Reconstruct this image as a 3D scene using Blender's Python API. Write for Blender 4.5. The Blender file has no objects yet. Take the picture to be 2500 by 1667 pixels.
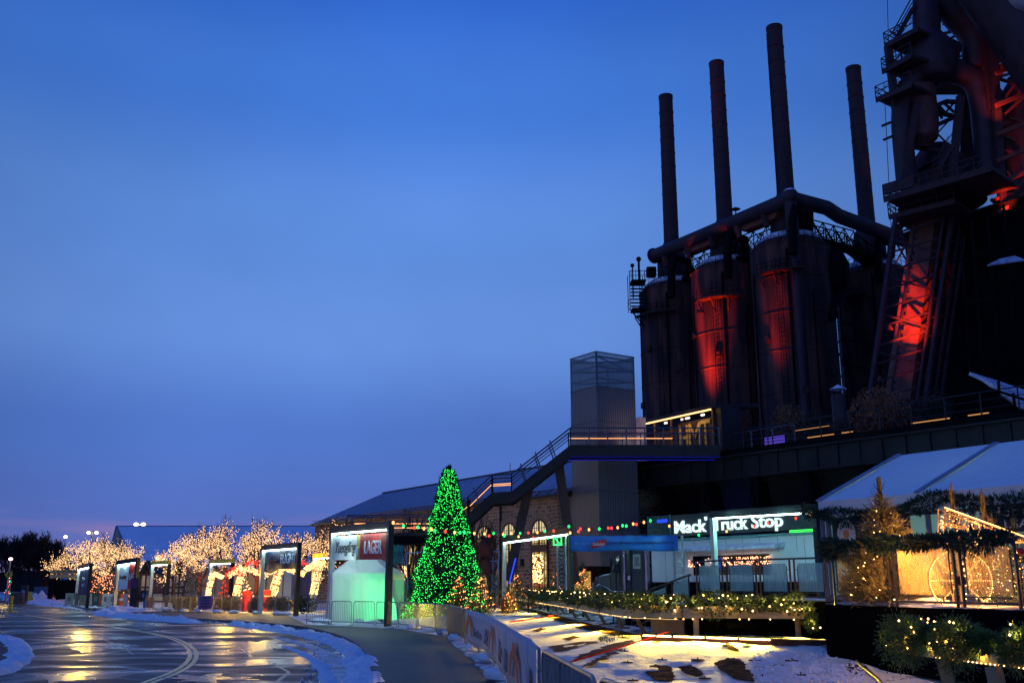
import bpy, bmesh, math, random
from mathutils import Vector, Matrix, noise
R = math.radians
SC = bpy.context.scene
COL = SC.collection
# ------------------------------------------------------------------ camera
PITCH = R(13.7); CZ = 1.86; FPX = 2431.0
cam_d = bpy.data.cameras.new("camera"); cam = bpy.data.objects.new("camera", cam_d); COL.objects.link(cam)
cam_d.lens = 35; cam_d.sensor_width = 36; cam_d.clip_end = 3000; cam_d.clip_start = .1
cam.location = (0, 0, CZ); cam.rotation_euler = (R(90) + PITCH, 0, 0)
SC.camera = cam
# ------------------------------------------------------------------ dusk sky
w = bpy.data.worlds.new("World"); SC.world = w; w.use_nodes = True
nt = w.node_tree; nt.nodes.clear(); N = nt.nodes; L = nt.links
def nn(t, **k):
    n = N.new(t)
    for a, b in k.items(): setattr(n, a, b)
    return n
tc = nn('ShaderNodeTexCoord'); sep = nn('ShaderNodeSeparateXYZ'); L.new(tc.outputs['Generated'], sep.inputs[0])
ramp = nn('ShaderNodeValToRGB'); cr = ramp.color_ramp; cr.interpolation = 'EASE'
def lin(c): return tuple((x/255/12.92 if x/255 < .04045 else ((x/255+.055)/1.055)**2.4) for x in c) + (1,)
stops = [(0.0, (122, 112, 170)), (.03, (100, 112, 184)), (.075, (84, 112, 192)), (.14, (80, 118, 200)), (.24, (100, 143, 220)), (.34, (92, 139, 219)),
         (.46, (64, 118, 210)), (.58, (40, 94, 198)), (1.0, (26, 68, 186))]
while len(cr.elements) < len(stops): cr.elements.new(.5)
for e, (p, c) in zip(cr.elements, stops): e.position = p; e.color = lin(c)
L.new(sep.outputs['Z'], ramp.inputs['Fac'])
# soft stratus: stretched noise
mp = nn('ShaderNodeMapping'); mp.inputs['Scale'].default_value = (1.5, 1.5, 2.4); L.new(tc.outputs['Generated'], mp.inputs['Vector'])
ns = nn('ShaderNodeTexNoise'); ns.inputs['Scale'].default_value = 1.7; ns.inputs['Detail'].default_value = 5; ns.inputs['Roughness'].default_value = .5
L.new(mp.outputs[0], ns.inputs['Vector'])
mr = nn('ShaderNodeMapRange'); mr.inputs['From Min'].default_value = .3; mr.inputs['From Max'].default_value = .7
mr.inputs['To Min'].default_value = .9; mr.inputs['To Max'].default_value = 1.09; L.new(ns.outputs['Fac'], mr.inputs['Value'])
az = nn('ShaderNodeMath', operation='ADD'); az.inputs[1].default_value = .10; L.new(sep.outputs['X'], az.inputs[0])
az2 = nn('ShaderNodeMath', operation='POWER'); azb = nn('ShaderNodeMath', operation='ABSOLUTE'); L.new(az.outputs[0], azb.inputs[0]); L.new(azb.outputs[0], az2.inputs[0]); az2.inputs[1].default_value = 2
az3 = nn('ShaderNodeMapRange'); az3.inputs['From Max'].default_value = .34; az3.inputs['To Min'].default_value = 1.04; az3.inputs['To Max'].default_value = .5; L.new(az2.outputs[0], az3.inputs['Value'])
az4 = nn('ShaderNodeMath', operation='MULTIPLY'); L.new(az3.outputs[0], az4.inputs[0]); L.new(mr.outputs[0], az4.inputs[1])
vm = nn('ShaderNodeVectorMath', operation='SCALE'); L.new(ramp.outputs[0], vm.inputs[0]); L.new(az4.outputs[0], vm.inputs['Scale'])
# pink streaks low on the horizon
mp2 = nn('ShaderNodeMapping'); mp2.inputs['Scale'].default_value = (3, 3, 34); L.new(tc.outputs['Generated'], mp2.inputs['Vector'])
n2 = nn('ShaderNodeTexNoise'); n2.inputs['Scale'].default_value = 1.3; n2.inputs['Detail'].default_value = 3; L.new(mp2.outputs[0], n2.inputs['Vector'])
m2 = nn('ShaderNodeMapRange'); m2.inputs['From Min'].default_value = .46; m2.inputs['From Max'].default_value = .7; L.new(n2.outputs['Fac'], m2.inputs['Value'])
m3 = nn('ShaderNodeMapRange'); m3.inputs['From Min'].default_value = .03; m3.inputs['From Max'].default_value = .085; m3.inputs['To Min'].default_value = 1; m3.inputs['To Max'].default_value = 0
L.new(sep.outputs['Z'], m3.inputs['Value'])
mm = nn('ShaderNodeMath', operation='MULTIPLY'); L.new(m2.outputs[0], mm.inputs[0]); L.new(m3.outputs[0], mm.inputs[1])
mx = nn('ShaderNodeMix', data_type='RGBA'); L.new(mm.outputs[0], mx.inputs['Factor']); L.new(vm.outputs[0], mx.inputs[6]); mx.inputs[7].default_value = lin((150, 122, 172))
# physical sky with the sun below the horizon adds its own faint twilight
sky = nn('ShaderNodeTexSky', sky_type='NISHITA', sun_disc=False, sun_elevation=R(-4), sun_rotation=R(200))
bg1 = nn('ShaderNodeBackground'); bg1.inputs['Strength'].default_value = 1.0; L.new(mx.outputs[2], bg1.inputs['Color'])
bg2 = nn('ShaderNodeBackground'); bg2.inputs['Strength'].default_value = .05; L.new(sky.outputs[0], bg2.inputs['Color'])
ad = nn('ShaderNodeAddShader'); L.new(bg1.outputs[0], ad.inputs[0]); L.new(bg2.outputs[0], ad.inputs[1])
wo = nn('ShaderNodeOutputWorld'); L.new(ad.outputs[0], wo.inputs['Surface'])
SC.view_settings.view_transform = 'Standard'; SC.view_settings.look = 'None'; SC.view_settings.exposure = 0; SC.view_settings.gamma = 1
SC.cycles.use_denoising = True
SC.cycles.max_bounces = 5; SC.cycles.diffuse_bounces = 2; SC.cycles.glossy_bounces = 3; SC.cycles.transparent_max_bounces = 12
SC.cycles.sample_clamp_indirect = 3.0; SC.cycles.sample_clamp_direct = 0
sd = bpy.data.lights.new("afterglow_sun", 'SUN'); sd.energy = .22; sd.angle = R(50); sd.color = (.30, .50, 1)
so = bpy.data.objects.new("afterglow_sun", sd); COL.objects.link(so); so.rotation_euler = (R(62), 0, R(-65))
# ------------------------------------------------------------------ projection helpers (photo pixel 2500x1667 -> world)
def ray(px, py):
    u = (px-1250)/FPX; v = (833.5-py)/FPX; c, s = math.cos(PITCH), math.sin(PITCH)
    return Vector((u, c - s*v, s + c*v))
def at(px, py, Y):
    d = ray(px, py); k = Y/d.y
    return Vector((d.x*k, Y, CZ + d.z*k))
def gr(px, py, z=0.0):
    d = ray(px, py); k = (z-CZ)/d.z
    return Vector((d.x*k, d.y*k, z))
def px_at(px, Y, z):                     # point on the column px at forward distance Y and height z
    c, s = math.cos(PITCH), math.sin(PITCH)
    return Vector(((px-1250)/FPX*(Y*c+(z-CZ)*s), Y, z))
D1 = Vector((.55, -.835, 0)).normalized(); D2 = Vector((.835, .55, 0)).normalized(); UP = Vector((0, 0, 1))
# ------------------------------------------------------------------ materials
MATS = {}
def _new(name):
    m = bpy.data.materials.new(name); m.use_nodes = True; t = m.node_tree; t.nodes.clear()
    o = t.nodes.new('ShaderNodeOutputMaterial'); return m, t, o
def mat(name, col, rough=.6, metal=0, var=.25, scale=3.0, bump=0, bscale=20, col2=None, alpha=None, spec=.5, stretch=(1, 1, 1), thr=None, trans=0):
    if name in MATS: return MATS[name]
    m, t, o = _new(name); b = t.nodes.new('ShaderNodeBsdfPrincipled'); k = t.links
    tcn = t.nodes.new('ShaderNodeTexCoord'); mpn = t.nodes.new('ShaderNodeMapping'); mpn.inputs['Scale'].default_value = stretch
    k.new(tcn.outputs['Object'], mpn.inputs['Vector'])
    nz = t.nodes.new('ShaderNodeTexNoise'); nz.inputs['Scale'].default_value = scale; nz.inputs['Detail'].default_value = 6; k.new(mpn.outputs[0], nz.inputs['Vector'])
    rp = t.nodes.new('ShaderNodeValToRGB'); lo, hi = thr or (.3, .7)
    rp.color_ramp.elements[0].position = lo; rp.color_ramp.elements[1].position = hi
    c2 = col2 or tuple(min(1, c*(1+var)) for c in col); c1 = col if col2 else tuple(c*(1-var) for c in col)
    rp.color_ramp.elements[0].color = (*c1, 1); rp.color_ramp.elements[1].color = (*c2, 1)
    k.new(nz.outputs['Fac'], rp.inputs[0]); k.new(rp.outputs[0], b.inputs['Base Color'])
    b.inputs['Roughness'].default_value = rough; b.inputs['Metallic'].default_value = metal; b.inputs['Specular IOR Level'].default_value = spec
    if bump:
        n3 = t.nodes.new('ShaderNodeTexNoise'); n3.inputs['Scale'].default_value = bscale; n3.inputs['Detail'].default_value = 4; k.new(mpn.outputs[0], n3.inputs['Vector'])
        bp = t.nodes.new('ShaderNodeBump'); bp.inputs['Strength'].default_value = bump; bp.inputs['Distance'].default_value = .05
        k.new(n3.outputs['Fac'], bp.inputs['Height']); k.new(bp.outputs[0], b.inputs['Normal'])
    if alpha is not None: b.inputs['Alpha'].default_value = alpha
    if trans: b.inputs['Transmission Weight'].default_value = trans
    k.new(b.outputs[0], o.inputs[0]); MATS[name] = m; return m
def emit(name, col, st, sample=True):
    if name in MATS: return MATS[name]
    m, t, o = _new(name); e = t.nodes.new('ShaderNodeEmission'); e.inputs[0].default_value = (*col, 1); e.inputs[1].default_value = st
    t.links.new(e.outputs[0], o.inputs[0])
    if not sample: m.cycles.emission_sampling = 'NONE'
    MATS[name] = m; return m
def cloth(name, col, tr=.35):
    if name in MATS: return MATS[name]
    m, t, o = _new(name); k = t.links
    d = t.nodes.new('ShaderNodeBsdfDiffuse'); tl = t.nodes.new('ShaderNodeBsdfTranslucent'); mixn = t.nodes.new('ShaderNodeMixShader')
    mixn.inputs[0].default_value = tr; d.inputs[0].default_value = (*col, 1); tl.inputs[0].default_value = (*col, 1)
    tcn = t.nodes.new('ShaderNodeTexCoord'); nz = t.nodes.new('ShaderNodeTexNoise'); nz.inputs['Scale'].default_value = 1.2; nz.inputs['Detail'].default_value = 3
    mpn = t.nodes.new('ShaderNodeMapping'); mpn.inputs['Scale'].default_value = (2.2, 2.2, .5); k.new(tcn.outputs['Object'], mpn.inputs[0]); k.new(mpn.outputs[0], nz.inputs['Vector'])
    bp = t.nodes.new('ShaderNodeBump'); bp.inputs['Strength'].default_value = .6; bp.inputs['Distance'].default_value = .15; k.new(nz.outputs['Fac'], bp.inputs['Height'])
    k.new(bp.outputs[0], d.inputs['Normal'])
    k.new(d.outputs[0], mixn.inputs[1]); k.new(tl.outputs[0], mixn.inputs[2]); k.new(mixn.outputs[0], o.inputs[0]); MATS[name] = m; return m
def wave_mat(name, col, col2, scale, direction='X', rough=.5, metal=0, bump=.5, var_scale=1):
    "ribbed or corrugated sheet: wave bands in object space plus dirt"
    if name in MATS: return MATS[name]
    m, t, o = _new(name); k = t.links; b = t.nodes.new('ShaderNodeBsdfPrincipled')
    tcn = t.nodes.new('ShaderNodeTexCoord'); wv = t.nodes.new('ShaderNodeTexWave'); wv.bands_direction = direction; wv.inputs['Scale'].default_value = scale
    uvm = t.nodes.new('ShaderNodeMapping'); k.new(tcn.outputs['UV'], uvm.inputs[0]); k.new(uvm.outputs[0], wv.inputs['Vector'])
    nz = t.nodes.new('ShaderNodeTexNoise'); nz.inputs['Scale'].default_value = var_scale; nz.inputs['Detail'].default_value = 6; k.new(tcn.outputs['Object'], nz.inputs['Vector'])
    a = t.nodes.new('ShaderNodeMix'); a.data_type = 'RGBA'; k.new(wv.outputs['Fac'], a.inputs['Factor']); a.inputs[6].default_value = (*col, 1); a.inputs[7].default_value = (*col2, 1)
    mr_ = t.nodes.new('ShaderNodeMapRange'); mr_.inputs['To Min'].default_value = .6; mr_.inputs['To Max'].default_value = 1.35; k.new(nz.outputs['Fac'], mr_.inputs['Value'])
    s = t.nodes.new('ShaderNodeVectorMath'); s.operation = 'SCALE'; k.new(a.outputs[2], s.inputs[0]); k.new(mr_.outputs[0], s.inputs['Scale'])
    k.new(s.outputs[0], b.inputs['Base Color']); b.inputs['Roughness'].default_value = rough; b.inputs['Metallic'].default_value = metal
    bp = t.nodes.new('ShaderNodeBump'); bp.inputs['Strength'].default_value = bump; bp.inputs['Distance'].default_value = .05; k.new(wv.outputs['Fac'], bp.inputs['Height']); k.new(bp.outputs[0], b.inputs['Normal'])
    k.new(b.outputs[0], o.inputs[0]); MATS[name] = m; return m
# ------------------------------------------------------------------ mesh builder
WL = {}
class MB:
    def __init__(s): s.v = []; s.f = []; s.uv = []
    def face(s, pts, uv=None):
        n = len(s.v); s.v += [tuple(p) for p in pts]; s.f.append(tuple(range(n, n+len(pts)))); s.uv.append(uv or [(0, 0)]*len(pts)); return s
    def hexa(s, b, t):                   # bottom quad, top quad (same winding, ccw seen from above)
        n = len(s.v); s.v += [tuple(p) for p in b] + [tuple(p) for p in t]; k = len(b)
        F = [tuple(n+i for i in reversed(range(k))), tuple(n+k+i for i in range(k))]
        for i in range(k): j = (i+1) % k; F.append((n+i, n+j, n+k+j, n+k+i))
        s.f += F; s.uv += [[(0, 0)]*len(q) for q in F]; return s
    def box(s, c, size, ax=None, ay=None, az=None):
        c = Vector(c); ax = Vector(ax or (1, 0, 0)); ay = Vector(ay or (-ax.y, ax.x, 0)); az = Vector(az or (0, 0, 1))
        x, y, z = ax*size[0]/2, ay*size[1]/2, az*size[2]/2
        return s.hexa([c-x-y-z, c+x-y-z, c+x+y-z, c-x+y-z], [c-x-y+z, c+x-y+z, c+x+y+z, c-x+y+z])
    def bar(s, a, b, w, h=None):
        a, b = Vector(a), Vector(b); h = h or w; d = (b-a)
        if d.length < 1e-6: return s
        d.normalize(); u = d.cross(UP); 
        if u.length < 1e-3: u = Vector((1, 0, 0))
        u.normalize(); q = u.cross(d).normalized(); u = u*w/2; q = q*h/2
        return s.hexa([a-u-q, a+u-q, a+u+q, a-u+q], [b-u-q, b+u-q, b+u+q, b-u+q])
    def tube(s, a, b, r0, r1=None, n=8, caps=True):
        a, b = Vector(a), Vector(b); r1 = r0 if r1 is None else r1; d = (b-a)
        if d.length < 1e-6: return s
        d.normalize(); u = d.cross(Vector((.03, .02, 1)) if abs(d.z) < .99 else Vector((1, 0, 0))).normalized(); q = d.cross(u)
        k = len(s.v); A = [(math.cos(2*math.pi*i/n), math.sin(2*math.pi*i/n)) for i in range(n)]
        s.v += [tuple(a+(u*c+q*e)*r0) for c, e in A] + [tuple(b+(u*c+q*e)*r1) for c, e in A]
        for i in range(n): j = (i+1) % n; s.f.append((k+i, k+j, k+n+j, k+n+i)); s.uv.append([(i/n, 0), ((i+1)/n, 0), ((i+1)/n, 1), (i/n, 1)])
        if caps:
            s.f.append(tuple(k+i for i in reversed(range(n)))); s.f.append(tuple(k+n+i for i in range(n))); s.uv += [[(0, 0)]*n, [(0, 0)]*n]
        return s
    def sweep(s, pts, r, n=12):          # pipe along a polyline, r scalar or list
        pts = [Vector(p) for p in pts]; rr = r if isinstance(r, (list, tuple)) else [r]*len(pts); k = len(s.v); prev = None
        for i, p in enumerate(pts):
            d = (pts[min(i+1, len(pts)-1)]-pts[max(i-1, 0)]).normalized()
            if prev is None: u = d.cross(UP if abs(d.z) < .95 else Vector((1, 0, 0))).normalized()
            else: u = (prev - d*prev.dot(d)).normalized()
            prev = u; q = d.cross(u)
            s.v += [tuple(p+(u*math.cos(2*math.pi*j/n)+q*math.sin(2*math.pi*j/n))*rr[i]) for j in range(n)]
        for i in range(len(pts)-1):
            for j in range(n): m = (j+1) % n; s.f.append((k+i*n+j, k+i*n+m, k+(i+1)*n+m, k+(i+1)*n+j)); s.uv.append([(0, 0)]*4)
        s.f.append(tuple(k+j for j in reversed(range(n)))); s.f.append(tuple(k+(len(pts)-1)*n+j for j in range(n))); s.uv += [[(0, 0)]*n]*2
        return s
    def lathe(s, c, prof, n=32):          # prof: (r,z)
        c = Vector(c); k = len(s.v)
        for r, z in prof: s.v += [(c.x+r*math.cos(2*math.pi*j/n), c.y+r*math.sin(2*math.pi*j/n), c.z+z) for j in range(n)]
        for i in range(len(prof)-1):
            for j in range(n): m = (j+1) % n; s.f.append((k+i*n+j, k+i*n+m, k+(i+1)*n+m, k+(i+1)*n+j)); s.uv.append([(0, 0)]*4)
        s.f.append(tuple(k+(len(prof)-1)*n+j for j in range(n))); s.uv.append([(0, 0)]*n)
        return s
    def octa(s, p, r):
        x, y, z = p; k = len(s.v); s.v += [(x+r, y, z), (x-r, y, z), (x, y+r, z), (x, y-r, z), (x, y, z+r), (x, y, z-r)]
        s.f += [(k, k+2, k+4), (k+2, k+1, k+4), (k+1, k+3, k+4), (k+3, k, k+4), (k+2, k, k+5), (k+1, k+2, k+5), (k+3, k+1, k+5), (k, k+3, k+5)]; s.uv += [[(0, 0)]*3]*8; return s
    def ball(s, p, r, n=8, sz=1):
        pr = [(max(.001, r*math.sin(math.pi*i/n)), -r*sz*math.cos(math.pi*i/n)) for i in range(n+1)]; return s.lathe(p, pr, n*2)
    def quadw(s, a, b, z0, z1, off=0):    # vertical wall quad with uv in metres
        a, b = Vector(a), Vector(b); l = (b-a).length
        return s.face([(a.x, a.y, z0), (b.x, b.y, z0), (b.x, b.y, z1), (a.x, a.y, z1)], [(0, z0), (l, z0), (l, z1), (0, z1)])
    def leaf(s, p, d, l, w_):             # small pointed leaf / sprig
        p, d = Vector(p), Vector(d); u = d.cross(Vector((random.uniform(-1, 1), random.uniform(-1, 1), random.uniform(-1, 1))))
        if u.length < 1e-4: u = Vector((1, 0, 0))
        u = u.normalized()*w_; k = len(s.v); s.v += [tuple(p), tuple(p+d*l*.5+u), tuple(p+d*l), tuple(p+d*l*.5-u)]
        s.f.append((k, k+1, k+2, k+3)); s.uv.append([(0, 0)]*4); return s
    def build(s, name, m, parent=None, smooth=False, origin=None):
        weld = smooth
        o0 = WL.get(parent.name if parent else None, Vector((0, 0, 0)))
        me = bpy.data.meshes.new(name)
        if origin is not None and parent is None: o0 = Vector(origin)
        me.from_pydata([(x-o0.x, y-o0.y, z-o0.z) for x, y, z in s.v], [], s.f)
        ul = me.uv_layers.new(name='UVMap')
        if any(q[1] != (0, 0) for q in s.uv if len(q) > 1):
            flat = [c for q in s.uv for p in q for c in p]; ul.data.foreach_set('uv', flat)
        me.materials.append(m)
        if weld:
            bw_ = bmesh.new(); bw_.from_mesh(me); bmesh.ops.remove_doubles(bw_, verts=bw_.verts, dist=.0004); bw_.to_mesh(me); bw_.free()
        if smooth:
            me.shade_smooth()
            try: me.set_sharp_from_angle(angle=R(40))
            except Exception: pass
        o = bpy.data.objects.new(name, me); COL.objects.link(o)
        if parent: o.parent = parent
        else: o.location = o0
        WL[o.name] = o0.copy(); return o
def thing(name, label, cat, loc=(0, 0, 0), group=None):
    o = bpy.data.objects.new(name, None); COL.objects.link(o); o.location = loc; o.empty_display_size = .3
    o['label'] = label; o['category'] = cat
    if group: o['group'] = group
    WL[o.name] = Vector(loc); return o
def tag(o, label, cat, group=None, kind=None):
    o['label'] = label; o['category'] = cat
    if group: o['group'] = group
    if kind: o['kind'] = kind
    return o
def struct(o): o['kind'] = 'structure'; return o
def dup(root, loc, rotz=0, label=None, group=None, scale=None):
    r = root.copy(); COL.objects.link(r); r.location = loc; r.rotation_euler = (0, 0, rotz)
    if scale: r.scale = scale
    if label: r['label'] = label
    if group: r['group'] = group
    for ch in list(root.children):
        c = ch.copy(); COL.objects.link(c); c.parent = r
        for g in ch.children: d = g.copy(); COL.objects.link(d); d.parent = c
    return r
def text(name, body, P, right, up, m, parent, width=None, height=1.0, ext=.01, off=0, shear=0):
    cu = bpy.data.curves.new(name, 'FONT'); cu.body = body; cu.align_x = 'CENTER'; cu.align_y = 'CENTER'; cu.size = 1; cu.extrude = ext; cu.offset = off; cu.shear = shear
    cu.resolution_u = 3; cu.materials.append(m); o = bpy.data.objects.new(name, cu); COL.objects.link(o)
    right = Vector(right).normalized(); up = Vector(up).normalized(); nrm = right.cross(up)
    bpy.context.view_layer.update(); me = bpy.data.meshes.new_from_object(o.evaluated_get(bpy.context.evaluated_depsgraph_get())); bpy.data.objects.remove(o); me.materials.clear(); me.materials.append(m)
    xs_v = [v.co.x for v in me.vertices]; ys_v = [v.co.y for v in me.vertices]; d = Vector((max(xs_v)-min(xs_v), max(ys_v)-min(ys_v), 0)); mx_, my_ = (max(xs_v)+min(xs_v))/2, (max(ys_v)+min(ys_v))/2
    for v in me.vertices: v.co.x -= mx_; v.co.y -= my_
    o = bpy.data.objects.new(name, me); COL.objects.link(o)
    sy = height/max(d.y, .01); sx = (width/max(d.x, .01)) if width else sy
    Mx = Matrix((right, up, nrm)).transposed(); o.rotation_euler = Mx.to_euler(); o.scale = (sx, sy, 1)
    o.parent = parent; o.location = Vector(P) - WL.get(parent.name, Vector((0, 0, 0))); return o
def lamp(name, kind, loc, energy, col, parent=None, size=.1, target=None, angle=None, blend=.5):
    d = bpy.data.lights.new(name, kind); d.energy = energy; d.color = col
    if kind != 'AREA': d.shadow_soft_size = size
    else: d.size = size
    if angle: d.spot_size = R(angle); d.spot_blend = blend
    o = bpy.data.objects.new(name, d); COL.objects.link(o)
    o0 = WL.get(parent.name, Vector((0, 0, 0))) if parent else Vector((0, 0, 0))
    o.parent = parent; o.location = Vector(loc)-o0
    if target is not None: o.rotation_euler = (Vector(target)-Vector(loc)).to_track_quat('-Z', 'Y').to_euler()
    return o
def fbm(x, y, s=1.0, seed=0): return noise.fractal(Vector((x*s+seed, y*s, seed*1.7)), 1.0, 2.0, 4)
# shared materials
M_STEEL = mat('dark_painted_steel', (.005, .005, .007), .45, .3, .3, 4)
M_GALV = mat('galvanised_steel', (.42, .45, .45), .42, .6, .25, 14)
M_BARR = mat('barricade_steel', (.22, .25, .27), .38, .7, .3, 6)
M_RAIL = mat('railing_steel', (.05, .05, .06), .4, .6, .3, 6)
M_RUST = mat('rusty_stove_plate', (.012, .005, .008), .8, .05, .5, .8, .6, 6, col2=(.17, .055, .038), stretch=(1, 1, .16), thr=(.42, .78))
M_RUST2 = mat('rusty_beam', (.05, .016, .012), .75, .2, .4, 1.5, .3, 8)
M_DARK = mat('blackened_iron', (.004, .0035, .005), .8, .1, .5, .6, spec=.1)
M_DARK2 = mat('dim_iron_pipe', (.032, .018, .028), .6, .2, .4, .8, .3, 5)
M_SNOW = mat('snow', (.70, .72, .76), .85, 0, .12, 2.5, .8, 9, col2=(.86, .87, .9))
M_LED = emit('led_strip_light', (.62, 1, .90), 20)
M_LEDW = emit('warm_led_rail', (1, .42, .16), 2.0)
M_WARMB = emit('warm_bulb', (1, .60, .20), 9, True)
M_WARMT = emit('warm_tree_bulb', (1, .56, .25), 3.9, True)
M_GREENB = emit('green_bulb', (.03, 1, .10), 8, True)
M_NEEDLE = mat('dark_fir_needles', (.012, .045, .018), .6, 0, .5, 3)
M_NEEDLE2 = mat('garland_needles', (.06, .10, .012), .5, 0, .6, 8)
M_SPRUCE = mat('spruce_needles', (.17, .13, .035), .6, 0, .5, 5)
M_BARK = mat('bark', (.045, .028, .02), .9, 0, .4, 6)
M_WHITEC = cloth('white_tent_cloth', (.78, .79, .8), .3)
M_WOOD = mat('pale_timber', (.66, .40, .14), .7, 0, .25, 3, .2, 20, stretch=(1, 1, 4))
# ================================================================== GROUND, ROAD, SNOW
RZ = -.12
def resample(pts, step):
    out = []
    for a, b in zip(pts, pts[1:]):
        n = max(1, int((b-a).length/step))
        for i in range(n): out.append(a.lerp(b, i/n))
    out.append(pts[-1]); return out
def smooth_line(pts, it=2):
    for _ in range(it):
        q = [pts[0]]
        for a, b in zip(pts, pts[1:]): q += [a.lerp(b, .25), a.lerp(b, .75)]
        q.append(pts[-1]); pts = q
    return pts
def poly_sheet(name, pts, z, m, kind='structure', parent=None):
    bm = bmesh.new(); vs = [bm.verts.new((p[0], p[1], z)) for p in pts]; es = [bm.edges.new((vs[i], vs[(i+1) % len(vs)])) for i in range(len(vs))]
    bmesh.ops.triangle_fill(bm, use_beauty=True, edges=es, normal=(0, 0, 1))
    for f in bm.faces:
        if f.normal.z < 0: f.normal_flip()
    me = bpy.data.meshes.new(name); bm.to_mesh(me); bm.free(); me.materials.append(m); o = bpy.data.objects.new(name, me); COL.objects.link(o)
    if kind: o['kind'] = kind
    WL[o.name] = Vector((0, 0, 0)); return o
# wet asphalt: puddled mirror patches among rough patches
def wet_mat():
    m, t, o = _new('wet_asphalt'); k = t.links; b = t.nodes.new('ShaderNodeBsdfPrincipled'); tcn = t.nodes.new('ShaderNodeTexCoord')
    def noi(sc, det, st=(1, 1, 1), dist=0):
        mpn = t.nodes.new('ShaderNodeMapping'); mpn.inputs['Scale'].default_value = st; k.new(tcn.outputs['Object'], mpn.inputs[0])
        n = t.nodes.new('ShaderNodeTexNoise'); n.inputs['Scale'].default_value = sc; n.inputs['Detail'].default_value = det; n.inputs['Distortion'].default_value = dist; k.new(mpn.outputs[0], n.inputs['Vector']); return n
    n1 = noi(.36, 7, (.6, .95, 1), 1.2); rp = t.nodes.new('ShaderNodeValToRGB'); rp.color_ramp.elements[0].position = .44; rp.color_ramp.elements[1].position = .6
    rp.color_ramp.elements[0].color = (.55, .55, .55, 1); rp.color_ramp.elements[1].color = (.22, .22, .22, 1); k.new(n1.outputs['Fac'], rp.inputs[0]); k.new(rp.outputs[0], b.inputs['Roughness'])
    n2 = noi(22, 4); bp = t.nodes.new('ShaderNodeBump'); bp.inputs['Strength'].default_value = .22; bp.inputs['Distance'].default_value = .02; k.new(n2.outputs['Fac'], bp.inputs['Height']); k.new(bp.outputs[0], b.inputs['Normal'])
    n3 = noi(.8, 6); r2 = t.nodes.new('ShaderNodeValToRGB'); r2.color_ramp.elements[0].color = (.008, .012, .024, 1); r2.color_ramp.elements[1].color = (.022, .028, .05, 1); r2.color_ramp.elements[0].position = .3; r2.color_ramp.elements[1].position = .7
    k.new(n3.outputs['Fac'], r2.inputs[0]); k.new(r2.outputs[0], b.inputs['Base Color']); sm_ = t.nodes.new('ShaderNodeMapRange'); sm_.inputs['From Min'].default_value = .47; sm_.inputs['From Max'].default_value = .6; sm_.inputs['To Min'].default_value = .13; sm_.inputs['To Max'].default_value = .5; k.new(n1.outputs['Fac'], sm_.inputs['Value']); k.new(sm_.outputs[0], b.inputs['Specular IOR Level'])
    k.new(b.outputs[0], o.inputs[0]); return m
M_WET = wet_mat()
M_WALK = mat('damp_sidewalk_concrete', (.034, .029, .023), .6, 0, .35, .7, .25, 14, col2=(.07, .06, .046), stretch=(1, .5, 1))
M_GRND = mat('patchy_snow_ground', (.10, .09, .08), .8, 0, 0, .35, .4, 6, col2=(.55, .56, .6), thr=(.42, .58))
M_KERB = mat('kerb_granite', (.10, .10, .10), .7, 0, .3, 4)
s_ = MB(); s_.face([(-900, -60, -.17), (900, -60, -.17), (900, 1500, -.17), (-900, 1500, -.17)]); struct(s_.build('ground', M_GRND))
K = [(908, 1700), (908, 1667), (903, 1625), (882, 1590), (850, 1566), (800, 1549), (740, 1535), (650, 1526), (545, 1519), (480, 1515), (400, 1508), (330, 1500), (262, 1497), (225, 1490), (150, 1480), (100, 1476), (40, 1467), (0, 1463)]
kerb = smooth_line([gr(x, y, RZ) for x, y in K], 2)
kerb = [Vector((kerb[0].x-.6, 6, RZ)), Vector((kerb[0].x-.05, 12, RZ))] + kerb
far = kerb[-1] + Vector((-40, 18, 0))
road_pts = [Vector((-60, -40, RZ)), Vector((kerb[0].x-1, -40, RZ))] + kerb + [far, Vector((-150, 60, RZ))]
road_o = poly_sheet('road', [(p.x, p.y) for p in road_pts], RZ, M_WET)
# sidewalk slab: top at 0 between kerb line and plaza
side = [(Vector((p.x, p.y, 0))) for p in kerb]
plaza_edge = [Vector((.9, -10, 0)), Vector((.9, 8, 0)), Vector((.45, 12.4, 0)), Vector((.15, 18, 0)), Vector((-.35, 24, 0)), Vector((-1.2, 30, 0)), Vector((-2.3, 38, 0)), Vector((-5, 45, 0)), Vector((-9.8, 49.4, 0)), gr(700, 1500), gr(560, 1495), gr(440, 1491), gr(330, 1489), gr(200, 1481), gr(90, 1470), gr(0, 1460)]
slab = [Vector((kerb[0].x, -10, 0))] + side + list(reversed(plaza_edge))
poly_sheet('sidewalk', [(p.x, p.y) for p in slab], 0.0, M_WALK)
kb = MB()
for a, b in zip(kerb, kerb[1:]):
    d = (b-a).normalized(); n_ = Vector((d.y, -d.x, 0))*.16
    kb.hexa([(a.x-n_.x*.02, a.y-n_.y*.02, -.16), (a.x+n_.x, a.y+n_.y, -.16), (b.x+n_.x, b.y+n_.y, -.16), (b.x-n_.x*.02, b.y-n_.y*.02, -.16)],
            [(a.x-n_.x*.02, a.y-n_.y*.02, .012), (a.x+n_.x, a.y+n_.y, .012), (b.x+n_.x, b.y+n_.y, .012), (b.x-n_.x*.02, b.y-n_.y*.02, .012)])
struct(kb.build('kerb', M_KERB))
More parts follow.
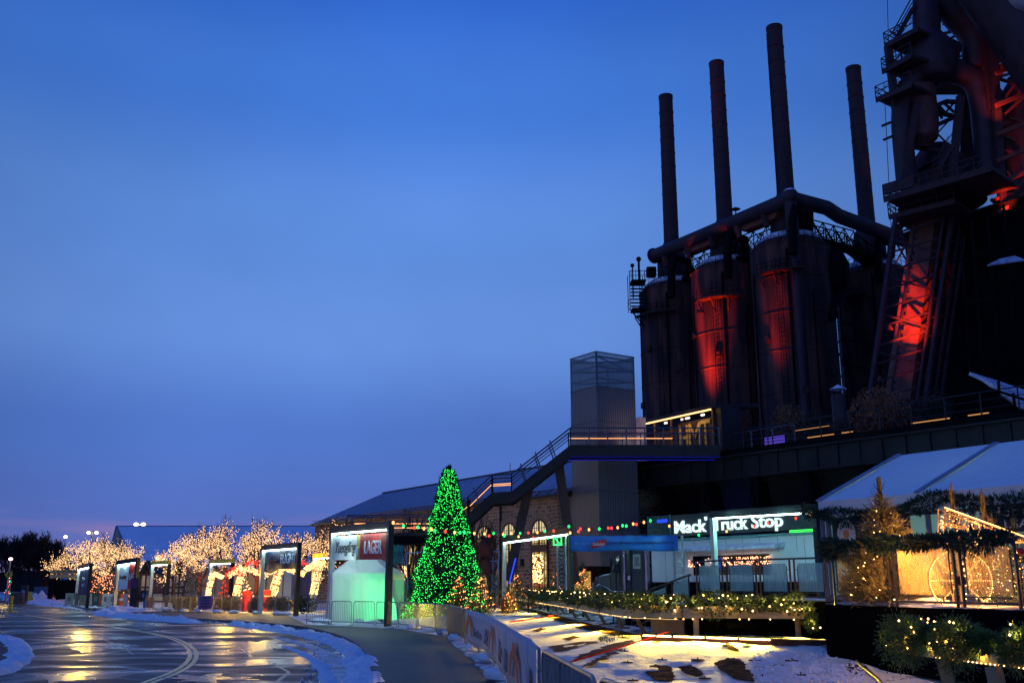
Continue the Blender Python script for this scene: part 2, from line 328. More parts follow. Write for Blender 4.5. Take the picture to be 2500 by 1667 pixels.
# plaza behind the fences, snow trodden
M_PLAZA = mat('trodden_plaza_snow', (.16, .14, .12), .75, 0, 0, .5, .6, 7, col2=(.72, .73, .77), thr=(.36, .52))
pl = list(plaza_edge) + [Vector((-140, 190, 0)), Vector((120, 190, 0)), Vector((120, -10, 0))]
poly_sheet('plaza', [(p.x, p.y) for p in pl], -.006, M_PLAZA)
# double yellow line and tar joints on the road
def strip(name, pxs, w_, m, z=RZ+.004, off=0, widths=None):
    pts = smooth_line([gr(x, y, z) for x, y in pxs], 3); s = MB(); n = len(pts); Lf = []; Rt = []
    for i, p in enumerate(pts):
        d = (pts[min(i+1, n-1)]-pts[max(i-1, 0)]).normalized(); q = Vector((-d.y, d.x, 0)); ww = w_*(.7+.6*abs(noise.noise(p*1.3))) if widths else w_
        Lf.append(p+q*(off+ww/2)); Rt.append(p+q*(off-ww/2))
    for i in range(n-1): s.face([Rt[i], Rt[i+1], Lf[i+1], Lf[i]])
    return struct(s.build(name, m))
M_YEL = mat('worn_yellow_road_paint', (.12, .09, .04), .28, 0, 0, 5, .1, 30, col2=(1.0, .66, .06), thr=(.22, .42), stretch=(1, 1, 1))
M_TAR = mat('wet_tar_joint', (.03, .03, .03), .3, 0, .2, 3)
YL = [(60, 1500), (115, 1509), (180, 1517), (250, 1526), (310, 1535), (370, 1545), (430, 1559), (466, 1580), (474, 1600), (460, 1622), (425, 1642), (380, 1658), (330, 1677), (270, 1700)]
strip('road_marking', YL, .12, M_YEL, off=.09); strip('road_marking', YL, .12, M_YEL, off=-.09)
TJ = [[(112, 1529), (150, 1534), (205, 1545), (245, 1557), (262, 1564), (285, 1572), (305, 1582), (325, 1597)], [(440, 1545), (490, 1553), (540, 1563), (580, 1578), (606, 1592), (612, 1602)],
      [(480, 1611), (540, 1612), (600, 1617), (680, 1618)], [(0, 1640), (60, 1632), (120, 1627), (200, 1625), (265, 1621)], [(668, 1618), (690, 1632), (708, 1640), (690, 1652), (672, 1667)]]
for q in TJ: strip('road_joint', q, .11, M_TAR, widths=True)
M_PUD = mat('puddle_water', (.008, .008, .01), .27, 0, .1, 1, spec=.4, bump=.3, bscale=5)
for cx, cy, wx, wy, sd_ in [(215, 1584, 80, 14, 1), (640, 1575, 130, 24, 2), (150, 1652, 150, 20, 4), (500, 1655, 190, 18, 5), (340, 1521, 130, 6, 7), (560, 1540, 120, 7, 8), (20, 1481, 60, 5, 9), (330, 1633, 46, 5, 10), (170, 1574, 90, 4, 12), (240, 1612, 90, 3, 11)]:
    pp = []
    for i in range(40):
        t_ = 2*math.pi*i/40; r_ = 1+.9*noise.noise(Vector((math.cos(t_)*2+sd_*7, math.sin(t_)*2, sd_)))+.6*noise.noise(Vector((math.cos(t_)*7, math.sin(t_)*7+sd_*3, 0)))
        pp.append(gr(cx+wx/2*r_*math.cos(t_), cy+wy/2*r_*math.sin(t_), RZ+.006))
    s = MB(); c_ = sum(pp, Vector())/len(pp)
    for i in range(40): s.face([c_, pp[(i+1) % 40], pp[i]])
    struct(s.build('puddle', M_PUD))
# lumpy snow ridges
def snow_ridge(name, pts, width, height, seed=0, m=None, lump=1.0, z0=0):
    pts = resample(pts, .22); n = len(pts); J = 9; s = MB(); k = 0; rows = []
    for i, p in enumerate(pts):
        d = (pts[min(i+1, n-1)]-pts[max(i-1, 0)]).normalized(); q = Vector((-d.y, d.x, 0)); e = min(1, i/4, (n-1-i)/4)
        wv = (width[0]+(width[1]-width[0])*i/n if isinstance(width, tuple) else width)*(1+.35*fbm(p.x, p.y, .5, seed)); row = []
        for j in range(J):
            t_ = j/(J-1)*2-1; v = p+q*t_*wv/2; hh = height*(1-t_*t_)*(.75+lump*.75*fbm(v.x, v.y, 1.6, seed)+.35*lump*fbm(v.x, v.y, 5, seed+3))*e
            row.append((v.x, v.y, z0+max(0, hh) if abs(t_) < 1 else z0-.02))
        rows.append(row)
    for i in range(n-1):
        for j in range(J-1): s.face([rows[i][j], rows[i+1][j], rows[i+1][j+1], rows[i][j+1]])
    o = s.build(name, m or M_SNOW, smooth=False); o['kind'] = 'stuff'; return o
M_SLUSH = mat('wet_slush', (.16, .17, .2), .45, 0, 0, 2.2, .6, 12, col2=(.6, .62, .68), thr=(.35, .6))
def offs(ids, dx): return [gr(x, y, RZ) for x, y in ids]
snow_ridge('snow_bank', offs([(900, 1720), (893, 1667), (888, 1630), (868, 1598), (838, 1577), (790, 1560), (735, 1547), (650, 1535), (560, 1524)], 0), (1.1, .9), .2, 1, z0=RZ)
snow_ridge('snow_bank', offs([(858, 1740), (850, 1667), (835, 1635), (808, 1605), (770, 1583), (720, 1567), (660, 1553)], 0), (.85, .5), .06, 2, M_SLUSH, z0=RZ)
snow_ridge('snow_bank', offs([(818, 1740), (806, 1667), (795, 1640), (775, 1615), (735, 1592), (690, 1576)], 0), (.55, .3), .05, 12, M_SNOW, z0=RZ)
snow_ridge('snow_bank', offs([(478, 1521), (430, 1517), (370, 1512), (300, 1506), (250, 1500)], 0), (1.2, 1.8), .28, 3, z0=RZ)
snow_ridge('snow_bank', [gr(x, y) for x, y in [(255, 1496), (290, 1491), (330, 1492), (368, 1491)]], 2.2, .32, 4)
snow_ridge('snow_bank', offs([(226, 1487), (180, 1482), (120, 1478), (70, 1472), (36, 1468)], 0), (1.6, 2.2), .16, 5, z0=RZ)
snow_ridge('snow_bank', [gr(x, y) for x, y in [(30, 1463), (80, 1466), (125, 1473)]], 3.4, .3, 6)
snow_ridge('snow_bank', offs([(-60, 1553), (0, 1557), (28, 1568), (45, 1590), (38, 1615), (5, 1638), (-60, 1655)], 0), (1.2, .7), .16, 7, z0=RZ)
o_ = poly_sheet('traffic_island', [(p.x, p.y) for p in [gr(x, y, -.05) for x, y in [(-120, 1560), (0, 1562), (20, 1580), (16, 1606), (0, 1622), (-120, 1640)]]], -.05, mat('island_soil', (.03, .025, .03), .7, 0, .4, 2))
# ---------------- right foreground bank (terrain), crest and fence foot in plan
def interp(tab, x):
    if x <= tab[0][0]: return tab[0][1]
    for (a, b), (c, d) in zip(tab, tab[1:]):
        if x <= c: return b+(d-b)*(x-a)/(c-a)
    return tab[-1][1]
FOOT = [(5, .9), (8, .75), (10, .6), (12, .45), (14, .35), (16.3, .2), (18.6, .02), (22.8, -.3), (26.8, -.65), (30, -1.1), (36, -1.8), (39, -2.3), (44, -4.4), (48, -8), (60, -9)]
SLP = [(10, .07), (20, .075), (23, .1), (26.3, .135), (30, .14), (37, .13), (45, .09), (60, .06)]
def sstep(t): t = max(0, min(1, t)); return t*t*(3-2*t)
def hgt(x, y):
    d = x-interp(FOOT, y)-.15
    if d <= 0: return 0
    hl = d*interp(SLP, y); yc = 26.3-(x-3.26)*.75 if x > 3.26 else 26.3
    hr = .5-.098*(yc-y) if y < yc else .5
    h = min(hl, hr, .5)
    return max(0, h)
s_ = MB(); xs = [-9+i*.16 for i in range(int(27/.16))]; ys = [7+i*.2 for i in range(int(22/.2))] + [29+i*.8 for i in range(42)]
gi = {}
for j, y in enumerate(ys):
    for i, x in enumerate(xs):
        h = hgt(x, y); e = sstep(h/.08)
        z = h + e*(.042*fbm(x, y, .9, 3)+.022*fbm(x, y, 4, 9)) + (.006 if h > 0 else -.02)
        gi[i, j] = len(s_.v); s_.v.append((x, y, z))
for j in range(len(ys)-1):
    for i in range(len(xs)-1):
        q = (gi[i, j], gi[i+1, j], gi[i+1, j+1], gi[i, j+1])
        if max(s_.v[a][2] for a in q) < 0: continue
        s_.f.append(q); s_.uv.append([(0, 0)]*4)
def bank_mat():
    "snow on the bank with grass and bare boards showing through, driven by noise and object position"
    m, t, o = _new('bank_snow'); k = t.links; b = t.nodes.new('ShaderNodeBsdfPrincipled'); tcn = t.nodes.new('ShaderNodeTexCoord')
    def N_(ty, **kw):
        n = t.nodes.new(ty)
        for a, v in kw.items(): setattr(n, a, v)
        return n
    def noi(sc, det, st=(1, 1, 1), rot=0):
        mpn = N_('ShaderNodeMapping'); mpn.inputs['Scale'].default_value = st; mpn.inputs['Rotation'].default_value = (0, 0, rot); k.new(tcn.outputs['Object'], mpn.inputs[0])
        n = N_('ShaderNodeTexNoise'); n.inputs['Scale'].default_value = sc; n.inputs['Detail'].default_value = det; k.new(mpn.outputs[0], n.inputs['Vector']); return n
    def rng(src, a, bb, c=0, d=1):
        r = N_('ShaderNodeMapRange'); r.inputs['From Min'].default_value = a; r.inputs['From Max'].default_value = bb; r.inputs['To Min'].default_value = c; r.inputs['To Max'].default_value = d; k.new(src, r.inputs['Value']); return r.outputs[0]
    sepn = N_('ShaderNodeSeparateXYZ'); k.new(tcn.outputs['Object'], sepn.inputs[0])
    flat = rng(sepn.outputs['Z'], .475, .492)                     # level strip behind the crest: grass showing
    n1 = noi(2.2, 8, (1, .5, 1)); g1 = rng(n1.outputs['Fac'], .46, .56)
    a = N_('ShaderNodeMath', operation='MULTIPLY'); k.new(flat, a.inputs[0]); k.new(g1, a.inputs[1])
    n2 = noi(1.1, 5, (1, 1, 1)); g2 = rng(n2.outputs['Fac'], .60, .66)  # crumbs of leaf litter on the bank
    n3 = noi(14, 4); g3 = rng(n3.outputs['Fac'], .5, .62); c3 = N_('ShaderNodeMath', operation='MULTIPLY'); k.new(g2, c3.inputs[0]); k.new(g3, c3.inputs[1])
    mxa = N_('ShaderNodeMath', operation='MAXIMUM'); k.new(a.outputs[0], mxa.inputs[0]); k.new(c3.outputs[0], mxa.inputs[1])
    gc = N_('ShaderNodeValToRGB'); n4 = noi(9, 4); k.new(n4.outputs['Fac'], gc.inputs[0]); gc.color_ramp.elements[0].color = (.03, .045, .012, 1); gc.color_ramp.elements[1].color = (.16, .11, .05, 1)
    mixc = N_('ShaderNodeMix', data_type='RGBA'); k.new(mxa.outputs[0], mixc.inputs['Factor']); mixc.inputs[6].default_value = (.80, .75, .62, 1); k.new(gc.outputs[0], mixc.inputs[7])
    k.new(mixc.outputs[2], b.inputs['Base Color']); b.inputs['Roughness'].default_value = .8
    bp = N_('ShaderNodeBump'); bp.inputs['Strength'].default_value = .9; bp.inputs['Distance'].default_value = .04; n5 = noi(7, 6); k.new(n5.outputs['Fac'], bp.inputs['Height']); k.new(bp.outputs[0], b.inputs['Normal'])
    k.new(b.outputs[0], o.inputs[0]); return m
M_BANK = bank_mat(); ob = s_.build('snow_slope', M_BANK, smooth=True); struct(ob)
def on(px, py):
    "photo pixel -> point on the bank surface"
    d = ray(px, py); z = .3
    for _ in range(30):
        k = (z-CZ)/d.z; x, y = d.x*k, d.y*k; z = z*.5+hgt(x, y)*.5
    return Vector((x, y, hgt(x, y)))
def crest(px): # point of the crest seen in column px
    for i in range(400):
        x = 3.26+i*.03; y = 26.3-(x-3.26)*.75
        if 1250+FPX*x/(y*math.cos(PITCH)-1.3*math.sin(PITCH)) >= px: return Vector((x, y, .5))
# bark mulch strip along the top of the bank on the left, dark puddle patches and board patches
M_MULCH = mat('bark_mulch', (.03, .018, .01), .95, 0, .6, 14, 1.0, 25, col2=(.13, .08, .035), spec=0)
M_BOARD = mat('bare_ramp_board', (.10, .07, .055), .9, 0, .3, 2, spec=0)
M_POOL = mat('thawed_pool', (.07, .05, .03), .9, 0, .5, 5, .4, 20, spec=0)
def patch(name, poly, m, dz=.035, jit=.0, kind='structure', seed=1):
    pts = [on(x, y) for x, y in poly]; q = []
    for i, a in enumerate(pts):
        b = pts[(i+1) % len(pts)]
        for k in range(14):
            p = a.lerp(b, k/14); n_ = Vector((-(b-a).y, (b-a).x, 0)).normalized(); q.append(p+n_*(jit*fbm(p.x, p.y, 3, seed)+.05*fbm(p.x, p.y, 13, seed)))
    bm = bmesh.new(); vs = [bm.verts.new((p.x, p.y, 0)) for p in q]; es = [bm.edges.new((vs[i], vs[(i+1) % len(vs)])) for i in range(len(vs))]
    bmesh.ops.triangle_fill(bm, use_beauty=True, edges=es, normal=(0, 0, 1))
    for v in bm.verts: v.co.z = hgt(v.co.x, v.co.y)+dz
    for f in bm.faces:
        if f.normal.z < 0: f.normal_flip()
    me = bpy.data.meshes.new(name); bm.to_mesh(me); bm.free(); me.materials.append(m); o = bpy.data.objects.new(name, me); COL.objects.link(o); o['kind'] = kind; return o
patch('mulch_strip', [(1262, 1488), (1300, 1494), (1340, 1508), (1385, 1524), (1440, 1540), (1520, 1554), (1560, 1551), (1500, 1538), (1450, 1526), (1400, 1514), (1350, 1500), (1300, 1488)], M_MULCH, .03, .12)
patch('thawed_pool', [(1572, 1632), (1600, 1623), (1640, 1630), (1647, 1650), (1635, 1664), (1600, 1660), (1580, 1648)], M_POOL, .028, .05)
patch('thawed_pool', [(1655, 1630), (1690, 1625), (1705, 1634), (1720, 1648), (1700, 1655), (1675, 1648)], M_POOL, .028, .05, seed=2)
patch('thawed_pool', [(1745, 1620), (1775, 1608), (1805, 1610), (1830, 1640), (1842, 1667), (1800, 1662), (1760, 1640)], M_POOL, .028, .05, seed=3)
patch('thawed_pool', [(1768, 1580), (1775, 1570), (1800, 1585), (1806, 1594), (1780, 1590)], M_POOL, .028, .05, seed=4)
patch('thawed_pool', [(2020, 1582), (2075, 1585), (2085, 1605), (2050, 1602), (2018, 1592)], M_POOL, .028, .05, seed=5)
patch('thawed_pool', [(2062, 1625), (2100, 1615), (2120, 1640), (2105, 1652), (2070, 1645)], M_POOL, .028, .05, seed=6)
for i, q in enumerate([[(1345, 1578), (1420, 1569), (1470, 1566), (1452, 1572), (1400, 1582), (1360, 1590)], [(1400, 1608), (1450, 1588), (1500, 1572), (1555, 1562), (1520, 1580), (1460, 1600)],
          [(1420, 1632), (1470, 1604), (1530, 1578), (1500, 1600), (1450, 1622)], [(1390, 1622), (1420, 1600), (1440, 1596), (1415, 1614)]]):
    patch('bare_board_patch', q, M_BOARD, .03, .16, seed=i+9)
for i, q in enumerate([[(1300, 1540), (1322, 1533), (1330, 1538), (1312, 1545)], [(1375, 1560), (1400, 1553), (1412, 1556), (1390, 1565)]]): patch('leaf_litter', q, M_MULCH, .03, .15, seed=i+30)
# low coping board along the crest with the light line hidden under its lip
cp = [crest(p) for p in (1566, 1640, 1720, 1800, 1880, 1960, 2040)]
base = thing('timber_edging', 'long low timber edging on the crest of the snowy bank, lit underneath', 'edging', cp[0])
a = MB(); b_ = MB()
for p, q in zip(cp, cp[1:]):
    d = (q-p).normalized(); n_ = Vector((d.y, -d.x, 0))
    if n_.y > 0: n_ = -n_
    a.hexa([p+n_*.02-UP*.2, q+n_*.02-UP*.2, q-n_*.08-UP*.2, p-n_*.08-UP*.2], [p+n_*.02+UP*.125, q+n_*.02+UP*.125, q-n_*.08+UP*.125, p-n_*.08+UP*.125])
    a.hexa([p+n_*.1+UP*.125, q+n_*.1+UP*.125, q-n_*.1+UP*.125, p-n_*.1+UP*.125], [p+n_*.1+UP*.14, q+n_*.1+UP*.14, q-n_*.1+UP*.14, p-n_*.1+UP*.14])
a.build('board', M_RUST2, base)
for p, q in zip(cp[:5], cp[1:5]):
    d = (q-p).normalized(); n_ = Vector((d.y, -d.x, 0)); n_ = -n_ if n_.y > 0 else n_
    p2, q2 = p.lerp(q, .06), p.lerp(q, .97)
    b_.hexa([p2+n_*.028+UP*.095, q2+n_*.028+UP*.095, q2+n_*.022+UP*.095, p2+n_*.022+UP*.095], [p2+n_*.028+UP*.12, q2+n_*.028+UP*.12, q2+n_*.022+UP*.12, p2+n_*.022+UP*.12])
b_.build('light_line', emit('warm_light_line', (1, .62, .22), 30), base)
for p, q in zip(cp[:5], cp[1:5]):
    m_ = p.lerp(q, .5); n_ = Vector((-.6, -.8, 0)); d_ = bpy.data.lights.new('line_glow', 'AREA'); d_.shape = 'RECTANGLE'; d_.size = (q-p).length*.9; d_.size_y = .03; d_.energy = 70; d_.spread = R(130); d_.color = (1, .68, .07); lo = bpy.data.objects.new('line_glow', d_); COL.objects.link(lo); lo.parent = base; lo.location = m_+n_*.06+UP*.11-Vector(base.location); x_ = (q-p).normalized(); zax = -(Vector((x_.y, -x_.x, 0)) if Vector((x_.y, -x_.x, 0)).y < 0 else -Vector((x_.y, -x_.x, 0))); zax = (zax+UP*.3).normalized(); yax = zax.cross(x_); lo.rotation_euler = Matrix((x_, yax, zax)).transposed().to_euler()
# stakes standing in melted rings
M_STK = mat('stake_metal', (.04, .04, .04), .4, .6)
tmpl = thing('ground_stake', 'small dark stake in a melted ring at the upper left corner of the lit slope', 'stake', (0, 0, 0), 'stakes set in the snowy bank')
rg = MB(); rg.lathe((0, 0, .02), [(.13, -.01), (.12, .004), (.001, .004)], 14); rg.build('melt_ring', M_POOL, tmpl)
st = MB(); st.tube((0, 0, .02), (0, 0, .045), .012, .01, 7); st.ball((0, 0, .048), .014, 5); st.build('peg', M_STK, tmpl)
S_ = [(1604, 1568), (1690, 1571), (1775, 1576), (1825, 1577), (1617, 1611), (1704, 1612), (1793, 1613), (1843, 1613), (1533, 1617), (1631, 1660), (1721, 1657), (1811, 1655), (1862, 1652), (1934, 1614), (1901, 1625), (2025, 1615), (2075, 1615), (1545, 1662), (1955, 1648), (1525, 1590), (2145, 1620)]
STL = ['', 'small dark stake in a melted ring just under the light line, second from the left', 'small dark stake under the light line on a thawed patch', 'small dark stake under the light line, farthest right of its row', 'small dark stake in a ring left of the first thawed pool, middle row', 'small dark stake in a ring above the second thawed pool', 'small dark stake at the top of the biggest thawed pool', 'small dark stake right of the biggest thawed pool, middle row', 'small dark stake in a hole on the ridge line of the slope', 'small dark stake inside the first thawed pool', 'small dark stake beside the second thawed pool', 'small dark stake low in the biggest thawed pool', 'small dark stake in the wide ring at the bottom right of the pools', 'small dark stake in the right-hand rough snow, upper one', 'small dark stake in the rough snow below the upper one', 'small dark stake near the round shaded hole', 'small dark stake just left of the black cable', 'small dark stake at the bottom left corner of the slope', 'small dark stake at the bottom of the rough snow', 'small dark stake high on the ridge of the slope', 'small dark stake right of the black cable']
for i, (x, y) in enumerate(S_):
    p = on(x, y)
    if i == 0: tmpl.location = p
    else: dup(tmpl, p, scale=(random.uniform(.85, 1.25),)*3, label=STL[i])
rnd = random.Random(12); s = MB()
for _ in range(900):
    p = on(rnd.uniform(1840, 2110), 1590+77*rnd.random()**.8); s.octa(p+UP*.02, rnd.uniform(.015, .05))
o = s.build('snow_crumbs', M_SNOW); o['kind'] = 'stuff'
s = MB()
for _ in range(5200):
    x = rnd.uniform(2.3, 7.0); y = 26.6-(x-3.26)*.75*(x > 3.26)+rnd.uniform(.0, 1.5)+(rnd.random()**2)*1.6
    if fbm(x, y, 1.3, 8) < -.08: continue
    z = hgt(x, y); s.leaf((x, y, z), Vector((rnd.gauss(0, .35), rnd.gauss(0, .35), 1)).normalized(), rnd.uniform(.05, .13), .006)
o = s.build('grass', mat('winter_grass', (.05, .08, .02), .7, 0, .5, 4, spec=.1)); o['kind'] = 'stuff'
s = MB()
for _ in range(1500):
    u = rnd.random(); i_ = int(u*(len(kerb)-8))+2; p = kerb[i_].lerp(kerb[i_+1], rnd.random())+Vector((rnd.uniform(-1.5, .5), rnd.uniform(-.3, .3), .05)); p.z = RZ+.02; s.octa(p, rnd.uniform(.015, .055))
o = s.build('snow_crumbs', M_SNOW); o['kind'] = 'stuff'
# ground-hugging black cable
pts = [on(x, y)+UP*.05 for x, y in [(2068, 1566), (2078, 1578), (2085, 1600), (2095, 1625), (2120, 1645), (2150, 1668), (2160, 1690)]]
s_ = MB(); s_.sweep(smooth_line(pts, 2), .035, 8); tag(s_.build('cable', mat('black_rubber', (.01, .01, .01), .5), smooth=True), 'thick black cable snaking down over the snow at lower right', 'cable')
M_TAPE = mat('red_barrier_tape', (.5, .03, .02), .9, 0, .15, 5, spec=0)
def ribbon(pA, pB, sag, w_, label):
    s = MB(); n = 14; P = [pA.lerp(pB, i/n)-UP*sag*4*(i/n)*(1-i/n) for i in range(n+1)]
    for a, b in zip(P, P[1:]): s.hexa([a+Vector((0, .004, 0)), a-Vector((0, .004, 0)), b-Vector((0, .004, 0)), b+Vector((0, .004, 0))], [a+UP*w_+Vector((0, .004, 0)), a+UP*w_-Vector((0, .004, 0)), b+UP*w_-Vector((0, .004, 0)), b+UP*w_+Vector((0, .004, 0))])
    tag(s.build('barrier_tape', M_TAPE), label, 'tape')
ribbon(Vector((.33, 13.6, .75)), at(1636, 1541, 27), .02, .028, 'red barrier tape stretched from the barricade end to the leaning rail posts')
ribbon(at(1245, 1519, 25), at(1372, 1499, 40), .02, .035, 'shorter red tape crossing the snow behind the banner fence')
# far dark rise closing the view at the left
s_ = MB(); pv_ = None
for i in range(61):
    x = -330+i*9; h_ = 5.5+2.5*fbm(x, 0, .02, 4)+.8*fbm(x, 3, .2, 5); q_ = (x, 300+.05*x, h_)
    if pv_: s_.face([(pv_[0], pv_[1], -1), (q_[0], q_[1], -1), q_, pv_]); s_.face([pv_, q_, (q_[0], q_[1]+60, q_[2]*.6), (pv_[0], pv_[1]+60, pv_[2]*.6)])
    pv_ = q_
struct(s_.build('hills', mat('dark_far_rise', (.006, .006, .008), .9, 0, .4, .05)))
# ================================================================== BARRICADES
ORD = ['first', 'second', 'third', 'fourth', 'fifth', 'sixth', 'seventh', 'eighth', 'ninth', 'tenth', 'eleventh', 'twelfth', 'thirteenth', 'fourteenth', 'fifteenth', 'sixteenth', 'seventeenth', 'eighteenth', 'nineteenth', 'twentieth']
def barricade(a, b, label, group, bars=True, m=M_BARR, top=1.1, nb=None):
    a, b = Vector(a), Vector(b); a.z = b.z = 0; L_ = (b-a).length; d = (b-a).normalized(); q = Vector((-d.y, d.x, 0)); t = thing('barricade', label, 'barricade', a, group)
    P = lambda x, z: a+d*x+UP*z
    s = MB(); r = .021; e = .04; c = .12
    s.sweep([P(e, .12), P(e, top-c), P(e+c*.3, top-c*.3), P(e+c, top), P(L_-e-c, top), P(L_-e-c*.3, top-c*.3), P(L_-e, top-c), P(L_-e, .12)], r, 6); s.tube(P(e, .17), P(L_-e, .17), r, n=6)
    s.build('frame', m, t, smooth=True)
    if bars:
        s = MB(); n = nb or max(6, int(L_/.11))
        for i in range(1, n): x = e+(L_-2*e)*i/n; s.tube(P(x, .17), P(x, top), .009, n=4, caps=False)
        s.build('bars', m, t)
    for x in (e, L_-e):
        s = MB(); s.tube(P(x, .12), P(x, .03), .02, n=5); s.bar(P(x, .02)-q*.28, P(x, .02)+q*.28, .05, .012); s.build('foot', m, t)
    return t
# near run, front of the tent: tops measured in the photo
run = [(-9.85, 49.3), (-8.55, 48.6), (-7.4, 47.9), (-6.2, 46.8), (-5.0, 45.3), (-4.0, 43.8), (-3.1, 41.6), (-2.36, 38.8), (-1.9, 36.0), (-1.5, 33.2)]
nm = ['leftmost metal barricade before the white tent, beside the tall gate post', 'metal barricade before the white side of the tent', 'metal barricade before the middle of the green lit tent', 'metal barricade where the dark gate post crosses it', 'metal barricade just right of the dark gate post',
      'metal barricade before the foot of the green tree', 'metal barricade right of the green tree foot, above a sandbag', 'pale lit metal barricade covered in plain cloth, left of the first banner', 'narrow metal barricade next to the first red logo banner']
for i in range(9):
    a, b = Vector((*run[i], 0)), Vector((*run[i+1], 0)); d = (b-a).normalized()*.03
    barricade(a+d, b-d, nm[i], 'metal barricades round the green lit tent')
M_PLAINC = cloth('plain_barricade_cloth', (.5, .44, .33), .5)
def cloth_on(a, b, z0, z1, m, name, lab, cat, group=None, off=.04, wav=.03):
    a, b = Vector((a[0], a[1], 0)), Vector((b[0], b[1], 0)); d = (b-a).normalized(); q = Vector((d.y, -d.x, 0)); q = q if q.y < 0 else -q
    if abs(d.y) > abs(d.x): q = -Vector((d.y, -d.x, 0)) if Vector((d.y, -d.x, 0)).x > 0 else Vector((d.y, -d.x, 0))
    nx, nz = 16, 5; s = MB(); L_ = (b-a).length; g = []
    for j in range(nz+1):
        row = []
        for i in range(nx+1):
            t_ = i/nx; z = z0+(z1-z0)*j/nz; w_ = wav*math.sin(t_*9)*(.4+.6*(1-j/nz)) + wav*.5*fbm(t_*5, 0, 1, a.y)
            row.append(a+d*L_*t_+q*(off+w_+wav)+UP*(z - (.03*math.sin(t_*5) if j == 0 else 0)))
        g.append(row)
    for j in range(nz):
        for i in range(nx):
            p = [g[j][i], g[j][i+1], g[j+1][i+1], g[j+1][i]]; s.face(p)
    o = s.build(name, m, None, smooth=True, origin=(a+b)/2); o.modifiers.new('thick', 'SOLIDIFY').thickness = .006
    if lab: tag(o, lab, cat, group)
    return o, d, q
c1, _, _ = cloth_on(run[7], run[9], .2, 1.1, M_PLAINC, 'cloth_cover', 'plain tan cloth cover on the barricades left of the logo banners', 'cloth')
# banner run
brun = [(-1.35, 31.0), (-.9, 28.2), (-.6, 25.4), (-.38, 22.8), (-.2, 20.7), (-.06, 18.6), (.1, 16.3), (.27, 14.3), (.33, 12.45)]
for i in range(8):
    a, b = Vector((*brun[i], 0)), Vector((*brun[i+1], 0)); d = (b-a).normalized()*.03
    barricade(a+d, b-d, f'barricade behind the white logo banners, {ORD[i]} counted from the far end', 'barricades carrying the white logo banners', bars=False)
M_BAN = cloth('white_banner_cloth', (.66, .66, .72), .25); M_ORG = mat('orange_red_print', (.72, .11, .04), .6, 0, .15, 4); M_GRYP = mat('grey_print', (.22, .22, .26), .6, 0, .1, 4); M_BLUP = mat('faded_blue_print', (.22, .28, .42), .6)
def on_plane(a, d, q, pts, off, m, name, parent):
    s = MB(); f = [a+d*x+UP*z+q*off for x, z in pts]; bk = [p-q*.004 for p in f]; s.face(f); 
    n = len(f)
    for i in range(n): s.face([f[i], bk[i], bk[(i+1) % n], f[(i+1) % n]])
    return s.build(name, m, parent)
def arc_logo(a, d, q, cx, cz, s_, off, parent, name='logo', sx=2.0):
    "orange roof-like star emblem: two swept arms under a peaked cap"
    P = [(-.5, -.5), (-.34, -.5), (-.22, -.05), (0, .16), (.22, -.05), (.34, -.5), (.5, -.5), (.42, .12), (.2, .26), (.12, .5), (-.12, .5), (-.2, .26), (-.42, .12)]
    return on_plane(a, d, q, [(cx+x*sx, cz+z*s_) for x, z in P], off, M_ORG, name, parent)
blab = ['far white banner with an orange emblem, where the fence starts turning', 'white banner with grey lettering and one slim orange emblem', 'white banner with grey print in the middle of the fence', 'large near white banner with the biggest orange emblem', 'nearest white banner, bluish and folded at the end of the row']
bseg = [(0, 2), (2, 4), (4, 5), (5, 7), (7, 8)]
for k, (i, j) in enumerate(bseg):
    A = Vector((*brun[i], 0)); B_ = Vector((*brun[j], 0)); o, d, q = cloth_on(A, B_, .26, 1.14, M_BAN, 'banner', blab[k], 'banner', 'white logo banners on the barricades', .03, .018)
    L_ = (B_-A).length; base_ = A; WL[o.name] = (A+B_)/2; of = .10
    if k in (0,): arc_logo(base_, d, q, L_*.28, .74, .56, of, o, sx=2.3); text('lettering', 'ArtsQuest', A+d*L_*.74+q*of+UP*.6, d, UP, M_GRYP, o, width=2.0, height=.22)
    if k == 1: arc_logo(base_, d, q, L_*.62, .72, .56, of, o, sx=1.7); text('lettering', 'AE', A+d*L_*.2+q*of+UP*.66, d, UP, M_GRYP, o, width=1.2, height=.36, off=.02)
    if k == 2: text('lettering', 'Air', A+d*L_*.5+q*of+UP*.65, d, UP, M_GRYP, o, width=1.0, height=.4, off=.02)
    if k == 3: arc_logo(base_, d, q, L_*.55, .70, .56, of, o, sx=1.9); text('lettering', 'AR', A+d*L_*.14+q*of+UP*.6, d, UP, M_GRYP, o, width=.7, height=.36, off=.02)
    if k == 4: on_plane(base_, d, q, [(L_*.2, .5), (L_*.55, .45), (L_*.55, .8), (L_*.2, .82)], of, M_BLUP, 'print_panel', o)
for (a, b, l) in [((.36, 12.35), (.60, 10.0), 'blue-lit metal barricade standing next to the last banner'), ((.50, 10.9), (.70, 8.75), 'blue-lit metal barricade overlapping the one behind it, middle of the near three'), ((.72, 8.75), (1.05, 7.1), 'nearest metal barricade, cut by the bottom edge of the photo')]:
    barricade((*a, 0), (*b, 0), l, 'near bare barricades')
# thin far fence
xs_ = [352, 374, 395, 413, 427, 443, 463, 479, 521, 540, 563, 584, 608, 637, 671, 704, 748]
for i in range(len(xs_)-1):
    f_ = lambda x: Vector((px_at(x, 73-(x-352)/396*6, 0).x, 73-(x-352)/396*6, 0))
    barricade(f_(xs_[i]), f_(xs_[i+1]), f'grey fence panel before the lit trees, {ORD[i]} from the dark kiosk', 'thin grey fence panels along the plaza', nb=7 if i < 10 else 12)
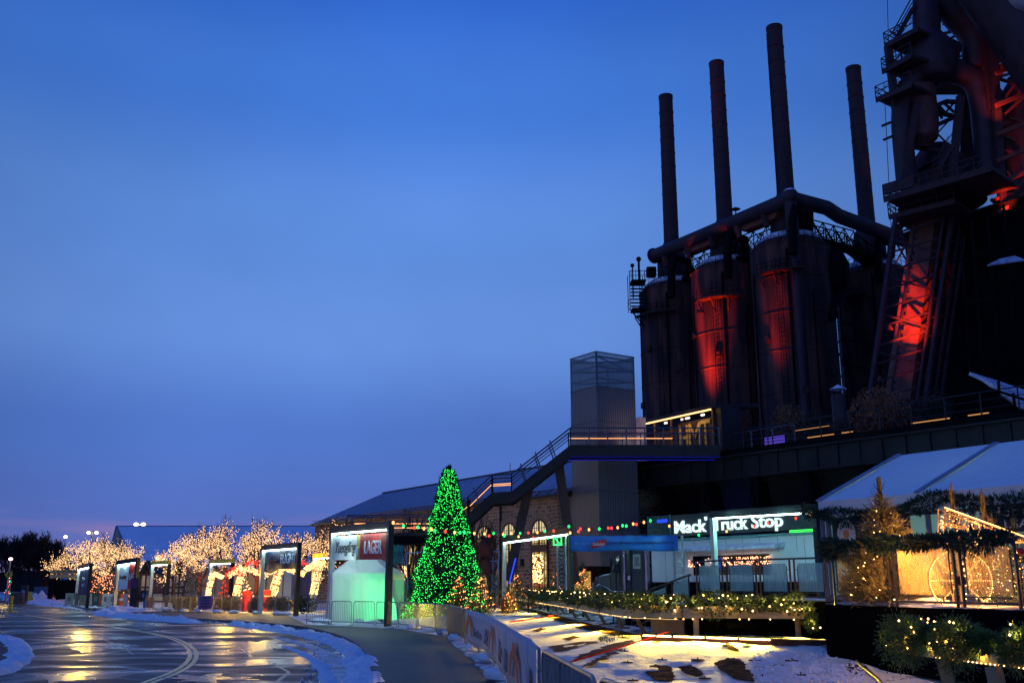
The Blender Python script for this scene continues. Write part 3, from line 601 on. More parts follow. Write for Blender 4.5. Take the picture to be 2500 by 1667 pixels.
# purple notice on it
A = px_at(484, 70.4, 0); B_ = px_at(518, 70.2, 0); o, d, q = cloth_on(A, B_, .22, 1.12, mat('purple_notice', (.32, .17, .38), .6, 0, .2, 3), 'notice_board', 'purple notice with dark writing hung on the thin grey fence', 'notice', None, .05, .01)
WL[o.name] = (A+B_)/2
for i, tx in enumerate(['A TREASURE', 'TO SEE IS', 'ENOUGH', 'HOLIDAY']): text('lettering', tx, (A+B_)/2+q*.09+UP*(.98-.19*i), d, UP, mat('dark_print', (.02, .01, .03), .6), o, width=.7, height=.11, off=.01)
# sandbags: snow-capped, at the barricade feet
def sandbag(p, l, rot, label, m=M_SNOW):
    s = MB(); c, n_ = Vector(p), Vector((math.cos(rot), math.sin(rot), 0)); q = Vector((-n_.y, n_.x, 0)); g = []
    for j in range(7):
        row = []
        for i in range(14):
            a_ = math.pi*j/6; t_ = 2*math.pi*i/14; rr = math.sin(a_)**.7; f_ = 1+.18*fbm(math.cos(t_)+p[0], math.sin(t_)+p[1], 2, j)
            row.append(c+n_*(l*.5*rr*math.cos(t_)*f_)+q*(l*.3*rr*math.sin(t_)*f_)+UP*(.11*l*1.3-math.cos(a_)*l*.17*f_))
        g.append(row)
    for j in range(6):
        for i in range(14): s.face([g[j][i], g[j][(i+1) % 14], g[j+1][(i+1) % 14], g[j+1][i]])
    o = s.build('sandbag', m, None, smooth=True, origin=p); tag(o, label, 'sandbag', 'snow-capped sandbags at the fence feet')
M_BAG = mat('dirty_snowed_sandbag', (.3, .28, .26), .85, 0, 0, 4, .6, 10, col2=(.75, .75, .78), thr=(.4, .6))
SB = [(775, 1519, .75, 'snow-capped sandbag by the far left foot of the tent barricades'), (795, 1521, .7, 'flat snow-capped sandbag left of the white gate post'), (876, 1523, .75, 'snowy sandbag under the middle tent barricade'), (913, 1527, .8, 'snowy sandbag just left of the dark gate post'), (982, 1529, .65, 'dark damp sandbag right of the dark gate post'), (1010, 1536, .7, 'snowy sandbag before the foot of the green tree'),
      (1074, 1541, .75, 'lumpy brown sandbag right of the green tree'), (1082, 1549, .7, 'half-buried sandbag in front of the lumpy brown one'), (1118, 1565, .8, 'big snow-covered sandbag beside the cloth-covered barricades'), (1158, 1574, .6, 'small round sandbag under the first banner'), (1162, 1590, .85, 'wide snow mound sandbag below the first emblem'), (1190, 1618, .8, 'tilted white sandbag on the walk edge below the middle banners'), (1222, 1662, .85, 'nearest white sandbag at the bottom edge')]
for i, (x, y, l, lab) in enumerate(SB): sandbag(gr(x, y), l, .3+i*.7, lab, M_BAG if i in (4, 6, 7, 9) else M_SNOW)
for i, x in enumerate([356, 370, 404, 418, 451, 486, 530, 570, 623, 677, 697]):
    sandbag(gr(x, 1490.5+(x-356)*.031), .7, i, f'far snowy sandbag at the thin grey fence, {ORD[i]} from the left')
snow_ridge('snow_bank', [gr(x, y) for x, y in [(1085, 1535), (1120, 1552), (1150, 1580), (1185, 1605), (1225, 1640), (1270, 1690)]], (1.1, .8), .06, 21, M_SLUSH)
# ================================================================== LEANING RAIL WITH GARLAND
RL = [(1259, 62), (1300, 53.5), (1342, 47), (1408, 38.9), (1467, 33), (1538, 28.6), (1668, 27.3), (1850, 27.1), (1965, 26.8)]
rp = [px_at(x, Y, 1.0) for x, Y in RL]
rail = thing('leaning_rail', 'long pale timber rail on slanted posts, draped with lit greenery', 'rail', (rp[4].x, rp[4].y, .5))
s = MB()
for a, b in zip(rp, rp[1:]):
    d = (b-a).normalized(); n_ = Vector((-d.y, d.x, 0)); n_ = -n_ if n_.y > 0 else n_
    s.hexa([a+n_*.05, b+n_*.05, b+n_*.22-UP*.0, a+n_*.22], [a-n_*.12+UP*.2, b-n_*.12+UP*.2, b+n_*.01+UP*.3, a+n_*.01+UP*.3])
s.build('board', M_WOOD, rail)
posts = [(1296, 1482), (1322, 1488), (1352, 1494), (1378, 1498), (1407, 1510), (1439, 1515), (1478, 1525), (1522, 1533), (1575, 1547), (1639, 1550)]
for x, y in posts:
    b = gr(x, y, .5); t_ = px_at(x-24*min(1, (y-1426)/120)-3, b.y-.1, 1.08); t_.y = b.y; s = MB(); s.bar(b+Vector((0, 0, .01)), t_, .11, .11); s.box((b.x, b.y, .52), (.42, .3, .04)); s.build('slanted_post', mat('brown_post', (.26, .17, .07), .7, 0, .3, 3, stretch=(1, 1, .3)), rail)
for x in (1701, 1950):
    b = px_at(x, 27.2, .5); s = MB(); s.tube(b, b+UP*.62, .075, .07, 10); s.build('upright_post', M_WOOD, rail)
def garland(name, pts, r, dens, label, bulbs=0, m=M_NEEDLE2, ll=.14, mb=None, br=.022, droop=0, seed=1, group=None):
    rnd = random.Random(seed); pts = resample(pts, .08); s = MB(); t = thing(name, label, 'garland', pts[len(pts)//2], group); L_ = len(pts)*.08
    for _ in range(int(dens*L_)):
        i = rnd.randrange(len(pts)-1); c = pts[i].lerp(pts[i+1], rnd.random()); a_ = rnd.uniform(0, 2*math.pi)
        rr = r*max(.35, .8+1.1*fbm(c.x*1.0+seed, c.y, 1.7, seed))*math.sqrt(rnd.random())
        d = (pts[i+1]-pts[i]).normalized(); q = d.cross(UP); q = q.normalized() if q.length > .01 else Vector((1, 0, 0)); e = q.cross(d)
        rad = q*math.cos(a_)+e*math.sin(a_); p = c+rad*rr-UP*droop*rr*rnd.random()
        dd = (rad*1.0+d*rnd.uniform(-.9, .9)+Vector((0, 0, rnd.uniform(-.4, .3)))).normalized(); s.leaf(p, dd, ll*rnd.uniform(.6, 1.3), ll*.16)
    s.build('needles', m, t)
    if bulbs:
        s = MB()
        for _ in range(bulbs):
            i = rnd.randrange(len(pts)-1); a_ = rnd.uniform(0, 2*math.pi); s.octa(pts[i]+Vector((math.cos(a_)*r*.9, math.sin(a_)*r*.7-.05, math.sin(a_*2+1)*r*.9)), br*rnd.uniform(.8, 1.3))
        o = s.build('light_bulb', mb or M_WARMB, t); o['kind'] = 'stuff'
    return t
gp = [p+UP*.39+Vector((0, -.05, 0)) for p in rp[1:]]; gp = smooth_line(gp, 1); gp.append(px_at(1975, 26.5, .85)); gp[-1] = px_at(1985, 26.6, .7)
gl = garland('garland', gp, .225, 1250, 'long green garland with warm bulbs laid along the leaning rail', 190, ll=.11, br=.024, droop=.3, seed=3)
for i in range(3, len(gp)-1):
    for u in (.25, .75): lamp('garland_glow', 'POINT', gp[i].lerp(gp[i+1], u)+Vector((0, -.12, .05)), 2.2*(gp[i+1]-gp[i]).length**.5, (1, .72, .2), gl, .03)
s = MB(); rnd = random.Random(4)                      # string of little lights under the board
for a, b in zip(rp, rp[1:]):
    n_ = int((b-a).length/.24)
    for i in range(n_):
        if rnd.random() < .75: p = a.lerp(b, i/max(1, n_)); s.octa(p+Vector((-.02, -.16, .0))-UP*.02, .02)
o = s.build('light_string', M_WARMB, origin=rp[4]); tag(o, 'row of small warm bulbs along the lower edge of the leaning rail', 'light string')
for a, b in zip(rp[6:], rp[7:]):
    for u_ in (.2, .6): m_ = a.lerp(b, u_)+Vector((0, -.22, -.06)); lamp('rail_glow', 'SPOT', m_, 700, (1, .68, .07), rail, .1, m_+Vector((-.15, -1.7, -.62)), 120, .8)
lp = thing('under_rail_light', 'warm light line fixed under the leaning rail, washing the snow', 'light', rp[2])
for a, b in zip(rp[:7], rp[1:7]):
    a2, b2 = a.lerp(b, .04)-UP*.035+Vector((-.1, -.14, 0)), a.lerp(b, .96)-UP*.035+Vector((-.1, -.14, 0)); s = MB(); s.bar(a2, b2, .012, .012); s.build('tube', emit('warm_tube', (1, .62, .22), 1.2), lp); m_ = a2.lerp(b2, .5)-UP*.03; lamp('rail_glow', 'SPOT', m_+Vector((-.15, -.1, 0)), 300*(b-a).length**.7, (1, .66, .07), lp, .12, m_+Vector((-1.4, -.6, -1)), 140, .8)
# near right rail and its garland
rr_ = [px_at(2190, 13.6, 1.0), px_at(2276, 12.6, 1.0), px_at(2390, 11.7, 1.0), px_at(2560, 10.6, 1.0)]
nr = thing('leaning_rail', 'near pale timber rail on slanted posts at lower right, draped with greenery', 'rail', (rr_[1].x, rr_[1].y, .3)); s = MB()
for a, b in zip(rr_, rr_[1:]): s.hexa([a+Vector((0, -.12, 0)), b+Vector((0, -.12, 0)), b, a], [a+Vector((0, -.02, .26)), b+Vector((0, -.02, .26)), b+Vector((0, .1, .22)), a+Vector((0, .1, .22))])
s.build('board', M_WOOD, nr)
for x, x2, Y in [(2300, 2345, 12.4), (2425, 2460, 11.3)]:
    s = MB(); s.bar(px_at(x, Y, 1.0), px_at(x2+20, Y-.1, hgt(5, Y)-.02), .13, .13); s.build('slanted_post', mat('brown_post', (.17, .11, .045), .7, 0, .3, 3, stretch=(1, 1, .3)), nr)
s = MB()
for i in range(26): s.octa(rr_[1].lerp(rr_[3], i/26)+Vector((-.01, -.14, .01)), .009)
tag(s.build('light_string', M_WARMB, origin=rr_[1]), 'row of tiny warm bulbs under the near rail at lower right', 'light string')
garland('garland', smooth_line([rr_[0]+Vector((-.06, -.1, .25)), rr_[1]+UP*.28, rr_[2]+UP*.27, rr_[3]+UP*.25], 1), .20, 8500, 'thick near garland with a few warm bulbs at lower right', 34, ll=.052, br=.012, droop=.9, seed=7)
for i_ in range(9): lamp('garland_glow', 'POINT', rr_[0].lerp(rr_[3], (i_+.3)/9)+Vector((-.06, -.25, .22+.13*math.sin(i_*2.1))), 1.3, (1, .8, .2), nr, .02)
# ================================================================== RAISED DECK WITH GLASS RAILING
DZ = 1.44
E1, E2, E3, E4 = Vector((5.35, 30.6, 0)), Vector((8.45, 25.9, 0)), Vector((6.75, 22.3, 0)), Vector((9.2, 14.2, 0))
E1b, E4b = E1+D2*12, Vector((16, 12, 0))
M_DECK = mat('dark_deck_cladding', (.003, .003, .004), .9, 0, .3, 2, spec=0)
dk = [E1, E2, E3, E4, E4b, Vector((17, 24, 0)), E1b]
s = MB(); s.hexa([(p.x, p.y, .2) for p in dk], [(p.x, p.y, DZ) for p in dk]); deck = s.build('platform', M_DECK, origin=(10, 20, 0)); tag(deck, 'raised dark platform carrying the tent and the lit tree', 'platform')
dk2 = [p+(Vector((11, 20, 0))-p)*.012 for p in dk]
s = MB(); s.hexa([(p.x, p.y, DZ+.004) for p in dk2], [(p.x, p.y, DZ+.02) for p in dk2]); s.build('deck_boards', mat('snow_dusted_deck', (.08, .07, .07), .6, 0, 0, 1.2, .4, 8, col2=(.6, .6, .64), thr=(.45, .6)), deck)
snow_ridge('snow_edge', [Vector((p.x+.15, p.y+.2, 0)) for p in (E1+D2*0, E2-D1*.3)], .5, .09, 31, z0=DZ+.01)
snow_ridge('snow_edge', [Vector((p.x+.25, p.y, 0)) for p in (E3.lerp(E4, .02), E3.lerp(E4, .5))], .45, .10, 32, z0=DZ+.01)
s = MB(); c_ = px_at(2270, 20.2, DZ); s.lathe(c_, [(.55, .0), (.5, .06), (.3, .13), (.1, .17)], 20); o = s.build('snow_heap', M_SNOW, smooth=True, origin=c_); tag(o, 'small heap of snow on the platform edge before the cart wheel', 'snow heap')
def glassmat(name, base, a_, rough):
    m, t, o = _new(name); k = t.links; tr = t.nodes.new('ShaderNodeBsdfTransparent'); df = t.nodes.new('ShaderNodeBsdfPrincipled'); mxs = t.nodes.new('ShaderNodeMixShader'); tl = t.nodes.new('ShaderNodeBsdfTranslucent'); m2_ = t.nodes.new('ShaderNodeMixShader')
    df.inputs['Base Color'].default_value = (*base, 1); df.inputs['Roughness'].default_value = rough; tl.inputs[0].default_value = (*base, 1); m2_.inputs[0].default_value = .8
    tcn = t.nodes.new('ShaderNodeTexCoord'); mp_ = t.nodes.new('ShaderNodeMapping'); mp_.inputs['Scale'].default_value = (9, 9, .9); k.new(tcn.outputs['Object'], mp_.inputs[0])
    nz = t.nodes.new('ShaderNodeTexNoise'); nz.inputs['Scale'].default_value = 4; nz.inputs['Detail'].default_value = 6; k.new(mp_.outputs[0], nz.inputs['Vector'])
    r_ = t.nodes.new('ShaderNodeMapRange'); r_.inputs['From Min'].default_value = .35; r_.inputs['From Max'].default_value = .6; r_.inputs['To Min'].default_value = a_*.7; r_.inputs['To Max'].default_value = a_; k.new(nz.outputs['Fac'], r_.inputs['Value'])
    k.new(r_.outputs[0], mxs.inputs[0]); k.new(df.outputs[0], m2_.inputs[1]); k.new(tl.outputs[0], m2_.inputs[2]); k.new(tr.outputs[0], mxs.inputs[1]); k.new(m2_.outputs[0], mxs.inputs[2]); k.new(mxs.outputs[0], o.inputs[0]); return m
M_GLASS = glassmat('misted_glass', (.66, .70, .58), .38, .6)
M_GLASS2 = glassmat('misted_glass_teal_light', (.58, .72, .66), .62, .6)  # teal light on the panes put into the glass colour
def railing(label, poleA, poleB, panes, z0, zt, extra=None, glass=None):
    "posts come in pairs at the ends of every pane; poleA..poleB in plan; panes as (t0,t1)"
    A, B_ = Vector((*poleA, z0)), Vector((*poleB, z0)); d = (B_-A).normalized(); L_ = (B_-A).length; t = thing('railing', label, 'railing', A)
    s = MB(); s.bar(A+UP*(zt-z0), B_+UP*(zt-z0), .05, .05); s.build('top_rail', M_RAIL, t)
    s = MB(); s.bar(A+UP*.1, B_+UP*.1, .045, .045); s.build('bottom_rail', M_RAIL, t)
    for (u, v) in panes:
        p, q = A+d*u*L_, A+d*v*L_
        for k, (e, sg) in enumerate(((p, 1), (q, -1))):
            s = MB(); s.bar(e, e+UP*(zt-z0), .045, .045); s.build('post', M_RAIL, t)
            s = MB(); e2 = e+d*sg*.11; s.bar(e2+UP*.25, e2+UP*(zt-z0-.18), .022); s.bar(e+UP*.42, e2+UP*.42, .02); s.bar(e+UP*.8, e2+UP*.8, .02); s.build('bracket', M_RAIL, t)
        a2, b2 = p+d*.13, q-d*.13; s = MB(); n_ = Vector((-d.y, d.x, 0))*.006
        s.hexa([a2-n_+UP*.24, b2-n_+UP*.24, b2+n_+UP*.24, a2+n_+UP*.24], [a2-n_+UP*(zt-z0-.12), b2-n_+UP*(zt-z0-.12), b2+n_+UP*(zt-z0-.12), a2+n_+UP*(zt-z0-.12)]); s.build('glass_pane', glass or M_GLASS, t)
        s = MB(); s.bar(a2+UP*.2, b2+UP*.2, .025); s.bar(a2+d*.2+UP*.1, a2+d*.2+UP*.2, .02); s.bar(b2-d*.2+UP*.1, b2-d*.2+UP*.2, .02); s.build('pane_rest', M_RAIL, t)
    return t
A1 = px_at(1697, 30.3, 0); B1 = px_at(2034, 26.0, 0); dx = lambda x: None
def tfrac(x, A, B_):                      # parameter on A-B seen in column x at rail height
    lo, hi = 0, 1
    for _ in range(30):
        m = (lo+hi)/2; p = A.lerp(B_, m); X = 1250+FPX*p.x/(p.y*math.cos(PITCH)+.1); lo, hi = (m, hi) if X < x else (lo, m)
    return lo
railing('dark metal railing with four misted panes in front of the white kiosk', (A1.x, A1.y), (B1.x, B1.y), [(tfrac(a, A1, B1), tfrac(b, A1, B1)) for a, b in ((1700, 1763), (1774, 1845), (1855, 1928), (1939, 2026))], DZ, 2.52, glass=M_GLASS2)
A2 = px_at(2031, 22.0, 0); B2 = px_at(2520, 17.2, 0)
M_GLASS3 = glassmat('misted_glass_amber_light', (.85, .60, .26), .42, .6)  # amber light from behind put into the pane colour
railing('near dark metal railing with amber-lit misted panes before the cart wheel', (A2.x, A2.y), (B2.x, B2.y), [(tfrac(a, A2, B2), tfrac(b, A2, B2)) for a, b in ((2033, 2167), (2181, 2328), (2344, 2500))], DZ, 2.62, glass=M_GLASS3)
g2 = [Vector((A2.x, A2.y, 2.66)).lerp(Vector((B2.x, B2.y, 2.66)), i/10)+UP*(.02*math.sin(i*2)) for i in range(11)]
garland('garland', g2, .15, 900, 'dark unlit garland with blue snow specks wound on the near railing top', 0, M_NEEDLE, ll=.12, droop=.8, seed=11)
garland('garland', [Vector((A2.x, A2.y, 2.6)), px_at(2055, 21.6, 2.45), px_at(2080, 21.4, 2.33), px_at(2100, 21.2, 2.42), px_at(2120, 21, 2.55)], .14, 900, 'bunch of greenery sagging below the railing at its left end', 0, M_NEEDLE, ll=.12, droop=1, seed=12)
# ramp down to the left with stepped panes
rt = thing('ramp_railing', 'ramp railing with four panes stepping down to the left behind the garland', 'railing', (A1.x, A1.y, .6))
R0, R1 = px_at(1693, 31, 0), px_at(1490, 36.5, 0)
zz = lambda t_: 2.15-1.0*t_
s = MB(); s.bar(R0+UP*zz(0), R1+UP*zz(1), .045); s.bar(R0+UP*(zz(0)-.95), R1+UP*(zz(1)-.95), .045); s.build('rail', M_RAIL, rt)
for a, b in ((.02, .2), (.27, .45), (.53, .70), (.78, .95)):
    p, q = R0.lerp(R1, a), R0.lerp(R1, b)
    for e, t_ in ((p, a), (q, b)): s = MB(); s.bar(e+UP*.45, e+UP*zz(t_), .04); s.build('post', M_RAIL, rt)
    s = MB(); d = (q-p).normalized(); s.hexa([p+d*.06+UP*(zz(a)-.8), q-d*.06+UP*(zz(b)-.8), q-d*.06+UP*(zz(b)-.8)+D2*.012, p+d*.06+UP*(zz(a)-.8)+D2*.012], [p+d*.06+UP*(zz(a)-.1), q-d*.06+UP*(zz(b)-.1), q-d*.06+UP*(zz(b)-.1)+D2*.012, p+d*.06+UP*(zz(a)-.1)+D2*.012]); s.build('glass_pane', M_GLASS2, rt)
s = MB(); q0, q1 = R0-UP*0, R1; s.hexa([(q0.x, q0.y+.1, .3), (q0.x+2, q0.y+2.5, .3), (q1.x+1, q1.y+2.5, .3), (q1.x, q1.y+.1, .3)], [(q0.x, q0.y+.1, 1.3), (q0.x+2, q0.y+2.5, 1.3), (q1.x+1, q1.y+2.5, .55), (q1.x, q1.y+.1, .55)]); s.build('ramp', M_DECK, rt)
s = MB(); p, q = px_at(1590, 28.3, .5), px_at(1670, 28.1, .5); s.hexa([p, q, q+Vector((.1, .3, 0)), p+Vector((.1, .3, 0))], [p+UP*.42, q+UP*.42, q+Vector((.1, .3, .42)), p+Vector((.1, .3, .42))]); tag(s.build('planter_wall', mat('tan_concrete', (.3, .2, .11), .8, 0, .2, 3), origin=p), 'low tan concrete wall behind the leaning rail posts', 'wall')
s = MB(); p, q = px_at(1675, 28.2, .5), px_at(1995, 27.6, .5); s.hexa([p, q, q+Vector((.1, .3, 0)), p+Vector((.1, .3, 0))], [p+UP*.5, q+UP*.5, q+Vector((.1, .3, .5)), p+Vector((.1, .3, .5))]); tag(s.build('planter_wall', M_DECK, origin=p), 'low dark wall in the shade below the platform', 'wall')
# ================================================================== SPRUCES AND CHRISTMAS TREES
def spruce(c, h, r, label, cat='tree', m=M_SPRUCE, n=1500, ll=.22, seed=1, whorls=11, group=None, leader=.25, name='spruce_tree', lw=.045, droop=.15, low=.85):
    rnd = random.Random(seed); c = Vector(c); t = thing(name, label, cat, c, group)
    s = MB(); s.tube(c, c+UP*h, .035+h*.008, .008, 7)
    for k in range(3):
        a_ = k*2.1+seed; s.tube(c+UP*h*(1-leader*.7), c+Vector((math.cos(a_)*.12, math.sin(a_)*.12, h*(1-leader*.25))), .012, .005, 4)
    s.build('trunk', M_BARK, t); s = MB(); bt = MB()
    for w_ in range(whorls*6):
        f = rnd.random()**low; z = h*(.04+f*(1-leader)*.96); R_ = r*(1-f*.9)*rnd.uniform(.75, 1.12); a_ = rnd.uniform(0, 6.283); d = Vector((math.cos(a_), math.sin(a_), .35 if f > .5 else .12))
        b0 = c+UP*z; b1 = b0+d*R_; bt.tube(b0, b1, .012, .004, 3, caps=False); k = max(6, int(n/(whorls*6)*(R_/r*1.7)))
        for _ in range(k):
            u = rnd.random()**.6; p = b0.lerp(b1, u)+Vector((rnd.gauss(0, .06*r), rnd.gauss(0, .06*r), rnd.gauss(0, .035*h))); dd = (d+Vector((rnd.gauss(0, .45), rnd.gauss(0, .45), rnd.gauss(.25, .4)))).normalized(); s.leaf(p, dd, ll*rnd.uniform(.5, 1.2), lw*ll)
    for _ in range(n//14):  # sparse twigs near the leader
        z = h*(1-leader+rnd.random()*leader*.75); a_ = rnd.uniform(0, 6.28); s.leaf(c+UP*z, Vector((math.cos(a_)*.4, math.sin(a_)*.4, 1)).normalized(), ll*.9, lw*ll*.7)
    bt.build('branches', M_BARK, t); s.build('needles', m, t); return t
def bulbs_on(c, h, r, n, m, br, label, seed=1, name='light_string', power=1.0, spiral=0, z0=.05, front=0, prof=None):
    rnd = random.Random(seed); s = MB(); c = Vector(c)
    for i in range(n):
        f = 1-math.sqrt(1-rnd.random()*.98) if prof is None else rnd.random()
        if spiral: f = i/n; a_ = f*spiral*6.283+rnd.gauss(0, .12)
        else: a_ = rnd.uniform(0, 6.283)
        z = h*(z0+f*(.96-z0)); R_ = r*((1-f*.97) if prof is None else prof(f)); R_ += rnd.gauss(0, .03*r)
        s.octa(c+Vector((math.cos(a_)*R_, math.sin(a_)*R_, z)), br*rnd.uniform(.8, 1.25))
    o = s.build(name, m, origin=c); tag(o, label, 'light string'); return o
CT = Vector((px_at(1090, 52, .15).x, 52, .12)); CH = 7.6
def ct_prof(f, a_=0): return (1.98*(1-f)**.92+.16)*(.92+.05*math.sin(f*23)+.13*noise.noise(Vector((math.cos(a_)*1.6, math.sin(a_)*1.6, f*9))))
rnd = random.Random(5); t = thing('christmas_tree', 'tall dark Christmas tree covered in green lights', 'tree', CT)
s = MB(); s.tube(CT-UP*.1, CT+UP*CH*.98, .14, .03, 8); s.build('trunk', M_BARK, t)
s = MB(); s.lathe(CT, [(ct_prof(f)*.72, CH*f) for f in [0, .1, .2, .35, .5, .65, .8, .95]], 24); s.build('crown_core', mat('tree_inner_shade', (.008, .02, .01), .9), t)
s = MB()
for _ in range(15000):
    f = rnd.random()**1.35*.99; a_ = rnd.uniform(0, 6.283); rr = ct_prof(f, a_)*rnd.uniform(.66, 1.09); p = CT+Vector((math.cos(a_)*rr, math.sin(a_)*rr, CH*f)); s.leaf(p, Vector((math.cos(a_)+rnd.gauss(0, .4), math.sin(a_)+rnd.gauss(0, .4), rnd.gauss(-.1, .5))).normalized(), .2, .035)
for _ in range(60): s.leaf(CT+UP*CH*rnd.uniform(.97, 1.0), Vector((rnd.gauss(0, .7), rnd.gauss(0, .7), .9)).normalized(), .3, .05)
s.build('needles', M_NEEDLE, t)
rnd = random.Random(8); s = MB()
for i in range(6000):
    f = rnd.random()**1.45*.985; a_ = rnd.uniform(0, 6.283); rr = ct_prof(f, a_)*rnd.uniform(.93, 1.06)+.06
    if noise.noise(Vector((math.cos(a_)*2.2, math.sin(a_)*2.2, f*11))) < -.45+.1*rnd.random(): continue
    s.octa(CT+Vector((math.cos(a_)*rr, math.sin(a_)*rr, CH*f+.05)), rnd.choice((.009, .011, .016)))
tag(s.build('light_string', M_GREENB, origin=CT), 'dense mesh of green bulbs wrapped round the tall Christmas tree', 'light string')
s = MB(); s.lathe((CT.x, CT.y, 0), [(2.7, 0), (2.3, .14), (1.6, .22), (.5, .26)], 28); tag(s.build('snow_skirt', M_SNOW, smooth=True, origin=(CT.x, CT.y, 0)), 'low snow skirt round the foot of the green Christmas tree', 'snow heap')
# little spruces with orange lights
SP = [(1118, 50.2, 1398, 58, 'small orange-lit tree in front of the green tree, left one'), (1172, 49, 1400, 62, 'small orange-lit tree right of the green tree'), (1262, 56, 1394, 52, 'small orange-lit tree just right of the white gate post'), (1358, 54, 1388, 46, 'small tree with one loop of lights behind the truss tower'), (1425, 44, 1376, 66, 'orange-lit tree before the front of the dark truck'), (1240, 50, 1440, 40, 'lowest orange-lit bush at the foot of the white gate post')]
for i, (x, Y, yt, hw, lab) in enumerate(SP):
    zt = at(x, yt, Y).z; b = px_at(x, Y, .1); b.z = hgt(b.x, Y)-.05; h = zt-b.z; r = hw/2502*Y*.62
    spruce(b, h, r, lab, m=M_NEEDLE2 if i in (4,) else M_SPRUCE, n=1500, seed=i+3, ll=.26, group='small orange-lit trees', leader=.12)
    bulbs_on(b, h*.97, r*1.0, [66, 70, 50, 22, 46, 44][i], emit('orange_bulb', (1, .24, .07), 6), .024, ['orange bulbs spiralling on the left small tree before the green tree', 'orange bulbs spiralling on the small tree right of the green tree', 'orange bulbs on the small tree right of the white gate post', 'loop of orange bulbs on the small tree behind the truss tower', 'orange bulbs spiralling on the tree before the truck', 'orange bulbs on the lowest bush at the gate post'][i], seed=i+20, spiral=5.3, z0=.1)
# dark shrubs behind them
for i, (x, Y, h, r, lab) in enumerate([(1005, 55, 1.9, .8, 'dark evergreen shrub between the green tent and the green tree'), (1208, 56, 2.0, .8, 'dark evergreen shrub left of the white gate post'), (1338, 53, 1.3, 1.0, 'low dark evergreen behind the left end of the leaning rail'), (1290, 51, 1.2, 1.1, 'low dark evergreen below the arched door')]):
    b = px_at(x, Y, 0); b.z = hgt(b.x, Y); spruce(b, h, r, lab, m=M_NEEDLE, n=1300, seed=40+i, group='dark shrubs', leader=.1, name='evergreen_shrub')
# ------------------------------------------------ big spruces on the deck
b = px_at(2178, 19.9, DZ); b.y = 20.6; b = px_at(2172, 20.8, DZ)
spruce(b, at(2176, 1162, 20.8).z-DZ, .94, 'large amber-lit spruce standing behind the near railing', n=17000, ll=.15, seed=61, whorls=34, leader=.21, lw=.06, low=1.25)
bulbs_on(b, 2.3, .82, 75, M_WARMB, .014, 'scattered warm bulbs on the large amber spruce', seed=62)
for i, (x, Y, yt, r, lab) in enumerate([(2352, 21.5, 1176, .55, 'slim spruce rising behind the lit triangular truss'), (2428, 20.8, 1192, .55, 'thin sparse spruce with a bare tip at the right'), (2500, 19.2, 1262, .7, 'dark spruce cut by the right edge of the photo')]):
    b = px_at(x, Y, DZ); h_ = at(x, yt, Y).z-DZ; spruce(b, h_, r, lab, n=2600, ll=.16, seed=70+i, whorls=12, leader=.28, lw=.05, m=M_SPRUCE if i < 2 else M_NEEDLE)
    bulbs_on(b, h_*.8, r, 45, M_WARMB, .013, 'warm bulbs on the '+lab, seed=80+i)
# ------------------------------------------------ cart wheel and lit truss
M_ROPE = emit('rope_light', (1, .55, .14), 9)
WC = px_at(2343, 18.9, 2.0); WC.z = at(2343, 1417, 18.9).z; wd = D1.lerp(Vector((1, 0, 0)), .85).normalized(); wr = .55
wt = thing('cart_wheel', 'large spoked cart wheel outlined in warm rope light', 'wheel', (WC.x, WC.y, DZ)); WP = lambda a_, r: WC+wd*math.cos(a_)*r+UP*math.sin(a_)*r
s = MB(); s.sweep([WP(2*math.pi*i/36, wr) for i in range(37)], .022, 6); s.build('rim', M_WOOD, wt)
s = MB()
for k in range(4): s.bar(WP(k*math.pi/4, wr), WP(k*math.pi/4+math.pi, wr), .05, .03)
s.build('spokes', M_WOOD, wt); s = MB(); s.tube(WC-Vector((0, .06, 0)), WC+Vector((0, .06, 0)), .09, n=12); s.build('hub', M_RUST2, wt)
s = MB(); o_f = Vector((0, -.035, 0))
for i in range(88): s.octa(WP(2*math.pi*i/88, wr)+o_f, .012)
for k in range(4):
    for j in range(-13, 14): s.octa(WP(k*math.pi/4, wr*j/14)+o_f, .010)
tag(s.build('light_string', M_ROPE, origin=WC), 'rope light tracing the rim and spokes of the cart wheel', 'light string')
M_AMB = mat('amber_truss', (.5, .28, .1), .5, .3)
A = at(2306, 1240, 20.2); B_ = at(2306, 1318, 20.2); C_ = at(2530, 1322, 18.2)
tt = thing('lit_truss', 'triangular lattice truss crowded with warm lights at right', 'truss', (A.x, A.y, DZ)); s = MB()
for p, q in ((A, B_), (A, C_), (B_, C_), (A.lerp(B_, .45), C_)): s.tube(p, q, .016, n=6); s.tube(p+Vector((0, .3, 0)), q+Vector((0, .3, 0)), .016, n=6)
for i in range(14):
    p, q = A.lerp(C_, i/15), A.lerp(B_, .45).lerp(C_, (i+.5)/15); s.tube(p, q, .008, n=4); s.tube(q, A.lerp(C_, (i+1)/15), .008, n=4)
s.build('lattice', M_AMB, tt)
s = MB(); s.tube(B_+Vector((.1, .1, 0)), Vector((B_.x+.1, B_.y+.1, DZ)), .02, n=6); s.tube(C_, Vector((C_.x, C_.y, DZ)), .02, n=6); s.build('leg', M_AMB, tt)
rnd = random.Random(9); s = MB()
for i in range(90): s.octa(A.lerp(C_, i/90)+Vector((0, -.03, .01)), .014)
for i in range(150):
    u = rnd.random()**1.6; v = rnd.random(); s.octa(A.lerp(B_, v).lerp(C_, u)+Vector((0, rnd.uniform(-.04, .3), 0)), rnd.choice((.008, .011, .015)))
for i in range(150): s.octa(at(rnd.uniform(2350, 2500), rnd.gauss(1385, 28), 19.6+rnd.random()), rnd.choice((.007, .01, .016)))
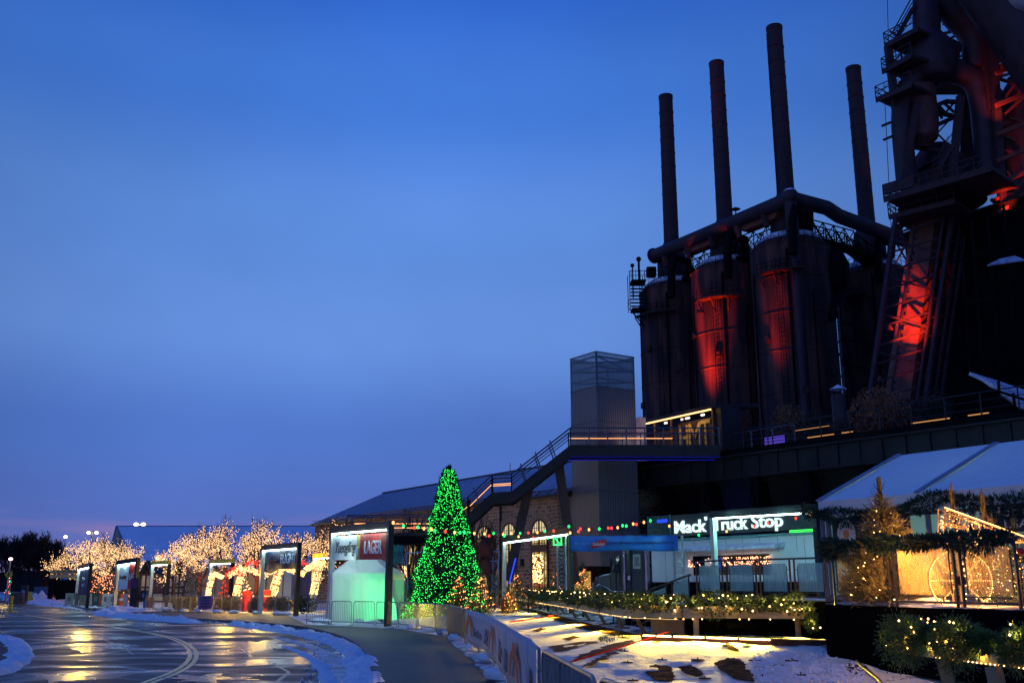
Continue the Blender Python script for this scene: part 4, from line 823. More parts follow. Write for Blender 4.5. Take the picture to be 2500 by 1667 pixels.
tag(s.build('light_string', emit('amber_bulb', (1, .42, .11), 8), origin=A), 'tangle of warm bulbs filling the triangular truss', 'light string')
lamp('amber_glow', 'POINT', at(2400, 1395, 19.4), 150, (1, .45, .12), tt, .15); lamp('amber_glow', 'POINT', at(2290, 1400, 20.3), 110, (1, .45, .12), tt, .15); lamp('amber_glow', 'POINT', at(2140, 1410, 19.6), 40, (1, .5, .15), tt, .15); lamp('amber_glow', 'POINT', at(2240, 1330, 19.9), 40, (1, .5, .15), tt, .15); lamp('amber_glow', 'POINT', at(2380, 1275, 19.6), 30, (1, .45, .12), tt, .15)
s = MB(); p = at(2412, 1297, 18.8)
for sg in (-1, 1): s.hexa([p+Vector((0, 0, 0)), p+Vector((.02, .03, 0)), p+Vector((.02+sg*.08, .03, -.3)), p+Vector((sg*.08, 0, -.3))], [p+Vector((sg*.1, -.03, .05)), p+Vector((.02+sg*.1, .03, .05)), p+Vector((.02+sg*.17, .03, -.27)), p+Vector((sg*.17, 0, -.27))])
s.ball(p, .06, 5); tag(s.build('bow', mat('red_ribbon', (.6, .02, .01), .5), origin=p), 'red ribbon bow tied on the lit triangular truss', 'bow')
p = at(2492, 1345, 18.0); s = MB(); s.ball(p, .07, 6); s.ball(p+Vector((.08, 0, -.03)), .06, 6); tag(s.build('bow', MATS['red_ribbon'], origin=p), 'small red bow on the railing at the right edge', 'bow')
# ================================================================== BIG WHITE TENT ON THE DECK
T0 = Vector((9.36, 30.6, 0)); TL = 17.0; ze = 4.3; zr = 6.0; HW = 4.1
bt_ = thing('event_tent', 'large white frame tent with sloping blue-lit roof at right', 'tent', T0)
TP = lambda a_, b_, z: T0+D1*a_+D2*b_+UP*z
s = MB(); ri, ei = TP(0, HW, zr), TP(0, -.05, ze)
nb_ = 5; bay = TL/nb_
for i in range(nb_):
    a0, a1 = i*bay+.06, (i+1)*bay-.06; m_ = 6
    for j in range(m_):
        u0, u1 = j/m_, (j+1)/m_; zf = lambda u, e: ze+(zr-ze)*u-(.05*math.sin(math.pi*u)*e)
        s.face([TP(a0, -.05+(HW+.05)*u0, zf(u0, 1)), TP(a1, -.05+(HW+.05)*u0, zf(u0, 1)), TP(a1, -.05+(HW+.05)*u1, zf(u1, 1)), TP(a0, -.05+(HW+.05)*u1, zf(u1, 1))])
s.face([TP(0, HW, zr), TP(TL, HW, zr), TP(TL, 2*HW, ze), TP(0, 2*HW, ze)]); s.face([TP(0, 0, ze), TP(0, HW, zr), TP(0, 2*HW, ze)])
s.build('roof', M_SNOW if 0 else cloth('tent_roof_cloth', (.78, .8, .83), .08), bt_)
s = MB()
for i in range(nb_+1): s.bar(TP(i*bay, -.07, ze+.03), TP(i*bay, HW, zr+.03), .16, .05)
s.build('roof_rib', mat('grey_strap', (.22, .26, .34), .5), bt_)
s = MB(); s.face([TP(0, -.07, ze-.45), TP(TL, -.07, ze-.45), TP(TL, -.07, ze), TP(0, -.07, ze)]); s.face([TP(0, -.07, ze-.45), TP(0, -.07, ze), TP(0, HW*2, ze), TP(0, HW*2, ze-.45)]); s.build('valance', cloth('valance_cloth', (.6, .58, .66), .2), bt_)
M_FR = mat('mauve_grey_frame', (.16, .15, .24), .4, .4); s = MB(); s2 = MB(); M_PAN = emit('lit_tent_interior', (.42, .80, .62), .42, True)
wall_z0, wall_z1 = DZ+.02, ze-.5
fr = [0, .22, 1.35, 1.6, 2.35, 2.6, 3.6, 4.9, 5.2, 6.4, 7.6, 7.9, 9.1, 10.3, 10.6, 11.8, 13, 15, TL]
for a_ in fr: s.box(TP(a_, .06, (wall_z0+wall_z1)/2), (.11, .1, wall_z1-wall_z0), D1)
for z in (wall_z0+.05, 3.05, wall_z1-.04): s.box(TP(TL/2, .06, z), (TL, .07, .09), D1)
s.build('wall_frame', M_FR, bt_)
for a0, a1 in zip(fr, fr[1:]): s2.face([TP(a0, .12, wall_z0), TP(a1, .12, wall_z0), TP(a1, .12, wall_z1), TP(a0, .12, wall_z1)])
s2.build('window_panel', cloth('clear_tent_window', (.6, .72, .66), .75), bt_)
lamp('tent_interior_light', 'POINT', TP(3, 3, 3.4), 60, (.55, 1, .78), bt_, .4); lamp('tent_interior_light', 'POINT', TP(9, 3, 3.4), 60, (.55, 1, .78), bt_, .4)
s = MB(); s.face([TP(-.02, 0, wall_z0), TP(-.02, 8.2, wall_z0), TP(-.02, 8.2, ze), TP(-.02, 0, ze)]); s.build('end_wall', M_WHITEC, bt_)
M_BLK = mat('black_sign_board', (.01, .01, .014), .4); M_CREAM = mat('cream_print', (.7, .62, .48), .6); M_ORNG = mat('orange_print', (.8, .25, .05), .6)
def sign_on(a0, a1, z0, z1, off, name, lab):
    t = thing(name, lab, 'sign', TP((a0+a1)/2, off, (z0+z1)/2)); s = MB(); s.box(TP((a0+a1)/2, off, (z0+z1)/2), (a1-a0, .03, z1-z0), D1); s.build('board', M_BLK, t); return t
sg = sign_on(.45, 3.1, 3.0, 3.75, -.04, 'name_sign', 'black sign with a round emblem and cream lettering under the tent eave')
s = MB(); cc = TP(.95, -.065, 3.3); s.face([cc+D1*.33*math.cos(a_*.2618)+UP*.42*math.sin(a_*.2618) for a_ in range(24)]); s.build('emblem', M_CREAM, sg)
s = MB(); cc = TP(.95, -.072, 3.3); s.face([cc+D1*.11*math.cos(a_*.5236)+UP*.13*math.sin(a_*.5236) for a_ in range(12)]); s.build('emblem_sun', M_ORNG, sg)
s = MB(); cc = TP(.95, -.074, 3.3)
for k in range(12): a_ = k*.5236; p, q = cc+D1*.2*math.cos(a_)+UP*.25*math.sin(a_), cc+D1*.27*math.cos(a_)+UP*.34*math.sin(a_); s.bar(p, q, .03, .006)
s.build('emblem_ray', M_BLK, sg)
text('lettering', 'ARTISAN', TP(2.2, -.066, 3.5), D1, UP, M_CREAM, sg, width=1.4, height=.26, off=.01)
sg = sign_on(5.3, 7.5, 3.15, 3.85, -.04, 'name_sign', 'dim sign reading Hot Glass under the tent eave')
text('lettering', 'Hot Glass', TP(6.4, -.066, 3.66), D1, UP, M_CREAM, sg, width=1.8, height=.24); text('lettering', 'LSAT', TP(6.3, -.066, 3.35), D1, UP, M_CREAM, sg, width=.9, height=.2)
garland('garland', [TP(-.5, -.15, 4.15), TP(0, -.2, 3.95), TP(1.2, -.15, 3.85), TP(2.6, -.15, 3.85), TP(3.4, -.15, 4.0), TP(4.3, -.15, 4.22), TP(4.8, -.15, 4.0), TP(6, -.15, 3.85), TP(7, -.15, 3.95)], .17, 700, 'dark garland hung under the left half of the tent eave', 0, M_NEEDLE, ll=.13, droop=.8, seed=13)
garland('garland', [TP(7.6, -.15, 3.8), TP(8.5, -.15, 4.0), TP(9.0, -.15, 4.45), TP(9.8, -.15, 4.5), TP(10.8, -.15, 4.25), TP(12, -.15, 4.2), TP(14, -.15, 4.4)], .2, 800, 'dark garland arching up on the right half of the tent eave', 0, M_NEEDLE, ll=.13, droop=.8, seed=14)
# ================================================================== WHITE KIOSK (CONTAINER), SIGN, AWNING
B0 = Vector((8.22, 60, 0)); KP = lambda a_, b_, z: B0+D1*a_+D2*b_+UP*z; KL = 12.15
ks = thing('food_kiosk', 'long white container kiosk lit teal, under a glowing sign', 'kiosk', B0)
M_WHT = mat('white_painted_panel', (.72, .75, .74), .45, 0, .06, .8)
s = MB(); wx0, wx1 = None, None
def kt(x):  # parameter along the front seen in column x
    lo, hi = -2, 16
    for _ in range(40):
        m = (lo+hi)/2; p = KP(m, 0, 3); X = 1250+FPX*p.x/(p.y*math.cos(PITCH)+1.1*math.sin(PITCH)); lo, hi = (m, hi) if X < x else (lo, m)
    return lo
w0, w1 = kt(1686), kt(1879)
for a0, a1, z0, z1 in ((0, w0, 2.0, 4.25), (w1, KL, 2.0, 4.25), (w0, w1, 3.4, 4.25), (w0, w1, 2.0, 2.35)):
    s.box(KP((a0+a1)/2, .1, (z0+z1)/2), (a1-a0, .2, z1-z0), D1)
s.box(KP(KL/2, 1.4, 4.2), (KL, 2.4, .1), D1); s.box(KP(.06, 1.4, 3.1), (.1, 2.3, 2.15), D1); s.box(KP(KL-.06, 1.4, 3.1), (.1, 2.3, 2.15), D1); s.build('wall', M_WHT, ks)
s = MB(); s.box(KP((w0+w1)/2, 1.2, 2.9), (w1-w0+.3, .1, 1.3), D1); s.build('serving_hatch', mat('hatch_interior', (.07, .07, .08), .6), ks)
s = MB(); s.box(KP(KL/2, .9, 1.75), (KL*.99, 1.4, .46), D1); s.build('chassis', M_DARK, ks)
s = MB(); s.box(KP(KL/2, .02, 4.33), (KL, .3, .14), D1); s.build('roof_trim', mat('teal_trim', (.12, .30, .26), .4), ks)
gstrip = MB(); gstrip.box(KP((kt(1938)+KL)/2, -.16, 4.45), (KL-kt(1938), .03, .12), D1); gstrip.build('green_light_bar', emit('green_light_bar', (.05, 1, .1), 1.6), ks)
s = MB(); a0, a1 = kt(1646), kt(1919)
s.hexa([KP(a0, -.02, 3.7), KP(a1, -.02, 3.7), KP(a1, -.75, 3.62), KP(a0, -.75, 3.62)][::-1], [KP(a0, -.02, 3.95), KP(a1, -.02, 3.95), KP(a1, -.75, 3.78), KP(a0, -.75, 3.78)][::-1]); aw = s.build('awning', mat('awning_white', (.75, .78, .8), .5), ks)
rnd = random.Random(31); s = MB(); a0, a1 = kt(1684), kt(1883)
for i in range(330):
    u = rnd.random(); 
    if .06 < u < .42 and rnd.random() < .8: continue
    s.octa(KP(a0+(a1-a0)*u, -.12, (3.05 if u > .06 else 2.95)+.22*rnd.random()*rnd.choice((-1, 1))), .025)
tag(s.build('light_string', emit('peach_bulb', (1, .40, .2), 6), origin=KP(6, -.12, 3)), 'fringe of peach-coloured bulbs hung below the awning of the white kiosk', 'light string')
s = MB()
for i in range(1, 10): s.box(KP(i*1.22, -.005, 3.85), (.02, .014, .8), D1)
for i in (1, 9.4): s.box(KP(i*1.22, -.005, 3.1), (.02, .014, 2.1), D1)
s.build('panel_joint', mat('grey_joint', (.25, .27, .27), .6), ks)
for i, x in enumerate((1694, 1868)): s = MB(); s.box(KP(kt(x), 1.1, 3.0), (.5, .03, .5), D1); s.build('menu_board', emit('menu_glow%d' % i, ((.5, .55, .6), (.6, .45, .3))[i], .5), ks)
s = MB()
for i in range(7): s.box(KP(w0+.5+i*(w1-w0-.8)/6, 1.0, 2.62), (.3, .3, .3+.12*(i % 3)), D1)
s.build('counter_equipment', mat('dull_steel_kit', (.2, .2, .2), .4, .5), ks)
s = MB(); s.box(KP(kt(1780), -.62, 2.95), (.28, .03, .62), D1); tag(s.build('cloth', mat('violet_cloth', (.12, .10, .5), .7), origin=KP(kt(1780), -.6, 3)), 'small violet cloth hanging in front of the kiosk hatch', 'cloth')
# roof vent
vx = kt(1956); s = MB(); s.lathe(KP(vx, 1.2, 4.3), [(.62, 0), (.62, .62), (.75, .62), (.75, 1.02)], 20); s.lathe(KP(vx+.1, 1.2, 5.3), [(.62, 0), (.64, .2), (.5, .32), (.02, .36)], 20); s.build('roof_vent', mat('vent_metal', (.5, .55, .6), .4, .5), ks)
# sign
sp = thing('roof_sign', 'dark mesh roof sign reading Mack Truck Stop in glowing white letters', 'sign', KP(KL/2, -.2, 4.5)); s = MB()
s.box(KP((kt(1648)+KL)/2, -.12, 5.12), (KL-kt(1648), .05, 1.2), D1); s.build('back_panel', mat('sign_mesh_panel', (.03, .05, .05), .6), sp)
s = MB()
for i in range(30): x = -.05+i*.068; s.bar(KP(x, -.15, 4.5), KP(x, -.15, 5.75), .012)
for i in range(16): z = 4.5+i*.083; s.bar(KP(-.05, -.15, z), KP(2.0, -.15, z), .012)
for x in (-.05, kt(1645)): s.bar(KP(x, -.15, 4.4), KP(x, -.15, 5.78), .06)
s.build('mesh_screen', mat('green_lit_mesh', (.10, .22, .18), .5), sp)
M_LET = emit('white_letter_light', (.75, 1, .98), 1.25)
def letters(tx, x0, x1, zc, h, off=.02): text('lettering', tx, KP((kt(x0)+kt(x1))/2, -.2, zc), D1, UP, M_LET, sp, width=kt(x1)-kt(x0), height=h, ext=.04, off=off)
letters('Mack', 1657, 1735, 5.03, .70, .013); letters("'", 1732, 1737, 5.40, .2); letters('Truck', 1751, 1837, 5.04, .70, .013); letters('Stop', 1847, 1924, 4.95, .88, .013)
sm = MB(); sm.box(KP(1.25, -.19, 5.45), (.9, .03, .2), D1); sm.build('small_blue_sign', emit('small_blue_sign', (.03, .1, 1), .9), sp)
# ================================================================== SEMI TRUCK
TX = lambda x, Y, z: px_at(x, Y, z)
M_TRK = mat('dark_grey_truck_paint', (.045, .05, .055), .28, .4, .15, 1); M_CHR = mat('chrome', (.6, .6, .6), .12, 1, .1, 3); M_TYR = mat('tyre_rubber', (.012, .012, .012), .8); M_WIN = mat('dark_glass', (.02, .022, .028), .08)
tk = thing('semi_truck', 'dark grey long-nosed semi truck beside the white kiosk', 'truck', (7.1, 56.5, .3))
# local axes: nose toward -X (left), body along u
o_ = px_at(1507, 56, .3); U_ = Vector((.97, -.24, 0)).normalized(); V_ = Vector((.24, .97, 0))
Q = lambda u, v, z: o_+U_*u*.735+V_*v+UP*z
def loft(secs, name, m, parent):
    s = MB()
    for a, b in zip(secs, secs[1:]):
        pa = [Q(a[0], -a[1], a[2]), Q(a[0], a[1], a[2]), Q(a[0], a[1]*a[4], a[3]), Q(a[0], -a[1]*a[4], a[3])]; pb = [Q(b[0], -b[1], b[2]), Q(b[0], b[1], b[2]), Q(b[0], b[1]*b[4], b[3]), Q(b[0], -b[1]*b[4], b[3])]
        s.hexa(pa, pb)
    o = s.build(name, m, parent, smooth=False); o.modifiers.new('b', 'BEVEL').width = .05; return o
loft([(-1.55, .75, .75, 1.75, .8), (-1.35, .85, .7, 1.95, .85), (-.2, 1.0, .7, 2.1, .9)], 'hood', M_TRK, tk)
loft([(-.2, 1.05, .7, 2.15, .95), (.2, 1.1, .7, 3.0, .92), (.5, 1.15, .7, 3.2, .92), (.9, 1.15, .7, 3.5, .9)], 'cab', M_TRK, tk)
loft([(.92, 1.18, .7, 3.55, .95), (1.3, 1.2, .7, 3.75, .96), (2.35, 1.2, .7, 3.75, .96)], 'sleeper', M_TRK, tk)
s = MB(); s.face([Q(-.02, -1.1, 2.2), Q(.48, -1.12, 2.2), Q(.5, -1.1, 2.95), Q(.24, -1.06, 2.95)]); s.face([Q(-.22, .95, 2.18), Q(-.22, -.95, 2.18), Q(.15, -.9, 2.98), Q(.15, .9, 2.98)]); s.build('windscreen', M_WIN, tk)
s = MB(); s.box(Q(1.75, -1.225, 2.75), (.4, .02, .75), U_, V_); s.build('side_window', mat('pale_window', (.35, .36, .33), .2, .2), tk)
s = MB(); s.box(Q(1.75, -1.24, 2.75), (.27, .01, .5), U_, V_); s.build('window_inset', mat('window_inner', (.2, .22, .2), .2, .3), tk)
for u in (.82, 2.42): s = MB(); s.tube(Q(u, -1.25, .9), Q(u, -1.25, 3.9), .07, n=10); s.build('exhaust_stack', M_CHR, tk)
s = MB(); s.box(Q(-1.62, 0, 1.2), (.08, 1.3, .9), U_, V_); s.build('grille', M_CHR, tk)
s = MB(); s.box(Q(-1.75, 0, .62), (.22, 2.3, .38), U_, V_); s.build('bumper', M_CHR, tk)
s = MB(); s.sweep([Q(-1.6, -1.05, .9), Q(-1.45, -1.08, 1.25), Q(-1.0, -1.1, 1.4), Q(-.5, -1.12, 1.2), Q(-.2, -1.12, .8)], .17, 8); s.build('fender', M_TRK, tk, smooth=True)
s = MB(); s.sweep([Q(-1.5, -1.08, 1.32), Q(-1.1, -1.12, 1.56), Q(-.6, -1.12, 1.4), Q(-.1, -1.15, 1.2), Q(.8, -1.2, 1.2)], [.02, .045, .04, .03, .02], 6); s.build('snow_cap', M_SNOW, tk)
s = MB(); s.sweep([Q(-1.5, -.3, 1.9), Q(-.9, 0, 2.06), Q(-.4, -.2, 2.12)], [.02, .04, .02], 6); s.build('snow_patch', M_SNOW, tk)
s = MB(); s.box(Q(-.1, -1.3, 2.55), (.1, .22, .7), U_, V_); s.bar(Q(0, -1.1, 2.7), Q(-.1, -1.3, 2.7), .04); s.build('mirror', M_STEEL, tk)
for u in (-1.0, 1.9):
    s = MB(); s.tube(Q(u, -1.15, .48), Q(u, -.85, .48), .5, n=20); s.build('wheel', M_TYR, tk)
s = MB(); s.box(Q(-1.66, -.86, 1.05), (.06, .3, .25), U_, V_); s.build('headlight', mat('headlight_lens', (.5, .5, .5), .1), tk)
s = MB(); s.box(Q(1.15, -1.235, 1.9), (.14, .01, .22), U_, V_); s.build('door_badge', M_CHR, tk)
s = MB(); s.box(Q(.5, 0, .62), (3.2, .9, .2), U_, V_); s.build('frame', M_DARK, tk)
s = MB(); p_ = px_at(1468, 50, 0)  # white letter sculpture before the bumper
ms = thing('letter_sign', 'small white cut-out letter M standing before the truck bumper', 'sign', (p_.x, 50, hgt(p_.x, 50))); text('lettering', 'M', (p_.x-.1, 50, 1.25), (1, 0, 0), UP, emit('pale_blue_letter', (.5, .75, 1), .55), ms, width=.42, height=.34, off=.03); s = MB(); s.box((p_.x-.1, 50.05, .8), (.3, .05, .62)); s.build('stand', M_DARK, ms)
# ================================================================== GATE FRAMES
M_GBLK = mat('black_gate_paint', (.014, .014, .02), .45, .2, .2, 2); M_GYEL = mat('yellow_gate_paint', (.9, .58, .05), .5, 0, .15, 2)
def gate(pL, pR, yTL, yTR, label, group='tall portal frames along the street', beam=None, bw=.26, bd=.34, led=True, zb=None, name='portal_frame', ledE=None, lw_=.8):
    pL, pR = Vector(pL), Vector(pR); zL, zR = at(1250, yTL, pL.y).z, at(1250, yTR, pR.y).z; t = thing(name, label, 'frame', pL, group)
    d = (pR-pL).normalized(); b0, b1 = pL.z, pR.z
    s = MB(); s.box(Vector((pL.x, pL.y, (b0+zL-bd)/2)), (bw, bw, zL-bd-b0), d); s.build('post', M_GALV, t)  # pale left, black right: lit and shaded sides put into the post colours
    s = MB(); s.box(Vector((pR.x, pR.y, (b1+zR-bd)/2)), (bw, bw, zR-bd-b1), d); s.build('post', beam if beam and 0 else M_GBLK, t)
    a, b = Vector((pL.x, pL.y, zL-bd/2))-d*bw/2, Vector((pR.x, pR.y, zR-bd/2))+d*bw/2; s = MB(); s.bar(a, b, bw*1.02, bd); s.build('beam', beam or M_GBLK, t)
    s = MB(); s.bar(a+d*(bw+.02)-UP*(bd/2+.03), b-d*(bw+.02)-UP*(bd/2+.03), bw*lw_, .05)
    if led: s.build('led_strip', ledE or M_LED, t)
    return t, Vector((pL.x, pL.y, zL-bd)), Vector((pR.x, pR.y, zR-bd)), d
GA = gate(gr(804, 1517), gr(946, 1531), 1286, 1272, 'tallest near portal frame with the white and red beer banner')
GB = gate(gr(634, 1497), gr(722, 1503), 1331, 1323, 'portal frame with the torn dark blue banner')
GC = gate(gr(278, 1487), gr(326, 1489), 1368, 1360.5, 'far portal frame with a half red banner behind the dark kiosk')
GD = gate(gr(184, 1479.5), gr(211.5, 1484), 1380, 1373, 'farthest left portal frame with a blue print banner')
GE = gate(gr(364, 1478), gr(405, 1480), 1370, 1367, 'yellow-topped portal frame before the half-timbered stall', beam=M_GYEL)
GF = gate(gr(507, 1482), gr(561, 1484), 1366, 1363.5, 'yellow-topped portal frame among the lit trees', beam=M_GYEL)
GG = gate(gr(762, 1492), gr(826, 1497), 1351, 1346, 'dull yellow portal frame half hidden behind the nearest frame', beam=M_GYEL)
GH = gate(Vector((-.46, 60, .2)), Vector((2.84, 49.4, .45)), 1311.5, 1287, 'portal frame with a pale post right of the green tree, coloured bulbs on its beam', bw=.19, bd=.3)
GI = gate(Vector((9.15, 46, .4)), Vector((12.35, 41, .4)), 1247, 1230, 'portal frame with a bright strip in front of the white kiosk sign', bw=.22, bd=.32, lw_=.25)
M_BW = mat('white_banner_print', (.88, .90, .86), .55, 0, .07, 3); M_BR = mat('red_banner_print', (.55, .03, .03), .5, 0, .25, 2); M_BBL = mat('navy_banner_print', (.008, .018, .085), .5, 0, .3, 2); M_INK = mat('black_ink', (.01, .01, .012), .5); M_WPR = mat('white_print', (.85, .85, .85), .5, 0, .03, 2); M_GLD = mat('yellow_green_print', (.45, .42, .08), .5)
def gate_banner(G, f0, f1, drop0, drop1, parts, label, sag=0):
    t_, a, b, d = G; L_ = (b-a).length; a_, b_ = a+(b-a)*f0-UP*drop0, a+(b-a)*f1-UP*drop0; n_ = Vector((d.y, -d.x, 0)); h = drop1-drop0; bt = thing('banner', label, 'banner', a_, 'printed banners hung in the portal frames')
    e = (b_-a_)
    for (u0, u1, m, nm_) in parts:
        s = MB(); k = 6
        for i in range(k):
            x0, x1 = u0+(u1-u0)*i/k, u0+(u1-u0)*(i+1)/k; w0_, w1_ = n_*.03*math.sin(x0*14), n_*.03*math.sin(x1*14)
            p, q = a_+e*x0+w0_, a_+e*x1+w1_; s.face([p-UP*h, q-UP*h, q, p])
        o = s.build(nm_, m, bt); o.modifiers.new('thick', 'SOLIDIFY').thickness = .01
    return bt, a_, e, n_, h
def btext(B, body, u, v, w_, hh, m, off=.05, o2=0, sh=0):
    bt, a, e, n_, h = B; text('lettering', body, a+e*u-UP*h*v+n_*off, e, UP, m, bt, width=w_, height=hh, off=o2, shear=sh)
B = gate_banner(GA, .02, .97, .16, 1.36, [(0, .46, M_BW, 'white_panel'), (.46, .53, M_GLD, 'bottle_panel'), (.53, 1, M_BR, 'red_panel')], 'white and red beer banner reading Lager in the nearest portal frame')
btext(B, 'Yuengling', .27, .55, 3.0, .72, M_INK, .06, .0, .45); btext(B, 'LAGER', .77, .52, 2.3, .62, M_WPR, .06, .02)
bt, a, e, n_, h = B; s = MB(); p = a+e*.495+n_*.06-UP*h*.55; s.hexa([p-e*.016-UP*.4, p+e*.016-UP*.4, p+e*.016-UP*.4+n_*.02, p-e*.016-UP*.4+n_*.02], [p-e*.016+UP*.1, p+e*.016+UP*.1, p+e*.016+UP*.1+n_*.02, p-e*.016+UP*.1+n_*.02]); s.build('bottle_print', M_BW, bt)
for u in (.6, .955): s = MB(); c_ = a+e*u+n_*.05-UP*h*.5; s.face([c_+(e.normalized()*math.cos(k*.6283+1.57)+UP*math.sin(k*.6283+1.57))*(.12 if k % 2 == 0 else .05) for k in range(10)][::-1]); s.build('star', M_GLD, bt)
B = gate_banner(GB, .07, .97, .1, 1.25, [(0, .47, M_BBL, 'blue_panel'), (.47, 1, mat('dark_navy', (.012, .016, .06), .5), 'navy_panel')], 'torn navy banner reading Flight in the second portal frame')
btext(B, 'FLIGHT', .75, .45, 2.6, .6, mat('pale_blue_print', (.62, .72, .95), .5), .06, .01); btext(B, 'Yuengling', .27, .6, 1.7, .5, M_INK, .06, 0, .4)
bt, a, e, n_, h = B; s = MB(); p = a-UP*h; s.face([p, p+e*.02-UP*.0, p+e*.2-UP*.28, p-e*.02-UP*.1]); s.face([p, p+e*.46, p+e*.2-UP*.28]); o = s.build('torn_corner', M_BBL, bt)
B = gate_banner(GC, .1, .95, .1, 1.9, [(0, .6, M_BW, 'white_panel'), (.6, 1, M_BR, 'red_panel')], 'white and red banner in the far portal frame by the dark kiosk'); btext(B, 'LAG', .82, .5, .8, .45, M_WPR); btext(B, 'Yuengling', .3, .5, 1.3, .4, M_INK, .05, 0, .4)
B = gate_banner(GD, .1, .95, .15, 2.2, [(0, 1, M_BBL, 'blue_panel')], 'blue print banner in the farthest portal frame'); btext(B, 'Premium', .5, .35, 1.6, .3, M_WPR); btext(B, 'Traditional', .5, .6, 1.8, .25, M_WPR)
# ------------------------------------------------ green lit tent
GT = Vector((px_at(888, 53.4, 0).x, 53.4, 0)); gt = thing('party_tent', 'small white peaked tent flooded with green and white light behind barricades', 'tent', GT)
fw = (px_at(948, 51.8, 2.3)-px_at(808, 51.8, 2.3)).length; X0, X1 = px_at(807, 51.8, 0).x, px_at(950, 51.8, 0).x; YF, YB = 51.8, 55.0; ZE, ZP = 2.42, 3.72
cor = [Vector((X0, YF, 0)), Vector((X1, YF-.1, 0)), Vector((X1+.35, YB, 0)), Vector((X0-.75, YB, 0))]; apex = px_at(890, 53.4, ZP)
s = MB()
for i in range(4):
    a, b = cor[i], cor[(i+1) % 4]; k = 8; R2 = 5
    for j in range(R2):
        for q in range(k):
            def P_(u, v):
                base = a.lerp(b, u)+UP*(ZE-.06*math.sin(math.pi*u)); m_ = base.lerp(apex, v); return m_-UP*(.03*math.sin(math.pi*v)*(.7+.3*math.cos(u*6.28)))
            s.face([P_(q/k, j/R2), P_((q+1)/k, j/R2), P_((q+1)/k, (j+1)/R2), P_(q/k, (j+1)/R2)])
s.build('roof', M_WHITEC, gt, smooth=True); s = MB()
for i in range(4):
    a, b = cor[i], cor[(i+1) % 4]; n_ = (b-a).normalized(); n_ = Vector((n_.y, -n_.x, 0))*.03
    for q in range(8): p, r_ = a.lerp(b, q/8)+n_, a.lerp(b, (q+1)/8)+n_; s.face([p+UP*(ZE-.32+.03*math.sin(q*2)), r_+UP*(ZE-.32+.03*math.sin(q*2+2)), r_+UP*ZE, p+UP*ZE])
s.build('valance', M_WHITEC, gt); s = MB()
for i in (0, 2, 3):
    a, b = cor[i], cor[(i+1) % 4]; k = 30; n_ = (b-a).normalized(); n_ = Vector((n_.y, -n_.x, 0))
    for q in range(k):
        f_ = lambda u: .07*fbm(u*9, i*3, 1, 2)+.04*math.sin(u*23)
        p, r_ = a.lerp(b, q/k), a.lerp(b, (q+1)/k); s.face([p+n_*f_(q/k)*1.8, r_+n_*f_((q+1)/k)*1.8, r_+n_*f_((q+1)/k)*.4+UP*(ZE-.1), p+n_*f_(q/k)*.4+UP*(ZE-.1)])
s.build('wall', M_WHITEC, gt, smooth=True)
s = MB(); p = cor[1]; s.face([p+Vector((0, .1, 0)), p+Vector((.5, .0, 0)), p+Vector((.15, .3, 1.3))]); s.face([cor[2]-Vector((.35, .0, 0)), cor[2]+Vector((.05, -.2, 0)), cor[2]+Vector((0, -.1, ZE))]); s.build('door_flap', M_WHITEC, gt)
for c_ in cor: s = MB(); s.tube(c_+Vector((0, .06, 0)), c_+Vector((0, .06, ZE)), .03, n=6); s.build('leg', M_GALV, gt)
fl = thing('flood_light', 'green floodlight standing on the ground right of the white tent', 'light', (X1-.1, 49.2, 0)); s = MB(); s.box((X1-.1, 49.2, .15), (.25, .2, .2)); s.build('housing', M_STEEL, fl)
lamp('green_beam', 'SPOT', (X1+.6, 48.6, .3), 800, (.04, 1, .22), fl, .08, (X1-.5, 52.2, 1.2), 72, 1)
fl = thing('flood_light', 'green floodlight between the white tent and the green tree', 'light', (X1+.9, 51.2, 0)); s = MB(); s.box((X1+.9, 51.2, .15), (.25, .2, .2)); s.build('housing', M_STEEL, fl)
lamp('green_beam', 'SPOT', (X1+.7, 51.0, .3), 110, (.04, 1, .16), fl, .08, (X1-.4, 52.2, .6), 90, .8)
for q_ in (.25, .75): lamp('strip_lamp', 'POINT', GI[1].lerp(GI[2], q_)-UP*.25+Vector((-.2, .1, 0)), 330, (.40, 1, .85), GI[0], .15)
lamp('strip_lamp', 'POINT', GH[2]-UP*.3, 40, (.4, 1, .85), GH[0], .15)
for q_ in (.2, .5, .8): lamp('strip_lamp', 'POINT', GA[1].lerp(GA[2], q_)-UP*.12+Vector((GA[3].y, -GA[3].x, 0))*.42, 9, (.75, 1, .94), GA[0], .05); lamp('strip_lamp', 'POINT', GB[1].lerp(GB[2], q_)-UP*.12+Vector((GB[3].y, -GB[3].x, 0))*.42, 6, (.75, 1, .94), GB[0], .05)
lamp('banner_lamp', 'SPOT', Vector((X0+.4, 49.0, 4.05)), 220, (.72, 1, .92), GA[0], .1, (X0+.5, 52, 1.3), 80, .6)
